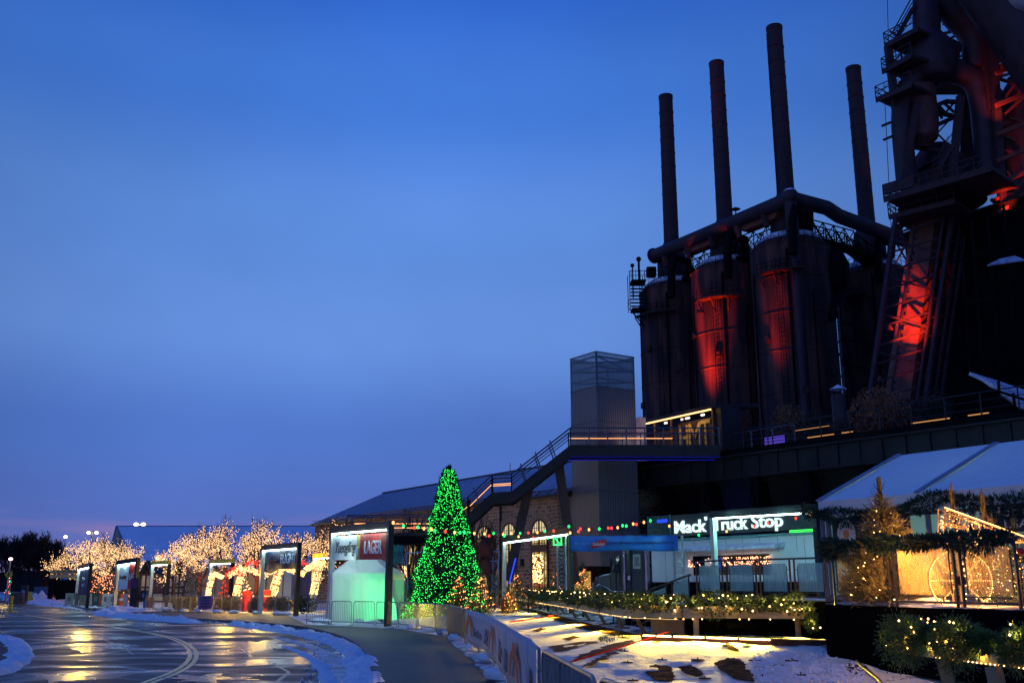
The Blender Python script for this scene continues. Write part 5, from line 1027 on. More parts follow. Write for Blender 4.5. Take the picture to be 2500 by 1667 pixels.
# white wash on the tent from the LED beam of the near portal frame
# ------------------------------------------------ truss towers and blue banner
def truss_tower(px, Y, ytop, label, w_=.42):
    b = px_at(px, Y, 0); b.z = hgt(b.x, b.y); zt = at(px, ytop, Y).z; t = thing('truss_tower', label, 'truss', b, 'aluminium truss towers holding the blue banner'); C4 = [Vector((sx*w_/2, sy*w_/2, 0)) for sx, sy in ((-1, -1), (1, -1), (1, 1), (-1, 1))]
    for c_ in C4: s = MB(); s.tube(b+c_, b+c_+UP*(zt-b.z), .034, n=6); s.build('chord', M_GALV, t)
    s = MB(); n = int((zt-b.z)/.42)
    for i in range(n):
        for k in range(4): p, q = C4[k], C4[(k+1) % 4]; z0, z1 = i*.42, (i+1)*.42; s.bar(b+p+UP*z0, b+q+UP*(z0+z1)/2, .022); s.bar(b+q+UP*(z0+z1)/2, b+p+UP*z1, .022)
    s.build('lacing', M_GALV, t); return t, b, zt
t1 = truss_tower(1373, 50, 1310, 'left truss tower by the portal frame, topped by a green lamp')
t2 = truss_tower(1663, 49, 1306, 'right truss tower before the white kiosk')
s = MB(); p = at(1361, 1320, 49.6); s.box(p, (.42, .2, .42)); gb = thing('green_lamp', 'green lit box lamp on top of the left truss tower', 'lamp', p); 
s = MB(); [s.box(p+Vector((dx_, 0, dz_)), sz) for dx_, dz_, sz in ((-.19, 0, (.05, .12, .42)), (.19, 0, (.05, .12, .42)), (0, .19, (.33, .12, .05)), (0, -.19, (.33, .12, .05)))]; s.bar(p+Vector((-.17, 0, .17)), p+Vector((.17, 0, -.17)), .03); s.build('frame', emit('green_lamp_glow', (.05, 1, .2), 2.5), gb)
A = at(1392, 1307, 49.2); B2 = at(1654, 1305, 48.6); hB = A.z-at(1392, 1345, 49.2).z
M_BLB = mat('blue_vinyl', (.015, .16, .50), .45, 0, .25, 1.5); s = MB(); k = 40
bb = thing('blue_banner', 'long blue banner with a red emblem stretched between two truss towers', 'banner', A)
def bp_(u, v): return A.lerp(B2, u)-UP*hB*v*(1+.04*math.sin(u*9))+Vector((0, -.05*math.sin(u*26+v*3)*(1-.4*v)+.06*fbm(u*8, v*2, 1, 3), -.03*abs(math.sin(u*9*3.14))*(1-v)))
for i in range(k):
    for j in range(5): s.face([bp_(i/k, (j+1)/5), bp_((i+1)/k, (j+1)/5), bp_((i+1)/k, j/5), bp_(i/k, j/5)])
s.build('cloth', M_BLB, bb, smooth=True).modifiers.new('thick', 'SOLIDIFY').thickness = .008
dr = (B2-A).normalized(); M_NVY = mat('navy_print', (.005, .012, .06), .6); M_RIB = mat('red_print', (.55, .02, .02), .6)
text('lettering', 'This way for', bp_(.115, .52)+Vector((0, -.13, 0)), dr, UP, mat('sky_print', (.25, .5, .8), .5), bb, width=.78, height=.12)
text('lettering', 'Vendors, More Food and Beverage Options and Restrooms', bp_(.66, .5)+Vector((0, -.13, 0)), dr, UP, M_NVY, bb, width=3.1, height=.15, off=.01)
s = MB(); c_ = bp_(.265, .5)+Vector((0, -.12, 0)); top_ = [c_+dr*(x*.36)+UP*(.12+.07*math.sin(x*2.2)) for x in [i/6 for i in range(-6, 7)]]; bot = [c_+dr*(x*.36)+UP*(-.16+.07*math.sin(x*2.2)) for x in [i/6 for i in range(6, -7, -1)]]; s.face(bot[::-1]+top_[::-1]); s.build('ribbon_emblem', M_RIB, bb)
text('lettering', 'Christkindlmarkt', c_+Vector((0, -.012, -.02)), dr, UP, M_WPR, bb, width=.58, height=.15, shear=.3)
# ------------------------------------------------ string of big coloured bulbs
BC = {'g': emit('big_green_bulb', (.01, 1, .14), 3.5), 'r': emit('big_red_bulb', (1, .04, .03), 3.5), 'o': emit('big_orange_bulb', (1, .32, .09), 4.5)}
def festoon(pts, label, r=.062):
    P = [at(x, y, Y) for x, y, Y, c in pts]; t = thing('festoon_string', label, 'light string', P[0], 'strings of big coloured bulbs'); s = MB()
    for a, b in zip(P, P[1:]): m_ = (a+b)/2-UP*.05*(b-a).length*.3; s.sweep([a+UP*.06, m_+UP*.06, b+UP*.06], .009, 4)
    s.build('wire', M_STEEL, t)
    for p, q in zip(P, pts):
        s = MB(); s.ball(p-UP*.01, r, 4, 1.3); s.build('bulb', BC[q[3]], t)
festoon([(960, 1275, 46, 'o'), (985, 1283, 46.5, 'g'), (1012, 1287, 47, 'r'), (1020, 1286, 47, 'g'), (1035, 1289, 48, 'o'), (1053, 1291, 48, 'o'), (1062, 1294, 48, 'g'), (1087, 1296, 48.6, 'r'), (1110, 1299, 48.8, 'o'), (1123, 1299, 49, 'g'), (1134, 1299, 49.4, 'g'), (1158, 1301, 52, 'o'), (1183, 1302, 54, 'o'), (1194, 1307, 55, 'r'), (1205, 1301, 57, 'g'), (1230, 1306, 59, 'g')], 'string of big coloured bulbs crossing in front of the green tree')
festoon([(1228, 1303, 59, 'o'), (1248, 1301, 57, 'o'), (1270, 1301, 55.5, 'g'), (1290, 1300, 54, 'r'), (1312, 1299, 53, 'o'), (1330, 1296, 52, 'g'), (1352, 1295, 50.5, 'r'), (1389, 1284, 49, 'g')], 'string of coloured bulbs on the beam right of the green tree', .055)
festoon([(1232, 1307, 59, 'g'), (1266, 1309, 55, 'o'), (1302, 1312, 53, 'r'), (1338, 1312, 51, 'g'), (1392, 1300, 49.2, 'o')], 'sagging lower string of bulbs under the beam right of the green tree', .055)
festoon([(1389, 1284, 49, 'g'), (1412, 1296, 48.8, 'r'), (1417, 1290, 48.8, 'r'), (1438, 1292, 48.7, 'o'), (1463, 1290, 48.6, 'g'), (1485, 1288, 48.5, 'r'), (1493, 1288, 48.5, 'r'), (1508, 1287, 48.4, 'o'), (1520, 1282, 48.2, 'g'), (1529, 1283, 48.1, 'g'), (1546, 1278, 48, 'o'), (1554, 1279, 48, 'r'), (1572, 1274, 48, 'o'), (1588, 1270, 48, 'g')], 'string of coloured bulbs above the blue banner', .055)
festoon([(1634, 1283, 47.5, 'o'), (1706, 1305, 46.5, 'g'), (1774, 1296, 45.6, 'o'), (1842, 1284, 44.6, 'r'), (1875, 1276, 44, 'r'), (1943, 1264, 42.6, 'r'), (1977, 1254, 41.4, 'o')], 'string of coloured bulbs crossing the kiosk sign', .05)
# ================================================================== BARE TREES
def bare_tree(c, h, r, label, seed, nb=900, m=M_BARK, bulb=M_WARMT, br=.045, group='bare trees wrapped in warm lights', lit='', up=.35, depth=5, bare=.25, trunk_h=.25, lean=0, dense=0):
    rnd = random.Random(seed); c = Vector(c); t = thing('bare_tree', label, 'tree', c, group); segs = []
    s = MB(); th = h*trunk_h; top = c+Vector((lean, 0, th)); s.tube(c, top, h*.026, h*.02, 8); s.build('trunk', m, t)
    def grow(p, d, l, rad, k):
        q = p+d*l; segs.append((p, q, rad, k))
        if k == 0: return
        for _ in range(3 if k > 2 else 2+(rnd.random() < .6)):
            nd = (d+Vector((rnd.gauss(0, .55), rnd.gauss(0, .55), rnd.gauss(up*.35, .35)))).normalized(); grow(p.lerp(q, rnd.uniform(.75, 1)), nd, l*rnd.uniform(.62, .86), rad*.62, k-1)
    for i in range(6):
        a_ = 6.283*i/6+rnd.uniform(-.4, .4); u = rnd.uniform(.35, 1.3); grow(top-UP*th*.1*rnd.random(), Vector((math.cos(a_), math.sin(a_), u)).normalized(), h*.21, h*.012, depth)
    # squeeze into the measured crown
    mxr = sorted(math.hypot(q.x-c.x, q.y-c.y) for _, q, _, _ in segs)[int(len(segs)*.97)]; mxz = max(q.z-c.z for _, q, _, _ in segs); kx, kz = r/mxr, (h-th)/(mxz-th)
    f = lambda v: Vector((c.x+(v.x-c.x)*kx, c.y+(v.y-c.y)*kx, v.z if v.z < c.z+th else c.z+th+(v.z-c.z-th)*kz))
    s = MB(); mn = .006 if h < 6 else .012
    for p, q, rad, k in segs: s.tube(f(p), f(q), max(mn, rad), max(mn, rad*.7), 4 if k < 4 else 6, caps=False)
    for _ in range(dense):
        p, q, rad, k = segs[rnd.randrange(len(segs))]
        if k < 4: v = f(p.lerp(q, rnd.random())); s.leaf(v, Vector((rnd.gauss(0, .6), rnd.gauss(0, .6), 1)).normalized(), h*.11, .05)
    s.build('branches', m, t)
    if nb:
        s = MB(); cand = [g for g in segs if g[3] <= depth-1]
        for _ in range(nb):
            p, q, rad, k = cand[rnd.randrange(len(cand))]; v = f(p.lerp(q, rnd.random()))
            if v.z-c.z > h*(1-bare*rnd.random()): continue
            s.octa(v+Vector((rnd.gauss(0, .07), rnd.gauss(0, .07), rnd.gauss(0, .07))), br*rnd.uniform(.75, 1.2))
        for _ in range(nb//6):
            v = Vector((lean*.5, 0, th*rnd.random()))+c; a_ = rnd.uniform(0, 6.28)
            if lit: s.octa(v+Vector((math.cos(a_)*.2, math.sin(a_)*.2, 0)), br)
        o = s.build('light_string', bulb, origin=c); tag(o, 'warm lights wound through '+label.replace('bare tree', 'the tree').replace('wrapped in lights ', ''), 'light string', 'light strings in the bare trees')
    return t
TR = [(228, 118, 1298, 112, 'wrapped in lights bare tree farthest left, a dome of lights', 1900), (273, 112, 1307, 62, 'wrapped in lights bare tree behind the far beer banner frame', 1000), (175, 124, 1330, 60, 'low wrapped in lights bare tree at the left rim of the lit group', 700), (423, 104, 1325, 58, 'small wrapped in lights bare tree behind the first yellow frame', 900),
      (485, 96, 1278, 84, 'broad wrapped in lights bare tree left of the middle', 1500), (552, 92, 1256, 80, 'tallest wrapped in lights bare tree, its trunk lit red', 1600), (623, 90, 1254, 76, 'tall wrapped in lights bare tree behind the torn blue banner', 1300), (742, 92, 1276, 72, 'sparse wrapped in lights bare tree left of the nearest frame', 1150), (700, 99, 1310, 48, 'low wrapped in lights bare tree between the two tall ones', 700)]
for i, (x, Y, yt, hw, lab, nb_) in enumerate(TR):
    b = px_at(x, Y, 0); h = at(x, yt, Y).z; r_ = hw/2502*Y*1.1; tq = bare_tree(b, h, r_, lab, 100+i, nb=int(nb_*2.1), up=.3, br=.026*Y/92, trunk_h=.3 if i != 2 else .2, bulb=M_WARMT); lamp('string_glow', 'POINT', b+Vector((0, -2.5, h*.5)), 70, (1, .6, .26), tq, .3); lamp('string_glow', 'POINT', b+Vector((0, -1.5, 1.6)), 60, (1, .6, .26), tq, .3)
lamp('tree_glow', 'POINT', px_at(552, 90, 3.5), 1, (1, .2, .1), COL.objects['bare_tree'] if 0 else None, 1.0) if 0 else None
# red uplights at two trunks
for x, Y, lab in ((540, 90.5, 'red spotlight at the foot of the tallest lit tree'), (615, 88.5, 'red spotlight at the foot of the tree behind the blue banner'), (465, 94.5, 'red spotlight at the foot of the broad lit tree')):
    b = px_at(x, Y, .0); fl = thing('spot_light', lab, 'light', b, 'red spotlights under the lit trees'); s = MB(); s.tube(b, b+UP*.3, .12, .16, 10); s.build('housing', M_STEEL, fl); lamp('red_beam', 'SPOT', b+UP*.4, 900, (1, .03, .02), fl, .1, b+Vector((.4, 1.6, 4)), 80, .6)
# tree behind the near frame against the stone building
bare_tree(px_at(850, 60, 0), at(850, 1252, 60).z, 1.9, 'bare tree with sparse lights rising behind the nearest frame', 131, nb=560, br=.026, depth=4)
bare_tree(px_at(822, 66, 0), at(815, 1268, 66).z, 1.5, 'bare tree with lights left of the walkway end', 132, nb=480, br=.026, depth=4)
for i, (x, Y, yt, hw, lab) in enumerate([(1000, 66, 1240, 60, 'unlit bare tree before the roof of the stone hall'), (1145, 68, 1205, 50, 'unlit bare tree behind the green tree top'), (1195, 70, 1262, 40, 'thin bare tree against the arched windows')]):
    bare_tree(px_at(x, Y, 0), at(x, yt, Y).z, hw/2502*Y, lab, 140+i, nb=0, depth=4, group='unlit bare trees by the stone hall')
M_TWIG = mat('dark_twigs', (.012, .009, .010), .95)
for i, (x, Y, yt, hw, lab) in enumerate([(15, 135, 1305, 70, 'big unlit bare tree at the left edge'), (62, 130, 1298, 62, 'big unlit bare tree, second from the left edge'), (105, 128, 1300, 62, 'big unlit bare tree with the tallest brush-like crown'), (134, 132, 1340, 34, 'smaller unlit bare tree next to the lit dome tree')]):
    bare_tree(px_at(x, Y, 0), at(x, yt, Y).z, hw/2502*Y, lab, 160+i, nb=0, m=M_TWIG, depth=6, up=.9, group='dark unlit trees at the left', trunk_h=.12, dense=2600)
# ================================================================== LEFT AREA THINGS
# far white hall tent
HT = [at(284, 1284, 150), at(830, 1297, 138)]; zr_ = HT[0].z
ft = thing('hall_tent', 'huge far marquee with a blue snowy roof behind the lit trees', 'tent', px_at(284, 150, 0)); Av, Bv = HT[0], px_at(800, 150, zr_); Av = px_at(284, 150, zr_)
s = MB(); F = Vector((0, -12, 0)); zeave = at(330, 1392, 138).z
e0, e1 = px_at(330, 138, zeave), px_at(842, 138, zeave); g0 = px_at(252, 160, zeave-0.0); g0 = px_at(256, 166, zeave)
k = 7
for i in range(k): s.face([e0.lerp(e1, i/k), e0.lerp(e1, (i+1)/k), Av.lerp(Bv, (i+1)/k), Av.lerp(Bv, i/k)])
s.face([g0, Av, Bv, Vector((Bv.x, 162, zeave))]); s.build('roof', mat('snowy_marquee_roof', (.74, .84, .95), .7, 0, .06, .3), ft)
s = MB(); s.face([g0, e0, Av]); s.face([Vector((g0.x, g0.y, 0)), Vector((e0.x, e0.y, 0)), e0, g0]); s.build('gable', mat('marquee_gable', (.35, .33, .3), .8, 0, .1, .5), ft)
s = MB(); s.face([Vector((e0.x, e0.y, 0)), Vector((e1.x, e1.y, 0)), e1, e0]); s.build('wall', mat('marquee_wall', (.36, .33, .33), .8, 0, .1, .5), ft)
s = MB(); s.tube(e0, Av, .12, n=5); s.tube(g0, Av, .12, n=5); s.tube(Av, Bv, .1, n=5); s.build('ridge_tube', mat('blue_grey_seam', (.1, .16, .25), .6), ft)
# street lamps
def glow_lamp(px, py, Y, yb, heads, label, cat='street lamp', col=(1, .80, .45), st=60, r=.42):
    p = at(px, py, Y); b = Vector((p.x, p.y, 0)); t = thing('street_lamp', label, 'street lamp', b, 'street lamps'); s = MB(); s.tube(b, Vector((p.x, p.y, p.z)), .12, .07, 6); s.build('pole', M_GALV, t)
    lamp('lamp_glow', 'SPOT', p-UP*.3+Vector((0, -.6, 0)), 5000 if Y > 124 and px > 200 and px < 300 else 200, (1, .62, .08), t, .5, (-13, 48, 0), 70, .6)
    for dx_ in heads: s = MB(); s.bar(p+UP*.1, p+Vector((dx_, 0, .1)), .08); s.build('arm', M_GALV, t); s = MB(); s.ball(p+Vector((dx_, 0, -.05)), r, 6, .7); s.build('lamp_head', emit('lamp_glow_'+str(st), col, st), t)
glow_lamp(160, 1309, 130, 0, (0,), 'single street lamp left of the lit dome tree', r=.24, st=9); glow_lamp(226, 1299, 128, 0, (-.5, .5), 'twin-headed lamp above the lit dome tree', r=.23, st=9); glow_lamp(341, 1279, 170, 0, (-.6, .6), 'brightest twin-headed lamp above the marquee roof', st=14, r=.38)
glow_lamp(26, 1363, 120, 0, (0,), 'low street lamp before the dark trees', col=(1, .6, .6), st=10, r=.22)
# crosswalk sign
p = px_at(19, 96, RZ); cs = thing('crossing_sign', 'yellow diamond pedestrian crossing sign at the left edge', 'sign', p); s = MB(); s.tube(p, p+UP*3.2, .04, n=6); s.build('post', M_GALV, cs)
c_ = at(20.5, 1402, 95.9); s = MB(); k = .40; s.hexa([c_+Vector((0, 0, -k)), c_+Vector((k, 0, 0)), c_+Vector((0, 0, k)), c_+Vector((-k, 0, 0))], [c_+Vector((0, .03, -k)), c_+Vector((k, .03, 0)), c_+Vector((0, .03, k)), c_+Vector((-k, .03, 0))]); s.build('plate', mat('sign_yellow', (.75, .5, .02), .4), cs)
s = MB(); o3 = Vector((0, -.02, 0)); s.ball(c_+o3+UP*.19, .05, 4); s.bar(c_+o3+UP*.13, c_+o3-UP*.04, .08, .02); s.bar(c_+o3-UP*.04, c_+o3+Vector((-.1, 0, -.22)), .045, .02); s.bar(c_+o3-UP*.04, c_+o3+Vector((.1, 0, -.21)), .045, .02); s.bar(c_+o3+UP*.1, c_+o3+Vector((.13, 0, 0)), .035, .02); s.bar(c_+o3+UP*.1, c_+o3+Vector((-.12, 0, .01)), .035, .02); s.build('walking_figure', M_INK, cs)
# bollard, cones, kiosk, bins
M_YB = mat('yellow_bollard_paint', (.6, .42, .02), .5, 0, .2, 5); M_CONE = mat('traffic_orange', (.8, .12, .01), .5, 0, .1, 3)
b = gr(25, 1493, RZ); s = MB(); s.tube(b, b+Vector((0, 0, 1.15)), .11, .1, 12); s.tube(b, b+UP*.05, .5, .5, 16); tag(s.build('bollard', M_YB, smooth=True, origin=b), 'worn yellow bollard on the wet road at far left', 'bollard')
def cone(px, py, h, label, z=0, drum=False):
    b = gr(px, py, z); t = thing('traffic_cone', label, 'cone', b, 'traffic cones'); s = MB(); s.lathe(b, [(.17*h, .03), (.12*h if drum else .035*h, h)], 14); s.build('cone_body', M_CONE, t, smooth=True); s = MB(); s.lathe(b+UP*h*.55, [((.15 if drum else .115)*h, 0), ((.14 if drum else .085)*h, h*.16)], 14); s.build('reflective_band', M_WPR, t); s = MB(); s.box(b+UP*.02, (.4*h, .4*h, .04)); s.build('foot', M_CONE, t)
cone(293, 1486, 1.15, 'tall orange cone standing left of the dark kiosk', drum=True); cone(132, 1475, .8, 'orange cone on the road before the car', RZ); cone(128, 1474, .9, 'white and orange drum beside the car headlight', RZ); cone(15, 1463, 1.1, 'orange cone at the far left snow bank'); cone(59, 1466, .8, 'small orange cone next to the yellow stand')
b = gr(326, 1490); b.z = 0; kk = thing('info_kiosk', 'tall dark information kiosk with a purple poster and lower side box', 'kiosk', b); hk = at(326, 1411, b.y).z
s = MB(); s.box(b+UP*hk*.5, (.62, .3, hk), (.94, -.3, 0)); s.build('body', M_GBLK, kk); s = MB(); s.box(b+UP*hk*.83+Vector((-.02, -.17, 0)), (.5, .02, hk*.27), (.94, -.3, 0)); s.build('poster', mat('purple_poster', (.06, .02, .09), .4, 0, .4, 3), kk)
s = MB(); s.box(b+Vector((.66, .1, hk*.47)), (.48, .3, .75), (.94, -.3, 0)); s.build('side_box', mat('dark_blue_box', (.012, .02, .035), .5), kk); s = MB(); s.tube(b+Vector((.62, -.06, hk*.47)), b+Vector((.61, -.075, hk*.47)), .16, n=16); s.build('round_badge', mat('light_blue_badge', (.15, .3, .5), .5), kk)
for i, (x, lab, c_) in enumerate([(357, 'blue litter bin right of the dark kiosk', (.02, .08, .3)), (364, 'dark red litter bin next to the blue one', (.12, .02, .02))]):
    b = gr(x, 1484); s = MB(); s.lathe(b, [(.26, 0), (.3, .75), (.3, .8), (.2, .84)], 14); tag(s.build('litter_bin', mat('bin%d' % i, c_, .5), smooth=True, origin=b), lab, 'bin')
# line of boards before the car
CB = [((157, 178), (.32, .30, .24), 'white folding board just right of the car nose'), ((181, 190), (.1, .12, .1), 'dark narrow board, second in the far row'), ((191, 209), (.25, .2, .12), 'tan board with an arch print in the far row'), ((212, 222), (.4, .36, .36), 'pale board right of the dark frame post'), ((223, 241), (.03, .06, .05), 'dark green board in the far row'), ((241, 247), (.5, .06, .03), 'narrow red board in the far row'), ((248, 263), (.45, .5, .5), 'white board with a grey print in the far row'), ((264, 279), (.42, .46, .5), 'pale blue board left of the third frame post'), ((283, 295), (.06, .09, .07), 'dark board behind the orange cone'), ((297, 309), (.36, .3, .36), 'pinkish board touching the dark kiosk')]
for i, ((x0, x1), c_, lab) in enumerate(CB):
    Y = 90-i*.5; a, b = px_at(x0, Y, 0), px_at(x1, Y, 0); t = thing('fence_board', lab, 'board', a, 'printed boards in the far row'); s = MB(); w_ = (b-a).length; s.box((a+b)/2+UP*.62, (w_*.97, .05, 1.0)); s.build('panel', mat('board_print%d' % i, c_, .6, 0, .1, 2), t)
    s = MB(); [s.box(q+Vector((sg_*.06, 0, .06)), (.06, .5, .12)) for q, sg_ in ((a, 1), (b, -1))]; s.build('foot', M_BARR, t)
    if w_ > .5: s = MB(); s.box((a+b)/2+Vector((0, -.04, .65)), (w_*.4, .02, .4)); s.build('print', mat('grey_block_print', (.15, .15, .16), .6), t)
# car
b = gr(124, 1466, RZ); cx = b.x; cy = b.y; cr_ = thing('parked_car', 'dark saloon car with one lit headlight seen from the front left', 'car', (cx+2.2, cy, RZ)); X_ = lambda x, y, z: Vector((cx+x, cy+y*1.0+x*.18, RZ+z))
prof = [(0, .35), (.02, .75), (.25, .92), (1.2, 1.02), (2.0, 1.5), (2.7, 1.62), (3.6, 1.52), (4.5, 1.08), (4.7, .9), (4.75, .4)]
s = MB(); lo_ = .3
for (xa, za), (xb, zb_) in zip(prof, prof[1:]):
    wa = .92 if za < 1.1 else .72; wb = .92 if zb_ < 1.1 else .72; s.hexa([X_(xa, -.92, lo_), X_(xb, -.92, lo_), X_(xb, .92, lo_), X_(xa, .92, lo_)], [X_(xa, -wa, za), X_(xb, -wb, zb_), X_(xb, wb, zb_), X_(xa, wa, za)])
s.build('body', mat('black_car_paint', (.012, .013, .016), .18, .2, .1, 2), cr_)
s = MB(); s.face([X_(1.45, -.90, 1.08), X_(3.9, -.90, 1.08), X_(3.5, -.76, 1.48), X_(2.1, -.76, 1.48)]); s.build('side_window', M_WIN, cr_); s = MB(); s.face([X_(1.22, .8, 1.06), X_(1.22, -.8, 1.06), X_(1.97, -.68, 1.5), X_(1.97, .68, 1.5)]); s.build('windscreen', M_WIN, cr_)
for x in (.85, 3.8):
    s = MB(); s.tube(X_(x, -.96, .34), X_(x, -.72, .34), .34, n=18); w_ = s.build('wheel', M_TYR, cr_); s = MB(); s.tube(X_(x, -.98, .34), X_(x, -.96, .34), .2, n=12); s.build('rim', M_CHR, w_)
s = MB(); s.ball(X_(.05, -.68, .72), .13, 6, .6); s.build('headlight', emit('headlight_glow', (1, .75, .62), 14), cr_); s = MB(); s.ball(X_(.02, .6, .72), .13, 6, .6); s.build('headlight', M_CHR, cr_)
# things on the far left
b = gr(17, 1461); s = MB()
for i in range(26): s.octa(b+Vector((-.1+.35*math.sin(i*2.4)*(1-i/30), 0, .6+i*.11)), .07)
tag(s.build('light_column', emit('red_rope', (1, .08, .05), 5), origin=b), 'red light column under the crossing sign', 'light'); s = MB()
for i in range(12): s.octa(b+Vector((.1+.3*math.sin(i*1.7), -.2, .5+i*.2)), .08)
tag(s.build('light_column', emit('green_rope', (.05, 1, .25), 4), origin=b), 'green bulbs among the red ones under the crossing sign', 'light')
s = MB(); p = px_at(66, 112, 0); s.face([p+Vector((-.45, 0, 0)), p+Vector((.45, 0, 0)), p+Vector((.2, .15, 1.1)), p+Vector((-.2, .15, 1.1))]); s.face([p+Vector((-.45, .6, 0)), p+Vector((.45, .6, 0)), p+Vector((.2, .16, 1.1)), p+Vector((-.2, .16, 1.1))]); o = s.build('folding_board', M_YB, origin=p); tag(o, 'yellow folding board on the far left snow', 'board'); o.modifiers.new('t', 'SOLIDIFY').thickness = .03
p = px_at(56, 108, 0); s = MB(); s.box(p+UP*.9, (.7, .4, 1.8)); o = s.build('parking_machine', mat('dark_machine', (.015, .018, .022), .5), origin=p); tag(o, 'dark ticket machine with a pale round badge at far left', 'machine'); s = MB(); s.tube(p+Vector((0, -.21, 1.1)), p+Vector((0, -.23, 1.1)), .2, n=14); s.build('round_badge', MATS['light_blue_badge'], o)
for x, Y, c_, lab, ww, hh in [(36, 100, (.12, .07, .05), 'brown stone block at the far left kerb', 1.6, 1.1), (44, 104, (.3, .3, .34), 'grey slanted slab beside the brown block', .9, 1.0)]:
    p = px_at(x, Y, 0); s = MB(); s.hexa([p+Vector((-ww/2, 0, 0)), p+Vector((ww/2, 0, 0)), p+Vector((ww/2, .6, 0)), p+Vector((-ww/2, .6, 0))], [p+Vector((-ww*.35, .1, hh)), p+Vector((ww*.3, .1, hh)), p+Vector((ww*.3, .5, hh)), p+Vector((-ww*.35, .5, hh))]); tag(s.build('stone_block', mat('blk'+str(x), c_, .8), origin=p), lab, 'block')
snow_ridge('snow_bank', [px_at(x, 118, 0) for x in (70, 90, 105, 122)], 3, 1.0, 41); p, q = px_at(80, 124, 0), px_at(130, 122, 0)
s = MB(); s.quadw(p, q, 0, 1.6); o = s.build('banner_fence', mat('mottled_green_blue_print', (.03, .09, .05), .6, 0, 0, .6, col2=(.05, .06, .2)), origin=p); tag(o, 'long printed green and blue fence cloth behind the snow pile', 'fence'); o.modifiers.new('t', 'SOLIDIFY').thickness = .05
p = px_at(164, 116, 0); tr_ = thing('food_trailer', 'dark trailer with yellowish lettered boards behind the car', 'trailer', p); s = MB(); s.box(p+UP*1.3, (3.9, 1.6, 2.1)); s.build('body', M_DARK, tr_)
for z in (3.25, 2.75): s = MB(); s.box(p+Vector((0, -.85, z)), (3.8, .06, .38)); s.build('board', mat('yellow_board', (.4, .34, .14), .6), tr_)
text('lettering', 'HOT FOOD', p+Vector((0, -.9, 3.25)), (1, 0, 0), UP, M_INK, tr_, width=2.2, height=.2)
p = px_at(142, 119, 0); s = MB(); s.face([p+Vector((-.4, 0, .9)), p+Vector((.9, 0, 1.2)), p+Vector((.9, 0, 3.4)), p+Vector((.5, 0, 3.9))]); o = s.build('flag', mat('blue_flag', (.02, .12, .5), .5), origin=p); tag(o, 'blue slanting flag beside the dark trailer', 'flag'); o.modifiers.new('t', 'SOLIDIFY').thickness = .03
# half-timbered stall
p0, p1 = px_at(340, 112, 0), px_at(448, 108, 0); d = (p1-p0).normalized(); st_ = thing('market_stall', 'half-timbered market stall with cream panels and brown beams', 'stall', p0); Lw = (p1-p0).length; n_ = Vector((d.y, -d.x, 0)); Hs = 2.9
s = MB(); s.box((p0+p1)/2-n_*1.2+UP*Hs/2, (Lw, 2.4, Hs), d); s.build('wall', mat('cream_plaster', (.62, .55, .34), .8, 0, .08, 1), st_); s = MB()
W = lambda u, z: p0+d*u*Lw+n_*.05+UP*z
for u in (0, .12, .26, .30, .55, .59, .74, .88, 1): s.bar(W(u, 0), W(u, Hs), .16, .1)
for z in (.1, 1.0, 1.55, Hs): s.bar(W(0, z)+n_*.01, W(1, z)+n_*.01, .1, .18)
for a, b in (((.0, 1.0), (.12, .1)), ((.12, .1), (.26, 1.0)), ((.74, .1), (.59, 1.0)), ((.74, 1.0), (.88, .1)), ((.88, .1), (1, 1))): s.bar(W(*a), W(*b), .12, .1)
for u0, u1 in ((0, .28), (.72, 1)):
    um = (u0+u1)/2; s.bar(W(u0, Hs), W(um, Hs+1.3), .16, .16); s.bar(W(um, Hs+1.3), W(u1, Hs), .16, .16); s.bar(W(um, Hs), W(um, Hs+1.3), .12, .12); s.bar(W(um, Hs), W((u0+um)/2, Hs+.6), .1, .1); s.bar(W(um, Hs), W((u1+um)/2, Hs+.6), .1, .1)
s.build('timber_frame', mat('brown_timber', (.07, .03, .018), .8, 0, .2, 3), st_)
s = MB(); s.box(W(.425, 1.9)-n_*.0, (Lw*.24, .16, 1.7), d); s.build('door', mat('brown_door', (.08, .03, .025), .7), st_)
s = MB()
for u0, u1 in ((-.02, .3), (.7, 1.02)):
    um = (u0+u1)/2
    for a, b in ((u0, um), (um, u1)): za, zb_ = (Hs, Hs+1.4) if a == u0 else (Hs+1.4, Hs); A_, B_ = W(a, za), W(b, zb_); s.hexa([A_+n_*.3, B_+n_*.3, B_-n_*2.5, A_-n_*2.5], [A_+n_*.3+UP*.12, B_+n_*.3+UP*.12, B_-n_*2.5+UP*.12, A_-n_*2.5+UP*.12])
s.build('roof', mat('teal_roof', (.015, .10, .11), .6), st_)
# lit red-lit ground bushes at far left trees (low lights)
rnd = random.Random(77)
for i, (x, Y, lab) in enumerate([(238, 104, 'low row of orange-lit bushes under the lit dome tree, left'), (262, 103, 'low row of orange-lit bushes under the lit dome tree, middle'), (298, 102, 'low orange-lit bush behind the third frame post')]):
    p = px_at(x, Y, 0); t = thing('lit_bush', lab, 'bush', p, 'orange-lit bushes'); s = MB()
    for _ in range(500): v = Vector((rnd.gauss(0, .55), rnd.gauss(0, .5), abs(rnd.gauss(.9, .7)))); s.leaf(p+v, Vector((rnd.gauss(0, 1), rnd.gauss(0, 1), rnd.gauss(.3, 1))).normalized(), .3, .05)
    s.build('leaves', M_NEEDLE2, t); s = MB()
    for _ in range(90): s.octa(p+Vector((rnd.gauss(0, .55), rnd.uniform(-.9, .3), rnd.uniform(.15, 2.9))), .05)
    tag(s.build('light_string', emit('orange_far_bulb', (1, .28, .12), 4), origin=p), 'orange bulbs on the '+lab.replace('low ', ''), 'light string', 'bulbs on orange-lit bushes')
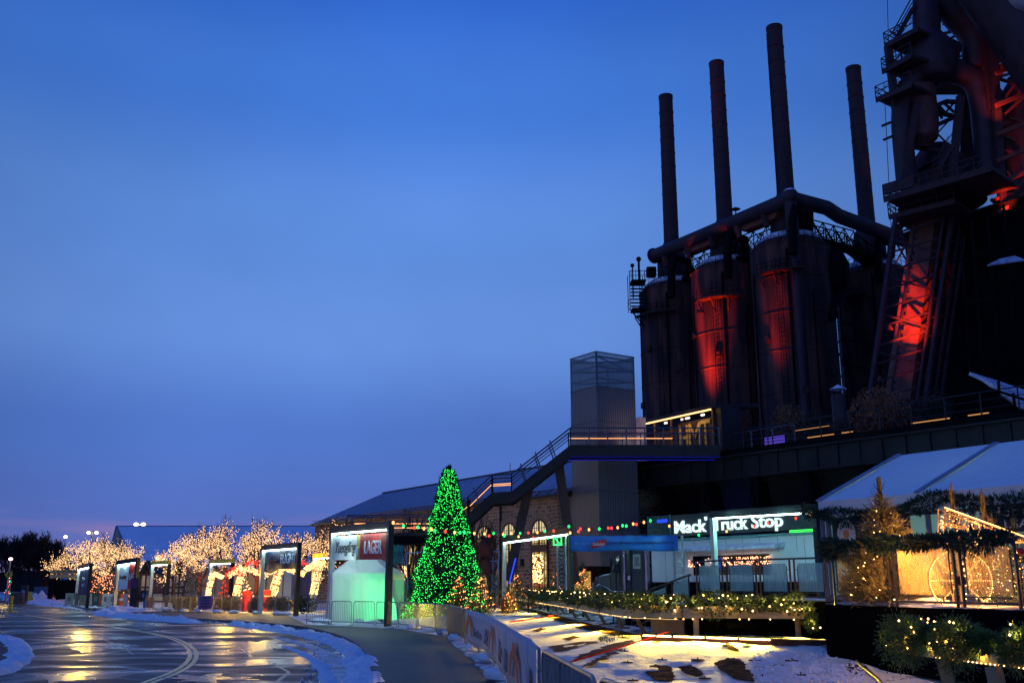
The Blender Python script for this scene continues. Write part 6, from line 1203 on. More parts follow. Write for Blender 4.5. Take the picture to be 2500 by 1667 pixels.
# lit zig frames (candy-cane like legs and beams covered with lights)
M_LW = emit('cream_light', (1, .60, .20), 3.4); M_LR = emit('red_light', (1, .05, .03), 1.4)
def lit_bar(s, s2, a, b, w_, n, red=(), rnd=rnd):
    a, b = Vector(a), Vector(b); d = (b-a); q = d.cross(Vector((0, 1, 0))).normalized()
    for _ in range(n): u = rnd.random(); v = rnd.uniform(-.5, .5); p = a+d*u+q*v*w_+Vector((0, rnd.uniform(-.25, .0), 0)); (s2 if any(r0 < u < r1 for r0, r1 in red) else s).octa(p, .034)
ZF = [(508, 1456, 520, 1398, 80, .26, 'far left lit leg frame with red bands'), (577, 1454, 594, 1384, 77, .32, 'lit leg frame with its beam reaching right, second from left'), (665, 1458, 686, 1380, 74, .36, 'tall lit leg frame behind the torn blue banner'), (766, 1450, 781, 1370, 72, .32, 'lit leg frame left of the nearest portal frame'), (988, 1415, 993, 1383, 70, .35, 'small lit frame between the green tent and the green tree')]
for i, (xb, yb, xt, yt, Y, w_, lab) in enumerate(ZF):
    a, b = at(xb, yb, Y), at(xt, yt, Y); t = thing('light_arch', lab, 'light frame', Vector((a.x, Y, 0)), 'leg frames covered in lights'); s0 = MB(); s0.bar(Vector((a.x, Y+.2, 0)), b+Vector((0, .2, 0)), w_*1.6, .2)
    s, s2 = MB(), MB(); lit_bar(s, s2, a, b, w_*1.7, 400 if i < 4 else 260, ((.38, .42), (.68, .72)))
    c1_ = at(xt-36, yt+22, Y+1.0) if i else b; c2_ = at(xt+(58 if i in (1, 2) else 26), yt+(22 if i in (1, 2) else 12), Y-.5)
    if 0 < i < 4:
        lit_bar(s, s2, c1_, b+UP*.05, w_*1.3, 170); s0.bar(c1_+Vector((0, .3, 0)), b+Vector((0, .3, 0)), .2)
    if i < 4: lit_bar(s, s2, b, c2_, w_*1.3, 220, ((.0, .08),)); s0.bar(b+Vector((0, .3, 0)), c2_+Vector((0, .3, 0)), .2)
    s0.build('support', M_WPR if 0 else M_BARR, t); s.build('cream_lights', M_LW, t); s2.build('red_lights', M_LR, t)
for i, (x, y, w_, lab) in enumerate([(735, 1378, 34, 'wavy red light garland above the tallest lit leg frame'), (655, 1388, 26, 'red light garland left of the torn blue banner post'), (572, 1394, 22, 'red light garland above the second lit leg frame'), (615, 1372, 16, 'small red light cluster at the trunk behind the blue banner'), (822, 1360, 10, 'red light cluster left of the green tent peak'), (936, 1352, 14, 'slanting red light cluster right of the green tent peak'), (968, 1362, 7, 'little red light cluster by the green flags')]):
    s = MB()
    for _ in range(int(w_*4)): u = rnd.uniform(-1, 1); s.octa(at(x+u*w_, y+(-6*math.cos(u*4)+rnd.gauss(0, 3.5))+(u*8 if i == 5 else 0), 73+rnd.random()), .05)
    o = s.build('light_garland', M_LR, origin=at(x, y, 73)); tag(o, lab, 'light garland')
for x_, e_ in ((640, 800), (560, 350), (735, 220)): lamp('added_gold_glow', 'POINT', px_at(x_, 71.5, 2.6), e_, (1, .58, .07), COL.objects['light_arch'], .4)  # added lamps without fixtures, for golden streaks on the wet road
# grounds between: planters, tubs, shrubs, white stall walls, small tree
for i, (x, Y, w_, h_, c_, lab) in enumerate([(600, 73, 18, 1.7, (.5, .02, .02), 'glowing red tub left of the tallest lit leg frame'), (650, 73.5, 15, 1.8, (.45, .03, .03), 'red covered bin beside the torn blue banner post'), (624, 72, 10, 1.0, (.4, .02, .02), 'smaller red bin between the tubs')]):
    p = px_at(x, Y, 0); s = MB(); r_ = w_/2502*Y*.5*1.3; s.lathe(p, [(r_*.8, 0), (r_, h_*.75), (r_*1.05, h_*.8), (r_*.6, h_*.84)], 16); tag(s.build('tub', mat('red_tub%d' % i, c_, .5), smooth=True, origin=p), lab, 'tub')
fl = thing('spot_light', 'red ground light between the red tubs', 'light', px_at(612, 70.6, 0)); s = MB(); s.box(px_at(612, 70.6, .1), (.3, .3, .2)); s.build('housing', M_STEEL, fl); lamp('red_wash', 'POINT', px_at(612, 70.6, .6), 45, (1, .03, .02), fl, .2)
for i, (x, Y, r_, h_, lab) in enumerate([(434, 75, .45, .9, 'low clipped shrub behind the fence, far left one'), (463, 74, .5, 1.0, 'low clipped shrub behind the fence below the round bush'), (540, 73, .8, .95, 'low clipped shrub left of the purple notice, wide'), (565, 72.5, .7, .95, 'dark clipped shrub right of the purple notice'), (622, 70, .5, .9, 'clipped shrub before the red bins'), (668, 70, .75, 1.1, 'clipped shrub below the tallest lit leg frame'), (690, 69.6, .55, 1.0, 'clipped shrub left of the dark blue frame post'), (742, 66, .8, 1.2, 'large dark shrub right of the dark blue frame post'), (465, 84, 1.0, 3.2, 'tall round brown bush before the white stall wall')]):
    p = px_at(x, Y, 0); s = MB()
    for _ in range(900): v = Vector((rnd.gauss(0, 1), rnd.gauss(0, 1), rnd.gauss(0, 1))).normalized()*(rnd.random()**.4); s.leaf(p+Vector((v.x*r_, v.y*r_, h_*.5+v.z*h_*.5)), Vector((rnd.gauss(0, 1), rnd.gauss(0, 1), rnd.gauss(.4, 1))).normalized(), .14 if i < 8 else .3, .04 if i < 8 else .03)
    tag(s.build('clipped_shrub', mat('shrub_leaf%d' % (i == 8), (.03, .028, .012) if i < 8 else (.10, .07, .035), .8, 0, .4, 5), origin=p), lab, 'shrub', 'shrubs behind the thin fence')
for i, (x0, x1, Y, z1, c_, lab) in enumerate([(448, 560, 100, 3.4, (.34, .29, .24), 'long pale stall wall behind the broad lit tree'), (560, 640, 96, 3.0, (.4, .33, .22), 'cream stall wall behind the lit leg frames'), (628, 665, 86, 3.0, (.62, .45, .2), 'warm yellow stall wall behind the blue banner'), (668, 708, 84, 3.9, (.5, .6, .52), 'white-green tall panel behind the blue banner'), (708, 760, 88, 3.6, (.16, .16, .24), 'dim mauve stall wall left of the nearest frame'), (232, 330, 122, 3.6, (.36, .28, .2), 'row of tan stall fronts under the lit dome tree')]):
    p, q = px_at(x0, Y, 0), px_at(x1, Y, 0); t = thing('stall_wall', lab, 'stall', p); s = MB(); s.box((p+q)/2+Vector((0, .8, z1/2)), ((q-p).length*.99, 1.6, z1)); s.build('wall', mat('stall%d' % i, c_, .8, 0, .1, .7), t)
    s = MB(); s.box((p+q)/2+Vector((0, .7, z1+.07)), ((q-p).length*.99+.2, 2.0, .12)); s.build('roof', M_WPR if i != 2 else M_GBLK, t); n = max(2, int((q-p).length/1.4))
    s = MB()
    for k in range(1, n): s.box(p.lerp(q, k/n)+Vector((0, -.02, z1*.5)), (.09, .05, z1*.98))
    s.build('mullion', mat('stall_post', (.12, .11, .12), .6), t)
p = px_at(602, 79, 0); spruce(p, at(602, 1424, 79).z, .95, 'small lit cone tree behind the red tub', m=M_NEEDLE2, n=1200, seed=201, leader=.1); bulbs_on(p, at(602, 1424, 79).z, .95, 90, M_WARMT, .045, 'warm bulbs spiralled on the small cone tree behind the red tub', seed=202, spiral=6)
p = px_at(543, 82, 0); spruce(p, 2.3, .7, 'small lit cone tree left of the tallest lit tree trunk', m=M_NEEDLE2, n=800, seed=203, leader=.1); bulbs_on(p, 2.3, .7, 60, M_LR, .05, 'red bulbs on the small cone tree by the tallest trunk', seed=204, spiral=5)
for x, Y, w_, lab in ((700, 72, 40, 'yellow bench before the white-green panel'), (583, 76, 24, 'grey round planter bench behind the fence')):
    p = px_at(x, Y, 0); s = MB(); ww = w_/2502*Y; s.box(p+UP*.75, (ww, .5, .12)); s.box(p+Vector((-ww*.4, 0, .35)), (.1, .4, .68)); s.box(p+Vector((ww*.4, 0, .35)), (.1, .4, .68)); tag(s.build('bench', M_YB if x == 700 else MATS['tan_concrete'], origin=p), lab, 'bench')
# green and teal flags behind the tent
for i, (x0, x1, lab) in enumerate([(957, 969, 'green hanging flag behind the dark gate post'), (969, 985, 'teal hanging flag left of the green tree')]):
    a, b = at(x0, 1325+i*4, 58), at(x1, 1334-i*2, 58); h_ = a.z-at(x0, 1372, 58).z; s = MB(); s.face([a-UP*h_, b-UP*h_*1.05, b, a]); o = s.build('flag', mat('flag%d' % i, ((.02, .22, .14), (.02, .16, .2))[i], .6), origin=a); tag(o, lab, 'flag'); o.modifiers.new('t', 'SOLIDIFY').thickness = .01; WL[o.name] = a
    text('lettering', ['ICE', 'RINK'][i], (a+b)/2-UP*h_*.5+Vector((0, -.03, 0)), b-a, UP, M_NVY, o, width=.22, height=.3)
# dark red bucket ornaments on a pale frame
M_BKT = mat('dark_red_bucket', (.10, .012, .012), .6, 0, .3, 2)
fr_ = thing('swing_frame', 'pale blue-lit metal frame carrying dark red buckets right of the green tree', 'frame', px_at(1205, 63, 0)); s = MB(); q = [at(1200, 1450, 63), at(1204, 1346, 63), at(1219, 1344, 63), at(1211, 1450, 63)]
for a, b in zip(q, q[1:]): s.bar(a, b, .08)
s.bar(at(1190, 1369, 63), at(1215, 1369, 63), .06); s.bar(at(990, 1350, 64), at(1030, 1347, 64), .07); s.bar(at(992, 1350, 64), at(996, 1440, 64), .07); s.build('tubes', mat('blue_lit_tube', (.25, .32, .55), .5), fr_)  # blue light on the tubes put into their colour
for i, (x, y, r_, dx_, lab) in enumerate([(1185, 1343, .46, .35, 'big dark red bucket hanging tilted right of the green tree'), (1188, 1387, .36, .22, 'lower small dark red bucket right of the green tree'), (1022, 1372, .3, .05, 'dark red bucket left of the green tree')]):
    c_ = at(x, y, 62.6); ax_ = Vector((dx_, 0, -.45)); s = MB(); s.sweep([c_-ax_, c_-ax_*.5, c_+ax_*.6, c_+ax_], [r_*1.1, r_, r_*.75, r_*.45], 16); o = s.build('bucket', M_BKT, smooth=True, origin=c_); tag(o, lab, 'bucket')
# ================================================================== STONE HALL
FR = Vector((3.2, 70.1, 0)); SP_ = lambda a_, b_, z: FR-D1*a_+D2*b_+UP*z; SL = 43.5
def stone_mat():
    m, t, o = _new('rubble_stone'); k = t.links; b = t.nodes.new('ShaderNodeBsdfPrincipled'); tcn = t.nodes.new('ShaderNodeTexCoord'); nz = t.nodes.new('ShaderNodeTexNoise'); nz.inputs['Scale'].default_value = 1.2; k.new(tcn.outputs['UV'], nz.inputs['Vector'])
    mixv = t.nodes.new('ShaderNodeMix'); mixv.data_type = 'RGBA'; mixv.inputs['Factor'].default_value = .22; k.new(tcn.outputs['UV'], mixv.inputs[6]); k.new(nz.outputs['Color'], mixv.inputs[7])
    br = t.nodes.new('ShaderNodeTexBrick'); k.new(mixv.outputs[2], br.inputs['Vector']); br.inputs['Scale'].default_value = 1; br.inputs['Brick Width'].default_value = .46; br.inputs['Row Height'].default_value = .2; br.inputs['Mortar Size'].default_value = .014; br.offset = .37; br.squash = .7; br.squash_frequency = 3; br.inputs['Bias'].default_value = -.2
    br.inputs['Color1'].default_value = (.14, .085, .055, 1); br.inputs['Color2'].default_value = (.34, .23, .15, 1); br.inputs['Mortar'].default_value = (.46, .37, .28, 1); k.new(br.outputs['Color'], b.inputs['Base Color']); b.inputs['Roughness'].default_value = .85
    bp = t.nodes.new('ShaderNodeBump'); bp.inputs['Strength'].default_value = .8; bp.inputs['Distance'].default_value = .04; k.new(br.outputs['Fac'], bp.inputs['Height']); bp.invert = True; k.new(bp.outputs[0], b.inputs['Normal']); k.new(b.outputs[0], o.inputs[0]); return m
M_STONE = stone_mat(); M_ROOF = wave_mat('ribbed_metal_roof', (.62, .70, .80), (.74, .80, .88), .8, 'X', .45, .1, .4, .3)
hall = thing('stone_hall', 'long stone hall with arched lit windows and a ribbed metal roof', 'hall', FR)
s = MB(); s.quadw(SP_(SL, 0, 0), SP_(0, 0, 0), 0, 8.0); s.quadw(SP_(0, 0, 0), SP_(0, 16, 0), 0, 8.0); s.quadw(SP_(SL, 16, 0), SP_(SL, 0, 0), 0, 8.0)
s.face([SP_(0, 0, 8), SP_(0, 16, 8), SP_(0, 8, 11.5)], [(0, 8), (16, 8), (8, 11.5)]); s.face([SP_(SL, 16, 8), SP_(SL, 0, 8), SP_(SL, 8, 11.5)], [(0, 8), (16, 8), (8, 11.5)]); s.build('wall', M_STONE, hall)
s = MB(); e = -.5; sl = math.hypot(8.5, 3.7)
s.face([SP_(SL+.4, e, 7.9), SP_(-1.5, e, 7.9), SP_(-1.5, 8, 11.65), SP_(SL+.4, 8, 11.65)], [(0, 0), (SL+1.9, 0), (SL+1.9, sl), (0, sl)]); s.face([SP_(-1.5, 16.5, 7.9), SP_(SL+.4, 16.5, 7.9), SP_(SL+.4, 8, 11.65), SP_(-1.5, 8, 11.65)], [(0, 0), (SL+1.9, 0), (SL+1.9, sl), (0, sl)]); rf_ = s.build('roof', M_ROOF, hall)
s = MB()
for i in range(100): a_ = -1.4+i*.455; s.hexa([SP_(a_+.05, -.5, 7.905), SP_(a_-.05, -.5, 7.905), SP_(a_-.05, 7.9, 11.6), SP_(a_+.05, 7.9, 11.6)][::-1], [SP_(a_+.05, -.5, 7.95), SP_(a_-.05, -.5, 7.95), SP_(a_-.05, 7.9, 11.645), SP_(a_+.05, 7.9, 11.645)][::-1])
s.build('roof_ribs', mat('roof_rib_metal', (.26, .33, .45), .5, .0), hall)
s = MB(); s.bar(SP_(SL+.4, 8, 11.7), SP_(-1.5, 8, 11.7), .3, .12); s.build('ridge_cap', M_STEEL, hall)
s = MB(); s.bar(SP_(SL, -.55, 7.85), SP_(-1.5, -.55, 7.85), .2, .2)
for i in range(58): s.bar(SP_(i*.75-1.4, -.3, 8.05), SP_(i*.75-3, -.3, 8.3), .05)
s.bar(SP_(SL, -.3, 8.3), SP_(-1.5, -.3, 8.3), .05); s.build('gutter', M_STEEL, hall)
for i in range(3): s = MB(); x = SL*.3*(i+.4); s.tube(SP_(x, 8, 11.7), SP_(x, 8, 12.5), .03, n=5); s.build('lightning_rod', M_STEEL, hall)
s = MB(); s.tube(SP_(7.3, -.08, 0), SP_(7.3, -.08, 7.9), .09, n=6); s.build('downpipe', M_STEEL, hall)
# annex
s = MB(); s.quadw(SP_(-.02, .6, 0), SP_(-1.7, .6, 0), 0, 7.8); s.build('annex_wall', mat('ribbed_blue_grey_cladding', (.16, .16, .2), .5, .2, .1, 1), hall)
M_PANEY = mat('x', (.5, .4, .2)) if 0 else None
def pane_mat():
    m, t, o = _new('lit_window_pane'); k = t.links; e_ = t.nodes.new('ShaderNodeEmission'); tcn = t.nodes.new('ShaderNodeTexCoord'); nz = t.nodes.new('ShaderNodeTexNoise'); nz.inputs['Scale'].default_value = 2.2; nz.inputs['Detail'].default_value = 4; k.new(tcn.outputs['Object'], nz.inputs['Vector'])
    rp_ = t.nodes.new('ShaderNodeValToRGB'); k.new(nz.outputs['Fac'], rp_.inputs[0]); E = rp_.color_ramp.elements; E[0].position = .36; E[0].color = (.05, .03, .01, 1); E[1].position = .64; E[1].color = (1, .70, .26, 1); k.new(rp_.outputs[0], e_.inputs[0]); e_.inputs[1].default_value = 1.0; k.new(e_.outputs[0], o.inputs[0]); return m
M_PANE = pane_mat(); M_WF = mat('brown_window_frame', (.06, .03, .02), .6); M_ARCH = mat('arch_stones', (.26, .18, .12), .85, 0, .3, 4, .4, 6); M_PALE = emit('pale_fanlight', (1, .80, .45), .8)
def arched(a_, hw, z0, zs, label=None, wreath=False):
    "window centred at distance a_ from the near corner, half width hw, springing height zs"
    o0 = lambda x, z, off: SP_(a_-x, -off, z); n = 14
    arc = lambda r: [(r*math.cos(math.pi*i/n), zs+r*math.sin(math.pi*i/n)) for i in range(n+1)]
    s = MB(); s.face([o0(x, z, .05) for x, z in [(-hw, z0), (hw, z0)]+arc(hw)]); w_ = s.build('window', M_PANE, hall)
    s = MB(); R2 = hw+.12; pr = [(hw, z0)]+arc(hw)+[(-hw, z0)]; po = [(R2, z0)]+arc(R2)+[(-R2, z0)]
    for i in range(len(pr)-1): s.hexa([o0(*pr[i], .02), o0(*po[i], .02), o0(*po[i+1], .02), o0(*pr[i+1], .02)], [o0(*pr[i], .13), o0(*po[i], .13), o0(*po[i+1], .13), o0(*pr[i+1], .13)])
    for x in (-hw*.66, -hw*.33, hw*.33, hw*.66): s.bar(o0(x, z0, .08), o0(x, zs+math.sqrt(max(0, hw*hw-x*x))*.98, .08), .05, .05)
    s.bar(o0(0, z0, .09), o0(0, zs+hw, .09), .16, .06); s.bar(o0(-hw, zs, .09), o0(hw, zs, .09), .12, .12); k = z0+.6
    while k < zs-.2: s.bar(o0(-hw, k, .075), o0(hw, k, .075), .05, .05); k += .6
    s.bar(o0(-hw, zs+hw*.45, .075), o0(hw, zs+hw*.45, .075), .04, .04); s.build('window_frame', M_WF, w_)
    s = MB(); s.face([o0(x, z, .065) for x, z in arc(hw*.97)]); s.build('fanlight', M_PALE, w_)
    s = MB()
    for i in range(n): a1, a2 = math.pi*(i+.08)/n, math.pi*(i+.92)/n; s.hexa([o0(r*math.cos(q), zs+r*math.sin(q), .01) for r, q in ((R2, a1), (R2+.55, a1), (R2+.55, a2), (R2, a2))], [o0(r*math.cos(q), zs+r*math.sin(q), .09) for r, q in ((R2, a1), (R2+.55, a1), (R2+.55, a2), (R2, a2))])
    s.build('arch_surround', M_ARCH, w_)
    return o0
def fa(px):
    lo, hi = -5, 60
    for _ in range(40):
        m = (lo+hi)/2; p = SP_(m, 0, 5); X = 1250+FPX*p.x/(p.y*math.cos(PITCH)+3.1*math.sin(PITCH)); lo, hi = (m, hi) if X > px else (lo, m)
    return lo
o1 = arched(fa(1319), .92, .5, 5.35); arched(fa(1245), .88, .8, 5.35); arched(fa(1182), .88, .8, 5.3); arched(fa(1100), .88, .8, 5.3); arched(fa(1012), .88, .8, 5.3)
s = MB(); s.box(SP_(fa(1319), -.12, 4.35), (1.9, .1, .5), D1); s.build('door_transom', M_WF, hall)
s = MB(); rnd = random.Random(55)
for i in range(150): u = rnd.uniform(-.62, .62); v = rnd.uniform(-1.0, 1.0); s.octa(o1(u+.05*rnd.random(), 2.9+v, .25), .032)
tag(s.build('light_string', M_WARMB, origin=o1(0, 3, .25)), 'net of warm bulbs in the right arched doorway of the stone hall', 'light string')
s = MB(); c_ = o1(.25, 3.6, .28); s.ball(c_, .13, 5); s.bar(c_, c_+Vector((-.15, 0, -.8)), .16, .03); s.bar(c_, c_+Vector((.15, 0, -.7)), .16, .03); tag(s.build('bow', MATS['red_ribbon'], origin=c_), 'red bow hung in the right arched doorway', 'bow')
s = MB(); s.face([o1(x, z, .07) for x, z in ((-.8, .6), (.8, .6), (.8, 1.9), (-.8, 1.9))]); s.build('door_glass', emit('reddish_door_light', (.8, .25, .08), .45), hall)
s = MB(); s.box(SP_(fa(1278), -.15, 3.4), (.22, .2, .5), D1); s.build('wall_lantern', M_STEEL, hall)
lamp('facade_wash', 'SPOT', SP_(6, -9, .6), 420, (1, .62, .32), hall, .4, SP_(6, 0, 4.5), 110, .9); lamp('facade_wash', 'SPOT', SP_(-1, -7, .6), 160, (1, .6, .32), hall, .4, SP_(0, 0, 4.5), 100, .9); lamp('facade_wash', 'SPOT', SP_(22, -9, 3), 260, (1, .6, .3), hall, .4, SP_(22, 0, 6), 120, .9)
# ================================================================== ELEVATED WALKWAY AND STAIR
YW, YB_ = 64.0, 66.2; wk = thing('walkway', 'elevated steel walkway and stair climbing right behind the green tree', 'walkway', px_at(1300, YW, 0))
nod = [(846, 5.0), (1085, 5.05), (1142, 6.15), (1201, 7.55), (1249, 7.62), (1393, 10.6), (1757, 10.6)]
ND = [(px_at(x, YW, z).x, z) for x, z in nod]
M_WKB = mat('brown_black_girder', (.022, .013, .014), .55, .3, .3, 2)
s = MB()
for (x0, z0), (x1, z1) in zip(ND, ND[1:]):
    flat = abs(z1-z0) < .3; dp = .72 if flat else .8
    for Y in (YW, YB_): s.hexa([(x0, Y-.06, z0-dp), (x1, Y-.06, z1-dp), (x1, Y+.06, z1-dp), (x0, Y+.06, z0-dp)], [(x0, Y-.06, z0), (x1, Y-.06, z1), (x1, Y+.06, z1), (x0, Y+.06, z0)])
    if flat: s.hexa([(x0, YW+.06, z0-.2), (x1, YW+.06, z1-.2), (x1, YB_-.06, z1-.2), (x0, YB_-.06, z0-.2)], [(x0, YW+.06, z0-.08), (x1, YW+.06, z1-.08), (x1, YB_-.06, z1-.08), (x0, YB_-.06, z0-.08)])
s.build('girder', M_WKB, wk); s = MB(); sn = MB()
for (x0, z0), (x1, z1) in zip(ND, ND[1:]):
    if abs(z1-z0) < .3: continue
    n = int(abs(z1-z0)/.17)
    for i in range(n):
        u = (i+.5)/n; x, z = x0+(x1-x0)*u, z0+(z1-z0)*u-.12; s.box((x, (YW+YB_)/2, z), (.34, YB_-YW-.14, .05))
        if i % 4 == 1: sn.box((x, YW+.45, z+.04), (.28, .5, .03))
s.build('treads', M_WKB, wk); sn.build('tread_snow', M_SNOW, wk)
def rail_run(par, P, h, m, post=1.25, r=.042, off=None, mids=(.5,), lean=True, name='handrail'):
    s = MB(); sp_ = MB(); off = off or Vector((0, 0, 0))
    for a, b in zip(P, P[1:]):
        a, b = Vector(a)+off, Vector(b)+off; d = (b-a); L_ = d.length; d.normalize(); up_ = UP
        if lean and abs(d.z) > .15: up_ = (UP-d*d.z*.6).normalized()
        s.tube(a+UP*h, b+UP*h, r*1.25, n=5)
        for q in mids: s.tube(a+UP*h*q, b+UP*h*q, r*.7, n=4, caps=False)
        n = max(1, round(L_/post))
        for i in range(n+1): p = a.lerp(b, i/n); pb_ = MB(); pb_.bar(p-UP*.1, p+(up_*h if 0 < i < n else UP*h), r*2); pb_.build('rail_post', m, par)
    s.build(name, m, par)
M_RWK = mat('walkway_rail_steel', (.10, .10, .13), .4, .6, .2, 4)
PF = [(x, YW, z) for x, z in ND]; PB = [(x, YB_, z) for x, z in ND]
rail_run(wk, PF, 1.1, M_RWK, mids=(.6,)); rail_run(wk, PB, 1.1, M_RWK, mids=(.6,), name='far_handrail')
s = MB()
for (x0, z0), (x1, z1) in zip(ND, ND[1:]): 
    if x0 < px_at(1000, YW, 5).x: continue
    if abs(x0-ND[4][0]) < .01: continue
    g_ = .05; x1 = min(x1, px_at(1657, YW, 10.6).x); s.bar((x0+g_, YB_-.1, z0+.72), (x1-g_, YB_-.1, z1+.72), .04, .04)
    if x0 < px_at(1390, YW, 10).x and abs(z1-z0) < .3: s.bar((x0+g_, YW+.9, z0+.5), (x1-g_, YW+.9, z1+.5), .04, .04)
xa, xb = px_at(850, YW, 5).x, px_at(1060, YW, 5).x
for i in range(6): u0, u1 = xa+(xb-xa)*(i+.04)/6, xa+(xb-xa)*(i+.96)/6; s.bar((u0, YB_-.1, 5.72), (u1, YB_-.1, 5.72), .06, .06); 
for i in range(3, 6): u0, u1 = xa+(xb-xa)*(i+.04)/6, xa+(xb-xa)*(i+.96)/6; s.bar((u0, YW+.3, 5.35), (u1, YW+.3, 5.35), .04, .04)
s.build('light_rail', M_LEDW, wk); s = MB(); s.bar((ND[5][0]-.3, YB_-.5, 9.83), (ND[6][0], YB_-.5, 9.83), .1, .03); s.bar((ND[5][0]-1.4, YW+.12, 9.0), (ND[5][0], YW+.12, 9.95), .03, .05); s.bar((ND[5][0], YW+.0, 9.82), (ND[6][0], YW+.0, 9.82), .06, .02); s.build('blue_light_line', emit('blue_line', (.02, .02, 1), .35), wk)
s = MB()
for (xa_, ya_, xb_, yb_, w_) in ((1290, 1195, 1241, 1418, .42), (1362, 1120, 1406, 1425, .42)): s.bar(at(xa_, ya_, YW+1.1), at(xb_, yb_, YW+1.1), w_, .6)
s.build('slanted_leg', mat('rust_brown_leg', (.07, .028, .02), .6, .2, .3, 2), wk)
s = MB(); s.bar(at(1259, 1362, YW+.6), at(1243, 1424, YW+.6), .14, .06); s.build('blue_light_tube', emit('blue_tube', (.02, .05, 1), 2.5), wk)
for x in (870, 960, 1040): s = MB(); p = px_at(x, YW+1, 0); s.bar(p, Vector((p.x, p.y, 4.4)), .3); s.build('column', M_WKB, wk)
s = MB(); s.box(((xa+xb)/2+1, YW-.07, 4.58), (xb-xa+3, .02, .5)); s.build('mesh_fascia', M_DARK, wk)
# ================================================================== ELEVATOR TOWER
EC = Vector((5.77, 66.6, 0)); EP = lambda a_, b_, z: EC-D1*a_+D2*b_+UP*z; ea, eb = 2.98, 3.4
el = thing('elevator_tower', 'tall grey ribbed elevator tower with a see-through top behind the walkway', 'tower', EC)
M_RIBT = wave_mat('fine_ribbed_cladding', (.09, .105, .125), (.16, .18, .205), 1.6, 'X', .45, .3, .5, .25)
def mesh_mat():
    m, t, o = _new('see_through_cladding'); k = t.links; tr = t.nodes.new('ShaderNodeBsdfTransparent'); d_ = t.nodes.new('ShaderNodeBsdfPrincipled'); d_.inputs['Base Color'].default_value = (.12, .2, .26, 1); d_.inputs['Roughness'].default_value = .4; mi = t.nodes.new('ShaderNodeMixShader'); tcn = t.nodes.new('ShaderNodeTexCoord'); wv = t.nodes.new('ShaderNodeTexWave'); wv.inputs['Scale'].default_value = 1.6; k.new(tcn.outputs['UV'], wv.inputs['Vector']); r_ = t.nodes.new('ShaderNodeMapRange'); r_.inputs['To Min'].default_value = .66; r_.inputs['To Max'].default_value = .86; k.new(wv.outputs['Fac'], r_.inputs['Value']); k.new(r_.outputs[0], mi.inputs[0]); k.new(tr.outputs[0], mi.inputs[1]); k.new(d_.outputs[0], mi.inputs[2]); k.new(mi.outputs[0], o.inputs[0]); return m
M_SEE = mesh_mat(); zz_ = [3.0, 5.4, 7.9, 12.6, 15.0, 17.4]
def prism4(s, z0, z1):
    c = [EP(0, 0, 0), EP(0, eb, 0), EP(ea, eb, 0), EP(ea, 0, 0)]
    for a, b in zip(c, c[1:]+c[:1]): s.quadw(a, b, z0, z1)
for i in range(4): s = MB(); prism4(s, zz_[i]+.03, zz_[i+1]-.03); s.build('cladding_panel', M_RIBT, el)
s = MB(); prism4(s, 15.03, 17.4); s.build('top_screen', M_SEE, el); s = MB()
for z in zz_[1:]:
    for a, b in ((EP(0, 0, z), EP(0, eb, z)), (EP(0, eb, z), EP(ea, eb, z)), (EP(ea, eb, z), EP(ea, 0, z)), (EP(ea, 0, z), EP(0, 0, z))): s.bar(a, b, .06, .06)
for q in ((.05, .05), (.05, eb-.05), (ea-.05, eb-.05), (ea-.05, .05)): s.bar(EP(q[0], q[1], 14.5), EP(q[0], q[1], 17.35), .12)
for z in (15.6, 16.4, 17.1): s.bar(EP(.1, .1, z), EP(.1, eb-.1, z), .1); s.bar(EP(.1, .1, z), EP(ea-.1, .1, z), .1); s.bar(EP(ea-.1, .1, z), EP(.1, eb-.1, z), .12)
s.bar(EP(.1, .1, 17.1), EP(.1, eb-.1, 16.3), .08); s.build('inner_frame', mat('blue_grey_frame', (.05, .08, .12), .5), el)
s = MB(); s.box(EP(ea/2, eb/2, 1.5), (eb-.1, ea-.1, 3.0), D2); s.build('base', M_DARK, el)
s = MB(); s.quadw(EP(ea-.2, -.04, 0), EP(1.0, -.04, 0), .6, 2.7); s.build('lit_entrance', emit('entrance_glow', (1, .55, .12), .6), el)
s = MB(); s.box(EP(-.2, eb+.25, 11.6), (.5, .5, 3.0), D2); s.build('side_duct', mat('pale_duct', (.5, .42, .4), .5), el)
fl = thing('wall_washer', 'warm light on the walkway washing the elevator tower', 'light', EP(-1.2, 1.6, 10.7)); s = MB(); s.box(EP(-1.2, 1.6, 10.75), (.3, .12, .1), D2); s.build('housing', M_STEEL, fl); lamp('wash', 'SPOT', EP(-1.3, 2.4, 10.8), 80, (1, .62, .55), fl, .2, EP(0, 2.6, 12.2), 110, .9); lamp('wash', 'SPOT', EP(-3.0, -2.5, 1.2), 200, (1, .60, .34), fl, .3, EP(.4, .4, 5.5), 75, .9)
# ================================================================== HOOVER TRESTLE
UT = Vector((.6, -.8, 0)); VT = Vector((.8, .6, 0)); TT = Vector((14.5, 66.5, 0)); H_ = lambda a_, b_, z: TT+UT*a_+VT*b_+UP*z
tr = thing('trestle', 'long dark iron trestle carrying a railed walkway at right', 'trestle', H_(0, 0, 0)); TZ = 10.6; a0, a1 = -11, 46
s = MB(); s.box(H_((a0+a1)/2, 4.5, TZ-.25), (a1-a0, 9, .5), UT); s.build('deck', M_DARK, tr)
s = MB(); s.box(H_((a0+a1)/2, .12, TZ-1.2), (a1-a0, .2, 1.4), UT); s.box(H_((a0+a1)/2, .0, TZ-.45), (a1-a0, .5, .12), UT); s.box(H_((a0+a1)/2, .0, TZ-1.9), (a1-a0, .5, .1), UT)
for i in range(int((a1-a0)/1.5)): s.box(H_(a0+i*1.5, .0, TZ-1.2), (.08, .24, 1.3), UT)
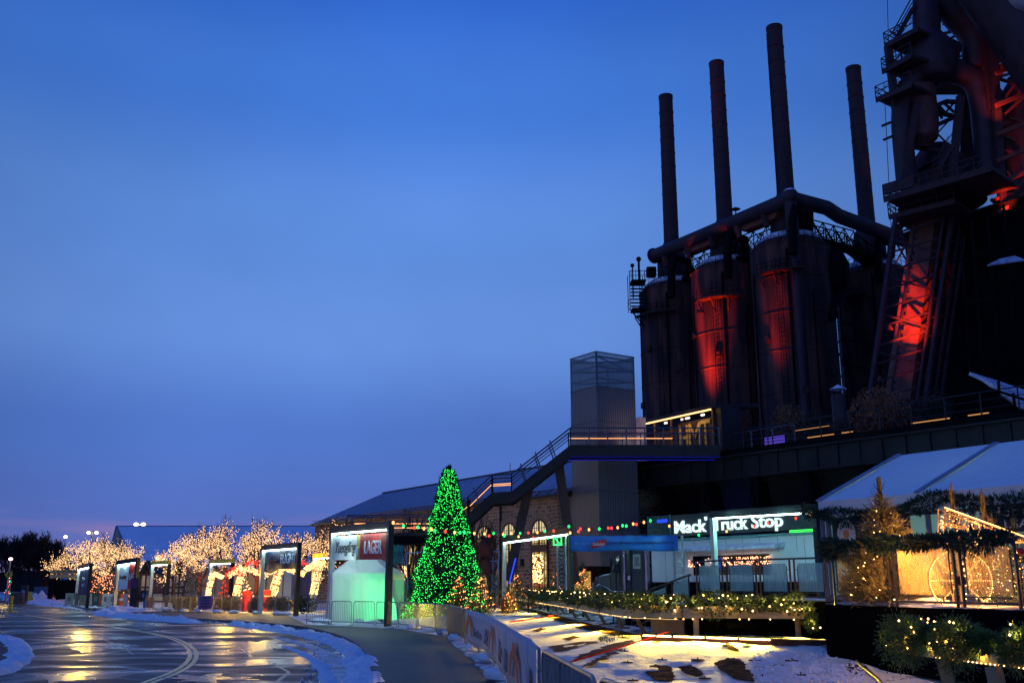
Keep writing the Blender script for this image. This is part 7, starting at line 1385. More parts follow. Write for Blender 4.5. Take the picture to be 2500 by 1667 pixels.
s.build('girder', mat('trestle_plate', (.012, .010, .014), .7, .1, .4, .8), tr)
for i in range(14):
    x = a0+1+i*4; s = MB(); s.box(H_(x, .2, 4.3), (.6, .5, 8.6), UT); s.hexa([H_(x-.3, .4, 0), H_(x+.3, .4, 0), H_(x+.3, 3.2, 0), H_(x-.3, 3.2, 0)], [H_(x-.3, .4, 6.5), H_(x+.3, .4, 6.5), H_(x+.3, .9, 8.4), H_(x-.3, .9, 8.4)]); s.build('pier', M_DARK, tr)
s = MB(); s.quadw(H_(a0, 3.4, 0), H_(a1, 3.4, 0), 0, TZ-.5); s.build('back_wall', mat('dark_concrete_wall', (.03, .028, .035), .9, 0, .4, .5), tr)
s = MB(); [s.box(H_((a0+a1)/2, .6, z), (a1-a0, .3, .3), UT) for z in (3.2, 6.0)]; s.build('cross_beam', M_DARK, tr)
P_ = [H_(a0, .1, TZ), H_(a1, .1, TZ)]; rail_run(tr, P_, 1.25, mat('old_rail_iron', (.03, .03, .035), .6, .4), post=2.0, r=.03, mids=(.3, .65), name='railing')
rail_run(tr, [H_(0, .3, TZ), H_(5.2, .3, TZ)], 1.1, M_RWK, post=1.5, mids=(.2, .5, .75), name='steel_railing')
s = MB(); [s.bar(H_(x, 2.4, TZ+.5), H_(x+w_, 2.4, TZ+.5), .05) for x, w_ in ((4.6, 2.0), (7.2, .8), (12, 2.4), (15.5, 1.2))]; s.bar(H_(4.0, 2, TZ+1.0), H_(6.6, 2, TZ+1.0), .03); s.build('light_rail', emit('dim_warm_rail', (1, .45, .15), .7), tr)
s = MB(); s.box(H_(2.9, 1.2, TZ+.45), (1.6, .05, .5), UT, None); scr = s.build('info_board', emit('purple_board', (.14, .08, .8), .55), tr)
fl = thing('blue_flood_light', 'blue floodlight washing the piers left of the kiosk', 'light', H_(-4, .6, .2)); s = MB(); s.box(H_(-4, .2, .3), (.3, .3, .2), UT); s.build('housing', M_STEEL, fl)
lamp('blue_wash', 'SPOT', H_(-5, -1.0, 3.2), 260, (.03, .03, 1), fl, .2, H_(-2, 3, 5.2), 85, .7); lamp('blue_wash', 'SPOT', H_(-9.5, -1.5, 3), 90, (.05, .04, 1), fl, .2, H_(-8.5, 3, 5.5), 80, .7)
# pavilion
PV = lambda a_, b_, z: Vector((13.7, 66.5, 0))+Vector((-.5, .866, 0))*a_+Vector((.866, .5, 0))*b_+UP*z; PR = Vector((.5, -.866, 0))
pv = thing('pavilion', 'small warm-lit pavilion with big HMT letters on the trestle', 'pavilion', PV(4, 2, TZ)); M_COR = mat('brown_pavilion_panel', (.20, .09, .03), .6, 0, .25, 2)
s = MB(); s.hexa([PV(8.7, -.5, 13.35), PV(-.6, -.5, 13.35), PV(-.6, 3.6, 13.75), PV(8.7, 3.6, 13.75)], [PV(8.7, -.5, 13.6), PV(-.6, -.5, 13.6), PV(-.6, 3.6, 14.0), PV(8.7, 3.6, 14.0)]); s.build('roof', M_GBLK, pv)
s = MB(); s.bar(PV(8.6, -.42, 13.30), PV(-.1, -.42, 13.30), .06, .08); s.build('light_strip', emit('pavilion_strip', (1, .5, .16), 4), pv)
s = MB(); s.box(PV(2.1, .1, TZ+1.15), (3.9, .1, 2.3), PR); s.build('letter_wall', mat('dark_letter_wall', (.06, .025, .01), .6, 0, .25, 2), pv); s = MB(); s.box(PV(6.4, 1.6, TZ+1.2), (4.3, .1, 2.4), PR); s.build('back_wall', mat('dark_brown_panel', (.08, .035, .015), .6), pv)
s = MB(); s.box(PV(-.35, .9, TZ+1.45), (.5, 1.8, 2.9), PR); s.build('side_wall', M_GBLK, pv)
for x in (8.4, 6.4, 4.5, .1): s = MB(); s.box(PV(x, -.1, TZ+1.35), (.12, .12, 2.7), PR); s.build('post', M_COR, pv)
M_HMT = mat('ochre_letters', (1, .60, .08), .5, 0, .1, 3)
for tx, x, w_, h_ in (('H', 3.3, .9, 1.75), ('M', 2.1, 1.25, 1.85), ('T', .98, .95, 1.95)): text('lettering', tx, PV(x, -.03, TZ+1.2), PR, UP, M_HMT, pv, width=w_, height=h_, ext=.03)
lamp('strip_glow', 'POINT', PV(2.2, -1.2, 13.0), 24, (1, .55, .2), pv, .3); lamp('strip_glow', 'POINT', PV(6, -.7, 12.9), 10, (1, .55, .2), pv, .3)
s = MB(); [s.box(PV(x, -.2, 13.1), (w_, .1, .12), PR) for x, w_ in ((5.0, .25), (3.2, .15), (2.6, .4), (1.0, .3))]; s.build('ceiling_spot', emit('spot_white', (1, .9, .75), 2.2), pv)
# bushes on the trestle
for i, (x, Y, yt, hw, c_, lab, den) in enumerate([(1822, 70, 985, 24, (.10, .03, .02), 'sparse reddish bare bush on the trestle right of the pavilion', 350), (1930, 68, 985, 46, (.20, .09, .04), 'rust-brown bush on the trestle before the downpipe', 1500), (1995, 66, 1000, 34, (.02, .03, .015), 'dark green bush on the trestle', 1100), (2155, 63, 945, 78, (.24, .09, .045), 'biggest rust-brown bush on the trestle before the furnace', 2600), (2055, 64, 1020, 30, (.06, .03, .02), 'low brown bush below the vent stack', 600), (2290, 60, 955, 50, (.02, .02, .012), 'dark bush on the trestle at the furnace foot', 1200)]):
    zt = at(x, yt, Y).z; p = px_at(x, Y, TZ-.2); h_ = zt-p.z; r_ = hw/2502*Y; rnd = random.Random(300+i); t = thing('bush', lab, 'bush', p, 'bushes on the trestle'); s = MB()
    for _ in range(26): a_ = rnd.uniform(0, 6.28); q = p+Vector((math.cos(a_)*r_*rnd.random(), math.sin(a_)*r_*rnd.random(), h_*rnd.uniform(.4, .95))); s.tube(p, q, .03, .008, 4, caps=False)
    s.build('stems', M_BARK, t); s = MB()
    for _ in range(den): v = Vector((rnd.gauss(0, 1), rnd.gauss(0, 1), rnd.gauss(0, 1))).normalized()*(rnd.random()**.38); s.leaf(p+Vector((v.x*r_, v.y*r_, h_*.5+v.z*h_*.5)), Vector((rnd.gauss(0, 1), rnd.gauss(0, 1), rnd.gauss(.5, 1))).normalized(), .3, .035)
    s.build('twigs', mat('bush_twig%d' % i, c_, .85, 0, .4, 2), t)
p = px_at(2062, 74, TZ-.6); zt = at(2062, 965, 74).z; s = MB(); s.lathe(p, [(.55, 0), (.55, zt-p.z)], 18); vt = s.build('vent_stack', M_DARK2, smooth=True, origin=p); tag(vt, 'vent stack with a snowy cone cap between the stoves and furnace', 'vent'); WL[vt.name] = Vector(p)
s = MB(); q = Vector((p.x, p.y, zt)); [s.bar(q+Vector((math.cos(k*1.57)*.45, math.sin(k*1.57)*.45, 0)), q+Vector((math.cos(k*1.57)*.45, math.sin(k*1.57)*.45, .45)), .05) for k in range(4)]; s.build('cap_strut', M_DARK2, vt); s = MB(); s.lathe(q+UP*.45, [(.65, 0), (.02, .38)], 18); s.build('cone_cap', M_SNOW, vt)
# ================================================================== STOVES, STACKS, PIPES
SD = Vector((-.53, .85, 0)).normalized(); S3 = Vector((32.0, 109.0, 0)); PD = Vector((.85, .53, 0)).normalized()
stv = [(S3+SD*20.2, 67.6, 'leftmost tall iron stove with its chimney, stair cage at the side', 1), (S3+SD*10.1, 67.9, 'second iron stove with chimney, brightest red light on its left side', 2), (S3, 67.9, 'third iron stove with the tallest looking chimney, narrow red light', 3), (Vector((44.6, 118, 0)), 67.4, 'separate iron stove with chimney at right, partly behind the furnace', 4)]
for c, zt, lab, idx in stv:
    t = thing('hot_stove', lab, 'stove', c, 'iron stoves with chimneys'); r = 4.5; zs = 39.0 if idx < 4 else 38.6; s = MB(); s.lathe(c, [(r, 0), (r, zs-.2), (r*1.0, zs), (r*.9, zs+.6), (r*.72, zs+1.5), (r*.5, zs+2.1)], 40); s.build('shell', M_RUST, t, smooth=True)
    s = MB()
    for z in (12, 17.5, 22, 26.5, 30.8, 35, zs-.2): s.lathe(c+UP*z, [(r+.01, 0), (r+.07, .03), (r+.07, .16), (r+.01, .2)], 40)
    s.build('plate_bands', M_RUST, t)
    s = MB(); s.lathe(c+UP*(zs+.02), [(r*1.02, 0), (r*.96, .09), (r*.8, 1.2), (r*.7, 1.62)], 40); s.build('snow_cap', mat('thin_snow', (.2, .22, .26), .8, 0, 0, 1.5, col2=(.7, .72, .78), thr=(.4, .55)), t)
    s = MB(); s.lathe(c+UP*zs, [(2.0, 0), (2.0, 4.6), (1.7, 5.8), (1.02, 7.2), (1.0, 9), (.94, zt-zs-.5), (.99, zt-zs-.45), (.99, zt-zs)], 24); s.build('chimney', mat('chimney_plate', (.014, .007, .011), .75, .1, .4, .3, col2=(.055, .024, .03), stretch=(1, 1, .2)), t, smooth=True)
    s = MB()
    for k in range(9): z = 49+k*2; s.lathe(c+UP*z, [(.97, 0), (1.02, .03), (1.02, .1), (.97, .13)], 20)
    s.build('chimney_bands', MATS['chimney_plate'], t)
    if idx == 3:
        s = MB(); o3 = Vector((-.95, -.45, 0))
        for k in range(2): s.bar(c+o3+Vector((-.1+.2*k*0, .3*k, 46)), c+o3+Vector((-.1, .3*k, zt-1)), .05)
        for k in range(50): s.bar(c+o3+Vector((-.1, 0, 46+k*.42)), c+o3+Vector((-.1, .3, 46+k*.42)), .03)
        s.build('ladder', M_DARK, t)
    # service platform with railing round the front
    s = MB(); sr = MB(); zp = 34.8 if idx == 2 else 35.4; A0 = {1: 3.4, 2: 3.75, 3: 3.7, 4: 3.6}[idx]; n = 8; span = {1: 1.2, 2: .95, 3: 1.0, 4: .6}[idx]
    ring = lambda rr, q, z: c+Vector((math.cos(q)*rr, math.sin(q)*rr, z))
    for k in range(n):
        q0, q1 = A0+span*k/n, A0+span*(k+1)/n; s.hexa([ring(r, q0, zp), ring(r+1.1, q0, zp), ring(r+1.1, q1, zp), ring(r, q1, zp)], [ring(r, q0, zp+.15), ring(r+1.1, q0, zp+.15), ring(r+1.1, q1, zp+.15), ring(r, q1, zp+.15)])
        for z in (.6, 1.1): sr.bar(ring(r+1.08, q0, zp+z), ring(r+1.08, q1, zp+z), .05)
        sr.bar(ring(r+1.08, q0, zp), ring(r+1.08, q0, zp+1.1), .05)
        if k % 3 == 0: s.bar(ring(r, q0, zp-1.6), ring(r+1.0, q0, zp), .12)
    s.build('platform', M_RUST2, t); sr.build('platform_railing', M_DARK, t)
    if idx == 1:  # side stair cage and top gallery at the left edge
        s = MB(); q = c+Vector((-r-.75, -1.4, 0))
        for z in (36.4, 40.2): s.box(q+Vector((.4, 0, z)), (1.9, 2.2, .18)); 
        for dx_ in (-.8, 1.2):
            for dy_ in (-1, 1): s.bar(q+Vector((dx_, dy_, 36.4)), q+Vector((dx_, dy_, 41.4)), .09)
        for z0 in (36.5,):
            for k in range(8): u = k/7; s.box(q+Vector((.2, -.6, z0+.3+u*3.3)), (1.7, .5, .08))
            for z in (.6, 1.1): s.bar(q+Vector((-.9, -1, z0+z)), q+Vector((1.6, -1, z0+z)), .06); s.bar(q+Vector((-.9, -1, z0+z)), q+Vector((-.9, 1, z0+z)), .06)
        for z in (.5, 1.1): s.bar(q+Vector((-.9, -1.1, 40.3+z)), q+Vector((3.2, -1.4, 40.3+z)), .07)
        s.bar(q+Vector((-.9, -1, 36.4)), q+Vector((1.6, 0, 33.6)), .14); s.bar(q+Vector((.9, -1, 36.4)), q+Vector((1.6, 0, 35)), .12)
        for k in range(9): p = q+Vector((-.6+k*.6, -1.2, 40.3)); s.bar(p, p+UP*1.2, .06)
        s.tube(q+Vector((.6, 0, 40.3)), q+Vector((.6, 0, 43.3)), .16, n=6); s.ball(q+Vector((.6, 0, 43.4)), .35, 5); s.tube(q+Vector((-.3, -.4, 38)), q+Vector((-.3, -.4, 42.3)), .1, n=6); s.ball(q+Vector((-.3, -.4, 42.4)), .28, 5); s.box(q+Vector((2.2, 0, 41.6)), (1.2, 1.2, 1.2))
        s.build('stair_cage', M_DARK, t)
    # goosenecks at the top between stoves
    s = MB(); s.sweep([c+Vector((2.0, -1.5, zs+2.4)), c+Vector((1.5, -3.4, zs+3.4)), c+Vector((-.5, -4.6, zs+3.6)), c+Vector((-1, -5.2, zs+1.6)), c+Vector((-1.2, -5.3, zs-2))], .5, 10); s.build('gooseneck', M_DARK, t, smooth=True)
# top railings, side pipes and ladders on the stoves
for k_, (c, zt, lab, idx) in enumerate(stv):
    t = COL.objects['hot_stove' if k_ == 0 else 'hot_stove.%03d' % k_]; s = MB(); zs = 39.1
    for i in range(30):
        a0_, a1_ = 2*math.pi*i/30, 2*math.pi*(i+1)/30; P0, P1 = c+Vector((math.cos(a0_)*4.45, math.sin(a0_)*4.45, zs)), c+Vector((math.cos(a1_)*4.45, math.sin(a1_)*4.45, zs)); s.bar(P0, P0+UP*1.15, .05)
        for z in (.6, 1.15): s.bar(P0+UP*z, P1+UP*z, .045)
    s.build('top_railing', M_DARK, t)
    for ang, rr, z0_, z1_ in ((4.35, .13, 9, 38), (4.9, .09, 9, 33), (3.35, .1, 12, 36)):
        s = MB(); q = c+Vector((math.cos(ang)*4.7, math.sin(ang)*4.7, 0)); s.tube(q+UP*z0_, q+UP*z1_, rr, n=6); s.build('riser_pipe', M_DARK, t)
    s = MB(); ang = 3.2 if idx == 4 else 4.15; q = c+Vector((math.cos(ang)*4.95, math.sin(ang)*4.95, 0)); tg_ = Vector((-math.sin(ang), math.cos(ang), 0))*.3
    for sg_ in (-1, 1): s.bar(q+tg_*sg_+UP*14, q+tg_*sg_+UP*37, .06)
    for i in range(46): s.bar(q-tg_+UP*(14+i*.5), q+tg_+UP*(14+i*.5), .04)
    s.build('ladder', M_DARK, t); s = MB()
    for i in range(7): ang_ = 3.3+i*.42; rz = [15, 24, 31, 19, 28, 35, 22][(i+idx) % 7]; p_ = c+Vector((math.cos(ang_)*4.56, math.sin(ang_)*4.56, rz)); s.tube(p_, p_+Vector((math.cos(ang_)*.28, math.sin(ang_)*.28, 0)), .42, n=10); s.build('manhole', M_RUST2, t); s = MB()
# red uplights on stoves 2, 3
def uplight(c, ang, zb, ztgt, e, label, spread, gap=1.6):
    p = c+Vector((math.cos(ang)*(4.5+gap), math.sin(ang)*(4.5+gap), zb)); q = c+Vector((math.cos(ang)*4.5, math.sin(ang)*4.5, ztgt)); fl = thing('red_flood_light', label, 'light', p); s = MB(); s.box(p-UP*.3, (.5, .4, .3)); s.build('housing', M_STEEL, fl); s = MB(); s.bar(p-UP*.3, c+Vector((math.cos(ang)*4.4, math.sin(ang)*4.4, zb-.3)), .12); s.build('bracket', M_DARK, fl); lamp('red_beam', 'SPOT', p, e, (1, .05, .003), fl, .6, q, spread, 1)
uplight(stv[1][0], 3.93, 11.5, 30.5, 190000, 'red floodlight below the left face of the second stove', 17, 5.6)
uplight(stv[1][0], 3.75, 33.8, 38.5, 160, 'small red floodlight near the top of the second stove', 50, .8)
uplight(stv[2][0], 4.02, 11.5, 30.5, 95000, 'red floodlight below the face of the third stove', 11, 5.0)
ZM = 44.0; PC = Vector((31.3, 105, ZM)); p0 = PC+SD*23.6
gm = thing('gas_main', 'huge iron pipe running over the stoves with a downpipe at its corner', 'pipe', (PC.x, PC.y, 0))
s = MB(); s.tube(PC, p0, .85, n=20); s.tube(p0, p0+SD*.25, 1.05, n=20); s.build('main_pipe', M_DARK2, gm, smooth=True)
s = MB(); s.sweep([PC, PC+PD*6+UP*.1, PC+PD*8-UP*.5, PC+PD*24-UP*1.6, PC+PD*34-UP*2.5], .85, 18); s.build('cross_pipe', M_DARK2, gm, smooth=True)
s = MB(); s.tube((PC.x, PC.y, 6), (PC.x, PC.y, ZM+.1), .72, n=20); s.ball(PC+UP*.15, 1.0, 10); s.build('down_pipe', M_DARK2, gm, smooth=True)
s = MB(); s.lathe(PC+UP*.62, [(.82, 0), (.7, .3), (.4, .5), (.05, .58)], 18); s.tube(PC+SD*1+UP*.55, p0+UP*.55, .36, n=8); s.tube(PC+PD*8+UP*.06, PC+PD*30-UP*1.3, .34, n=8); s.build('snow_cap', MATS['thin_snow'], gm)
s = MB()
for k in range(5): q = PC+SD*(4+k*4.4); s = MB(); s.tube(q-UP*.6, q-UP*2.2-SD*.3, .5, .32, 10); s.build('branch_stub', M_RUST, gm)

for u in (5.4, 15.5): s = MB(); q = PC+SD*u+Vector((.2, -.2, 0)); s.hexa([q-SD*2.6-UP*1.5, q+SD*2.6-UP*1.5, q+SD*2.6+PD*1-UP*1.5, q-SD*2.6+PD*1-UP*1.5], [q-SD*3.2-UP*.5, q+SD*3.2-UP*.5, q+SD*3.2+PD*1-UP*.5, q-SD*3.2+PD*1-UP*.5]); s.build('valve_housing', mat('red_rust_plate', (.16, .04, .02), .7, .1, .4, 1), gm)
s = MB(); q = PC+SD*8.5; s.tube(q+UP*.8, q+UP*1.5, .08, n=5); s.lathe(q+UP*1.5, [(.6, 0), (.1, .25)], 10); s.build('cap_vent', M_DARK, gm)
# truss gallery under the main
def truss_run(name, par, a, b, h, nseg, m, rails=True, wd=1.2, side=PD):
    a, b = Vector(a), Vector(b); s = MB()
    for o_ in (Vector((0, 0, 0)), side*wd):
        s.bar(a+o_, b+o_, .28, .5); s.bar(a+o_+UP*h, b+o_+UP*h, .12)
        for i in range(nseg): p, q = (a+o_).lerp(b+o_, i/nseg), (a+o_).lerp(b+o_, (i+1)/nseg); s.bar(p, q+UP*h, .09); s.bar(p+UP*h, q, .09); s.bar(p, p+UP*h, .1)
        if rails:
            for z in (.45, .8, 1.15): s.bar(a+o_+UP*z, b+o_+UP*z, .05)
            for i in range(nseg*4): p = (a+o_).lerp(b+o_, i/nseg/4); s.bar(p, p+UP*1.15, .045)
    s.hexa([a, b, b+side*wd, a+side*wd], [a+UP*.1, b+UP*.1, b+side*wd+UP*.1, a+side*wd+UP*.1]); s.build(name, m, par)
tg = thing('truss_gallery', 'braced iron galleries slung below the big pipe over the stoves', 'gallery', (PC.x, PC.y, 0))
q0 = PC+PD*1.0; truss_run('gallery', tg, q0+SD*.5-UP*4.2, q0+SD*19.5-UP*4.2, 2.6, 9, M_DARK)
q1 = PC+PD*2+Vector((0, 1.0, 0)); truss_run('cross_gallery', tg, q1-UP*3.6, q1+PD*9-UP*3.6, 2.2, 5, M_DARK, side=SD); truss_run('cross_gallery', tg, q1+PD*9-UP*3.6, q1+PD*24-UP*9.0, 2.0, 8, M_DARK, side=SD)
s = MB(); s.lathe((36.4, 107.5, 33.5), [(.9, 0), (1.6, 1), (1.7, 3.5), (1.1, 5)], 12); s.sweep([(36.5, 107, 33.5), (35.5, 105.8, 31.5), (35, 105.2, 30)], .4, 8); s.build('side_drum', M_DARK, tg)
gp_ = Vector((37.6, 110.5, 0)); s = MB(); [s.bar(gp_+Vector((0, 0, z)), gp_+Vector((2.8, 1.2, z)), .18) for z in (14, 21.5, 26, 29, 31)]; s.hexa([gp_+Vector((-1, 0, 15)), gp_+Vector((3.6, 1.2, 15)), gp_+Vector((3.6, 1.6, 15)), gp_+Vector((-1, .5, 15))], [gp_+Vector((-1.6, 0, 21)), gp_+Vector((-1, 0, 21)), gp_+Vector((-1, .5, 21)), gp_+Vector((-1.6, .5, 21))]); [s.bar(gp_+Vector((2.4, 0, z)), gp_+Vector((3.4, 0, z)), .1) for z in (24, 25.2, 27.5, 28.6)]; s.build('link_beam', M_DARK, tg)
# ================================================================== BLAST FURNACE
BF = thing('blast_furnace', 'towering rusted blast furnace with pipes, frames and platforms at right', 'furnace', px_at(2250, 86, 0)); YF_ = 86
def fp(x, y, Y=YF_): return at(x, y, Y)
def pipe(name, pts, r, m=M_DARK2, n=18, sm=2):
    P = smooth_line([fp(*p) for p in pts], sm)
    if isinstance(r, (list, tuple)):
        k = len(P); rr = [r[min(len(r)-1, int(i/(k-1)*(len(r)-1)))]*(1-((i/(k-1)*(len(r)-1)) % 1))+r[min(len(r)-1, int(i/(k-1)*(len(r)-1))+1)]*((i/(k-1)*(len(r)-1)) % 1) for i in range(k)]
    else: rr = r
    s = MB(); s.sweep(P, rr, n); return s.build(name, m, BF, smooth=True)
pipe('uptake_pipe', [(2262, -120), (2262, 40), (2263, 105)], 1.28)
pipe('junction', [(2262, 85), (2264, 100), (2270, 125), (2276, 160), (2280, 200)], [1.3, 1.6, 2.3, 2.3, 1.6]); pipe('junction_stub', [(2275, 125), (2318, 128), (2338, 134)], [1.3, 1.3, .9])
pipe('down_leg', [(2250, 150), (2232, 190), (2206, 250), (2200, 290), (2206, 360), (2214, 445)], [1.1, 1.0, .95, .95, .95, .95]); pipe('down_leg', [(2285, 175), (2330, 170), (2380, 192), (2398, 240), (2408, 340), (2416, 440)], [1.4, 1.2, 1.15, 1.15, 1.15, 1.15])
pipe('uptake_pipe', [(2290, -70), (2330, 20), (2378, 70), (2392, 120), (2382, 175)], [1.9, 1.8, 1.6, 1.5, 1.2]); pipe('downcomer', [(2340, -110, 80), (2440, 15, 80), (2560, 190, 80)], 2.4)
M_FB = mat('furnace_beam', (.04, .018, .022), .7, .2, .3, 2); M_FR2 = mat('furnace_red_beam', (.16, .035, .02), .7, .1, .3, 2)
def bars(name, lst, w_, m=M_FB, Y=YF_):
    for a in lst: s = MB(); x0, y0, x1, y1 = a[:4]; Ya = a[4] if len(a) > 4 else Y; Yb = a[5] if len(a) > 5 else Ya; s.bar(fp(x0, y0, Ya), fp(x1, y1, Yb), w_); s.build(name, m, BF)
bars('top_frame', [(2402, 62, 2470, 72), (2470, 72, 2500, 118), (2434, 110, 2466, 76), (2466, 76, 2500, 130), (2434, 150, 2505, 112), (2432, 120, 2490, 150), (2405, 62, 2434, 50), (2492, 60, 2515, 110), (2440, 165, 2515, 140)], .5, M_FR2, 84)
bars('column', [(2420, 50, 2452, 560, 84), (2392, 100, 2418, 270, 85), (2345, 235, 2318, 500, 85), (2238, 250, 2204, 440, 85), (2168, 112, 2190, 290, 86)], .62)
bars('cross_beam', [(2215, 338, 2336, 284), (2212, 342, 2262, 268), (2262, 268, 2336, 286), (2222, 425, 2330, 378), (2234, 360, 2312, 372), (2312, 372, 2242, 420), (2275, 262, 2310, 248), (2310, 248, 2340, 250), (2280, 268, 2300, 282)], .34, M_FB, 87)
bars('lattice', [(2275, 262, 2290, 280), (2290, 256, 2310, 278), (2305, 252, 2330, 275), (2330, 250, 2305, 280), (2300, 290, 2290, 262), (2228, 400, 2244, 425), (2244, 400, 2226, 428), (2230, 318, 2240, 350), (2218, 312, 2225, 345)], .2, M_FB, 89)
bars('upper_walk', [(2300, 28, 2345, 14, 92), (2302, 60, 2350, 50, 92), (2303, 82, 2360, 72, 92), (2334, 38, 2336, 76, 92), (2316, 58, 2318, 80, 92), (2310, 100, 2365, 70, 91), (2335, 118, 2372, 88, 91), (2342, 140, 2362, 128, 91)], .22, M_FB)
def plat(name, x0, x1, y, Y, dep, slope=0, rail=1.1, thick=.3):
    "a level platform whose near edge runs from px x0 to x1 at row y"
    A_ = fp(x0, y, Y); B_ = px_at(x1, Y-slope, A_.z); dB = (B_-A_).normalized(); q = Vector((-dB.y, dB.x, 0)); q = q if q.y > 0 else -q; s = MB(); s.hexa([A_, B_, B_+q*dep, A_+q*dep], [A_+UP*thick, B_+UP*thick, B_+q*dep+UP*thick, A_+q*dep+UP*thick]); s.bar(A_-UP*.1, B_-UP*.1, .15, .3); s.build(name, M_FB, BF); s = MB(); C5 = [A_+q*dep, A_, B_]
    for a, b in zip(C5, C5[1:]):
        for z in (.55, 1.1): s.bar(a+UP*(z+thick), b+UP*(z+thick), .07)
        n = max(1, int((b-a).length/1.3))
        for i in range(n+1): p = a.lerp(b, i/n); s.bar(p, p+UP*(thick+1.1), .07)
        for i in range(n): s.bar(a.lerp(b, i/n)+UP*thick, a.lerp(b, (i+1)/n)+UP*(thick+1.1), .045)
    s.build('platform_railing', M_FB, BF); return A_, B_
plat('platform', 2160, 2240, 113, 86, 3, 3); plat('platform', 2154, 2226, 176, 86, 2.5, 3); plat('platform', 2139, 2226, 245, 86, 3.4, 3); A_, B_ = plat('platform', 2158, 2420, 488, 85, 6, 7, 1.1, .35)
s = MB(); q = px_at(2172, 86, A_.z+2.2); s.hexa([A_+UP*.5, A_.lerp(B_, .3)+UP*.5, A_.lerp(B_, .3)+Vector((.2, .2, .5)), A_+Vector((.2, .2, .5))], [A_+UP*1.5, A_.lerp(B_, .3)+UP*1.5, A_.lerp(B_, .3)+Vector((.2, .2, 1.5)), A_+Vector((.2, .2, 1.5))]); s.build('ring_fascia', M_DARK2, BF)
plat('platform', 2170, 2330, 530, 86, 5, 4, 1.1, .25)
def stair_px(x0, y0, x1, y1, Y, w_=.9):
    a, b = fp(x0, y0, Y), fp(x1, y1, Y); s = MB(); n = max(4, int(abs(b.z-a.z)/.42)); q = Vector((0, w_, 0))
    for o_ in (Vector((0, 0, 0)), q): s.bar(a+o_, b+o_, .12, .3); s.bar(a+o_+UP*1.1, b+o_+UP*1.1, .07); s.bar(a+o_+UP*.6, b+o_+UP*.6, .05)
    for i in range(n): p = a.lerp(b, i/n); s.hexa([p, p+Vector((.3, 0, 0)), p+Vector((.3, w_, 0)), p+q], [p+UP*.06, p+Vector((.3, 0, .06)), p+Vector((.3, w_, .06)), p+q+UP*.06])
    s.build('stair', M_FB, BF)
stair_px(2184, 102, 2236, 8, 85.5); stair_px(2236, 122, 2186, 172, 86.5); stair_px(2186, 218, 2228, 165, 86); stair_px(2330, 350, 2290, 415, 82); stair_px(2205, 540, 2178, 600, 88)
bars('guy_rope', [(2166, -20, 2172, 200, 90), (2158, 200, 2176, 560, 90)], .05); bars('peg', [(2153, 308, 2175, 299), (2157, 342, 2178, 333)], .2)
s = MB(); s.lathe(px_at(2300, 90, fp(2270, 500, 90).z), [(4.0, 0), (3.6, 2), (2.4, 4.6), (1.3, 6.0)], 30); s.hexa([fp(2250, 232, 90), fp(2385, 232, 90), fp(2385, 232, 92), fp(2250, 232, 92)], [fp(2262, 175, 90), fp(2375, 175, 90), fp(2375, 175, 92), fp(2262, 175, 92)]); s.hexa([fp(2338, 470, 91), fp(2430, 470, 91), fp(2430, 470, 93), fp(2338, 470, 93)], [fp(2352, 225, 91), fp(2420, 225, 91), fp(2420, 225, 93), fp(2352, 225, 93)]); s.build('furnace_shaft', M_RUST, BF, smooth=True)
s = MB(); s.lathe(fp(2252, 362, 86.5), [(.5, 0), (1.5, .9), (1.7, 2.6), (1.7, 6)], 14); s.build('bell_hopper', mat('brown_hopper', (.09, .035, .03), .7, .1, .4, 1), BF, smooth=True)
rnd = random.Random(91); LL = []
for y0_ in (118, 182, 250): LL += [(2170, y0_, 2235, y0_-44), (2172, y0_-42, 2232, y0_), (2200, y0_, 2204, y0_+60), (2218, y0_-8, 2222, y0_+52)]
bars('stair_brace', LL, .14, M_FB, 87); bars('stair_brace', [(2188, 290, 2205, 350), (2210, 290, 2190, 350), (2192, 350, 2212, 420), (2214, 350, 2196, 420), (2225, 440, 2250, 476), (2250, 440, 2228, 476), (2310, 400, 2345, 455), (2345, 395, 2312, 455), (2262, 300, 2312, 350), (2312, 300, 2262, 355), (2182, 535, 2215, 590), (2215, 535, 2185, 590), (2186, 590, 2216, 640), (2216, 590, 2188, 640)], .13, M_FB, 88.5)
# skip bridge: inclined box frames, the red lit shaft inside
I0, I1 = (2262, 530, 86), (2196, 985, 80)
def inc(dx_, dY, u, w_=None): x = I0[0]+(I1[0]-I0[0])*u+dx_; y = I0[1]+(I1[1]-I0[1])*u; return at(x, y, I0[2]+(I1[2]-I0[2])*u+dY)
s = MB(); s.bar(inc(2, 1.5, 0), inc(2, 1.5, 1), 2.3, 1.2); s.build('skip_shaft', mat('skip_shaft_plate', (.14, .05, .03), .6, .1, .35, 1.2, .4, 4), BF); s = MB()
for dx_ in (-24, 20, 34): s.bar(inc(dx_, .7, 0), inc(dx_, .7, 1), .14)
for k in range(26): s.bar(inc(-22, .6, k/26), inc(-16, .6, k/26), .2)
s.build('shaft_rail', M_FB, BF); s = MB()
for dx_ in (-75, 42, 62, 84, 100): s.bar(inc(dx_, -1.0 if dx_ < 70 else 1, .0), inc(dx_, -1.0 if dx_ < 70 else 1, 1.0), .34 if dx_ in (-75, 62) else .2)
for k in range(10):
    u = .04+k*.1; s.bar(inc(-75, -1.0, u+.05), inc(42, -1.0, u-.03), .16)
    if k % 2: s.bar(inc(-75, -1.0, u-.02), inc(42, -1.0, u+.05), .14)
    s.bar(inc(42, -1, u), inc(100, 1, u-.02), .13)
s.build('skip_frame', M_FB, BF)
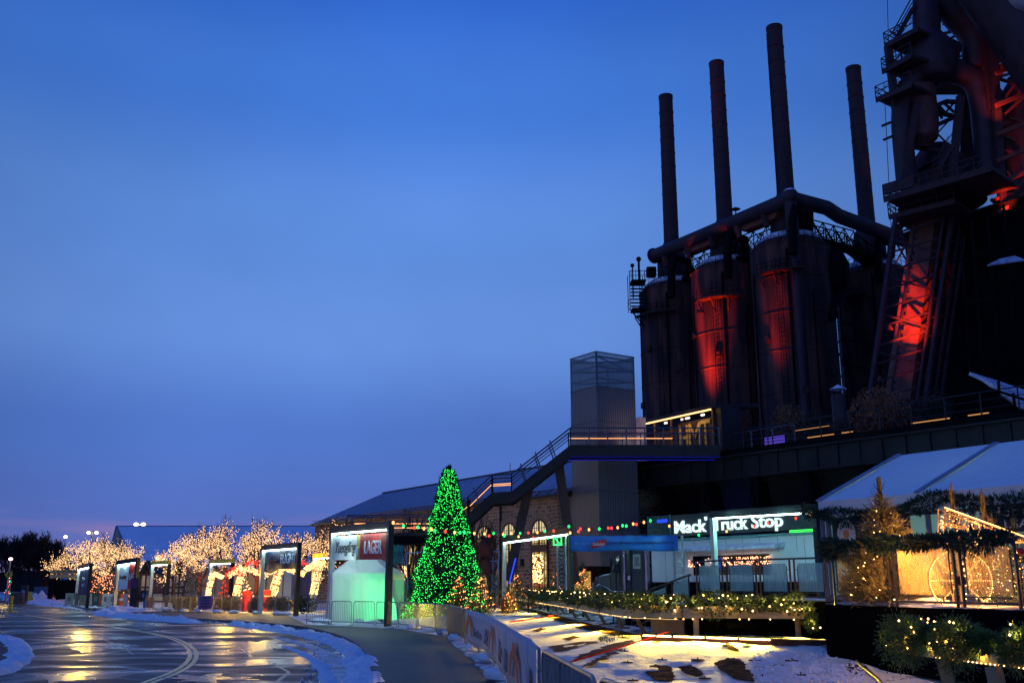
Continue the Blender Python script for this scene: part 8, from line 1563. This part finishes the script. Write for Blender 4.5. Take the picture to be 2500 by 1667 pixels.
for k, (dx_, u, sz) in enumerate([(-52, .60, 12), (-58, .88, 14), (42, .42, 9), (44, .57, 9), (36, .74, 8), (54, .86, 10), (50, .98, 11)]): s = MB(); p = inc(dx_, 0, u); w_ = sz/2502*84; s.hexa([p, p+Vector((w_, 0, -.1)), p+Vector((w_, .4, -.1)), p+Vector((0, .4, 0))], [p+Vector((w_*.2, 0, w_)), p+Vector((w_*.4, 0, w_)), p+Vector((w_*.4, .4, w_)), p+Vector((w_*.2, .4, w_))]); s.build('gusset', M_FR2, BF)
fl = thing('red_flood_light', 'red floodlight at the foot of the inclined furnace shaft', 'light', inc(6, -4, 1.02)); s = MB(); s.box(inc(6, -4, 1.02), (.5, .4, .3)); s.build('housing', M_STEEL, fl); lamp('red_beam', 'SPOT', inc(4, -7.5, .97), 150000, (1, .06, .003), fl, .2, inc(2, 1.0, .5), 17, 1); lamp('red_beam', 'SPOT', inc(0, -2.0, .92), 250, (1, .04, .004), fl, .2, inc(2, 1.5, .62), 50, .9)
fl = thing('red_flood_light', 'red floodlight high on the furnace platform', 'light', fp(2440, 520, 82)); s = MB(); s.box(fp(2440, 520, 82), (.5, .4, .3)); s.build('housing', M_STEEL, fl); lamp('red_beam', 'SPOT', fp(2455, 510, 82), 2200, (1, .06, .015), fl, .2, fp(2470, 425, 85), 70, .8); lamp('red_beam', 'SPOT', fp(2430, 300, 82), 1500, (1, .08, .02), fl, .2, fp(2460, 140, 86), 70, .9)
# crowded iron behind the right edge
rnd = random.Random(66); L2 = []
for k in range(60): x, y = rnd.uniform(2425, 2500), rnd.uniform(150, 560); L2.append((x, y, x+rnd.choice((-45, -20, 30, 45)), y+rnd.choice((-22, 14, -40, 60)), rnd.uniform(84, 92)))
bars('stock_frame', L2, .24, M_FR2); bars('stock_beam', [(2432, y, 2515, y-34, 83) for y in (180, 258, 330, 395, 450, 520)], .36, M_FR2)
pipe('bustle_pipe', [(2500, 210, 88), (2478, 240, 88), (2470, 330, 88), (2476, 560, 88)], 1.4, M_RUST); pipe('elbow_cap', [(2478, -12, 70), (2490, 5, 70), (2520, 12, 70)], .6, mat('pale_elbow', (.3, .32, .36), .5, .3))
bars('shed_column', [(2345, 560, 2372, 960, 80), (2372, 540, 2402, 940, 80), (2410, 520, 2440, 900, 80), (2450, 500, 2484, 880, 80)], .16, M_DARK); bars('shed_beam', [(2330, 640, 2500, 600, 80), (2340, 745, 2500, 712, 80), (2350, 850, 2500, 822, 80)], .14, M_DARK)
# cast house, the black mass
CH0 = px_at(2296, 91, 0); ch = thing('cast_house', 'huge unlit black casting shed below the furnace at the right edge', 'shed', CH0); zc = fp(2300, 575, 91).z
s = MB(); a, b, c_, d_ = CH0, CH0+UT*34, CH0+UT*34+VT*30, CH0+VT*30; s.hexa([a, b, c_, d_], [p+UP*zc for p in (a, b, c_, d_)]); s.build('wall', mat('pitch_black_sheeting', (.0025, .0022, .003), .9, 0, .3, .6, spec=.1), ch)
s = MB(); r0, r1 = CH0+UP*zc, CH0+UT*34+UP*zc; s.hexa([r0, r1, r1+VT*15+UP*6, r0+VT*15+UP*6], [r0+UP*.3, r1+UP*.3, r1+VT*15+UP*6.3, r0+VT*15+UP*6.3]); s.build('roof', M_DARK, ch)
s = MB(); p = [at(2410, 650, 66), at(2442, 634, 66), at(2478, 627, 65.5), at(2505, 637, 65)]; s.face(p); o = s.build('snow_ledge', mat('dim_snow', (.3, .36, .5), .9), ch); o.modifiers.new('t', 'SOLIDIFY').thickness = .1
lr = thing('lean_to_roof', 'snow-dusted sloping roof patch above the trestle railing at the right edge', 'roof', at(2440, 960, 57)); 
s = MB(); s.face([at(2368, 908, 61), at(2400, 922, 58.5), at(2470, 968, 56), at(2520, 1010, 55), at(2520, 958, 61), at(2440, 930, 62)]); o = s.build('roof_sheet', mat('mauve_snowy_roof', (.3, .3, .36), .7, 0, 0, .8, col2=(.6, .6, .66), thr=(.35, .6)), lr); o.modifiers.new('t', 'SOLIDIFY').thickness = .2
s = MB(); [s.bar(at(x, y, 54.5), at(x2, y2, 54.5), .12) for x, y, x2, y2 in ((2405, 945, 2500, 975), (2438, 930, 2442, 1010), (2474, 960, 2480, 1015), (2410, 975, 2510, 1005))]; s.build('frame', M_DARK, lr)
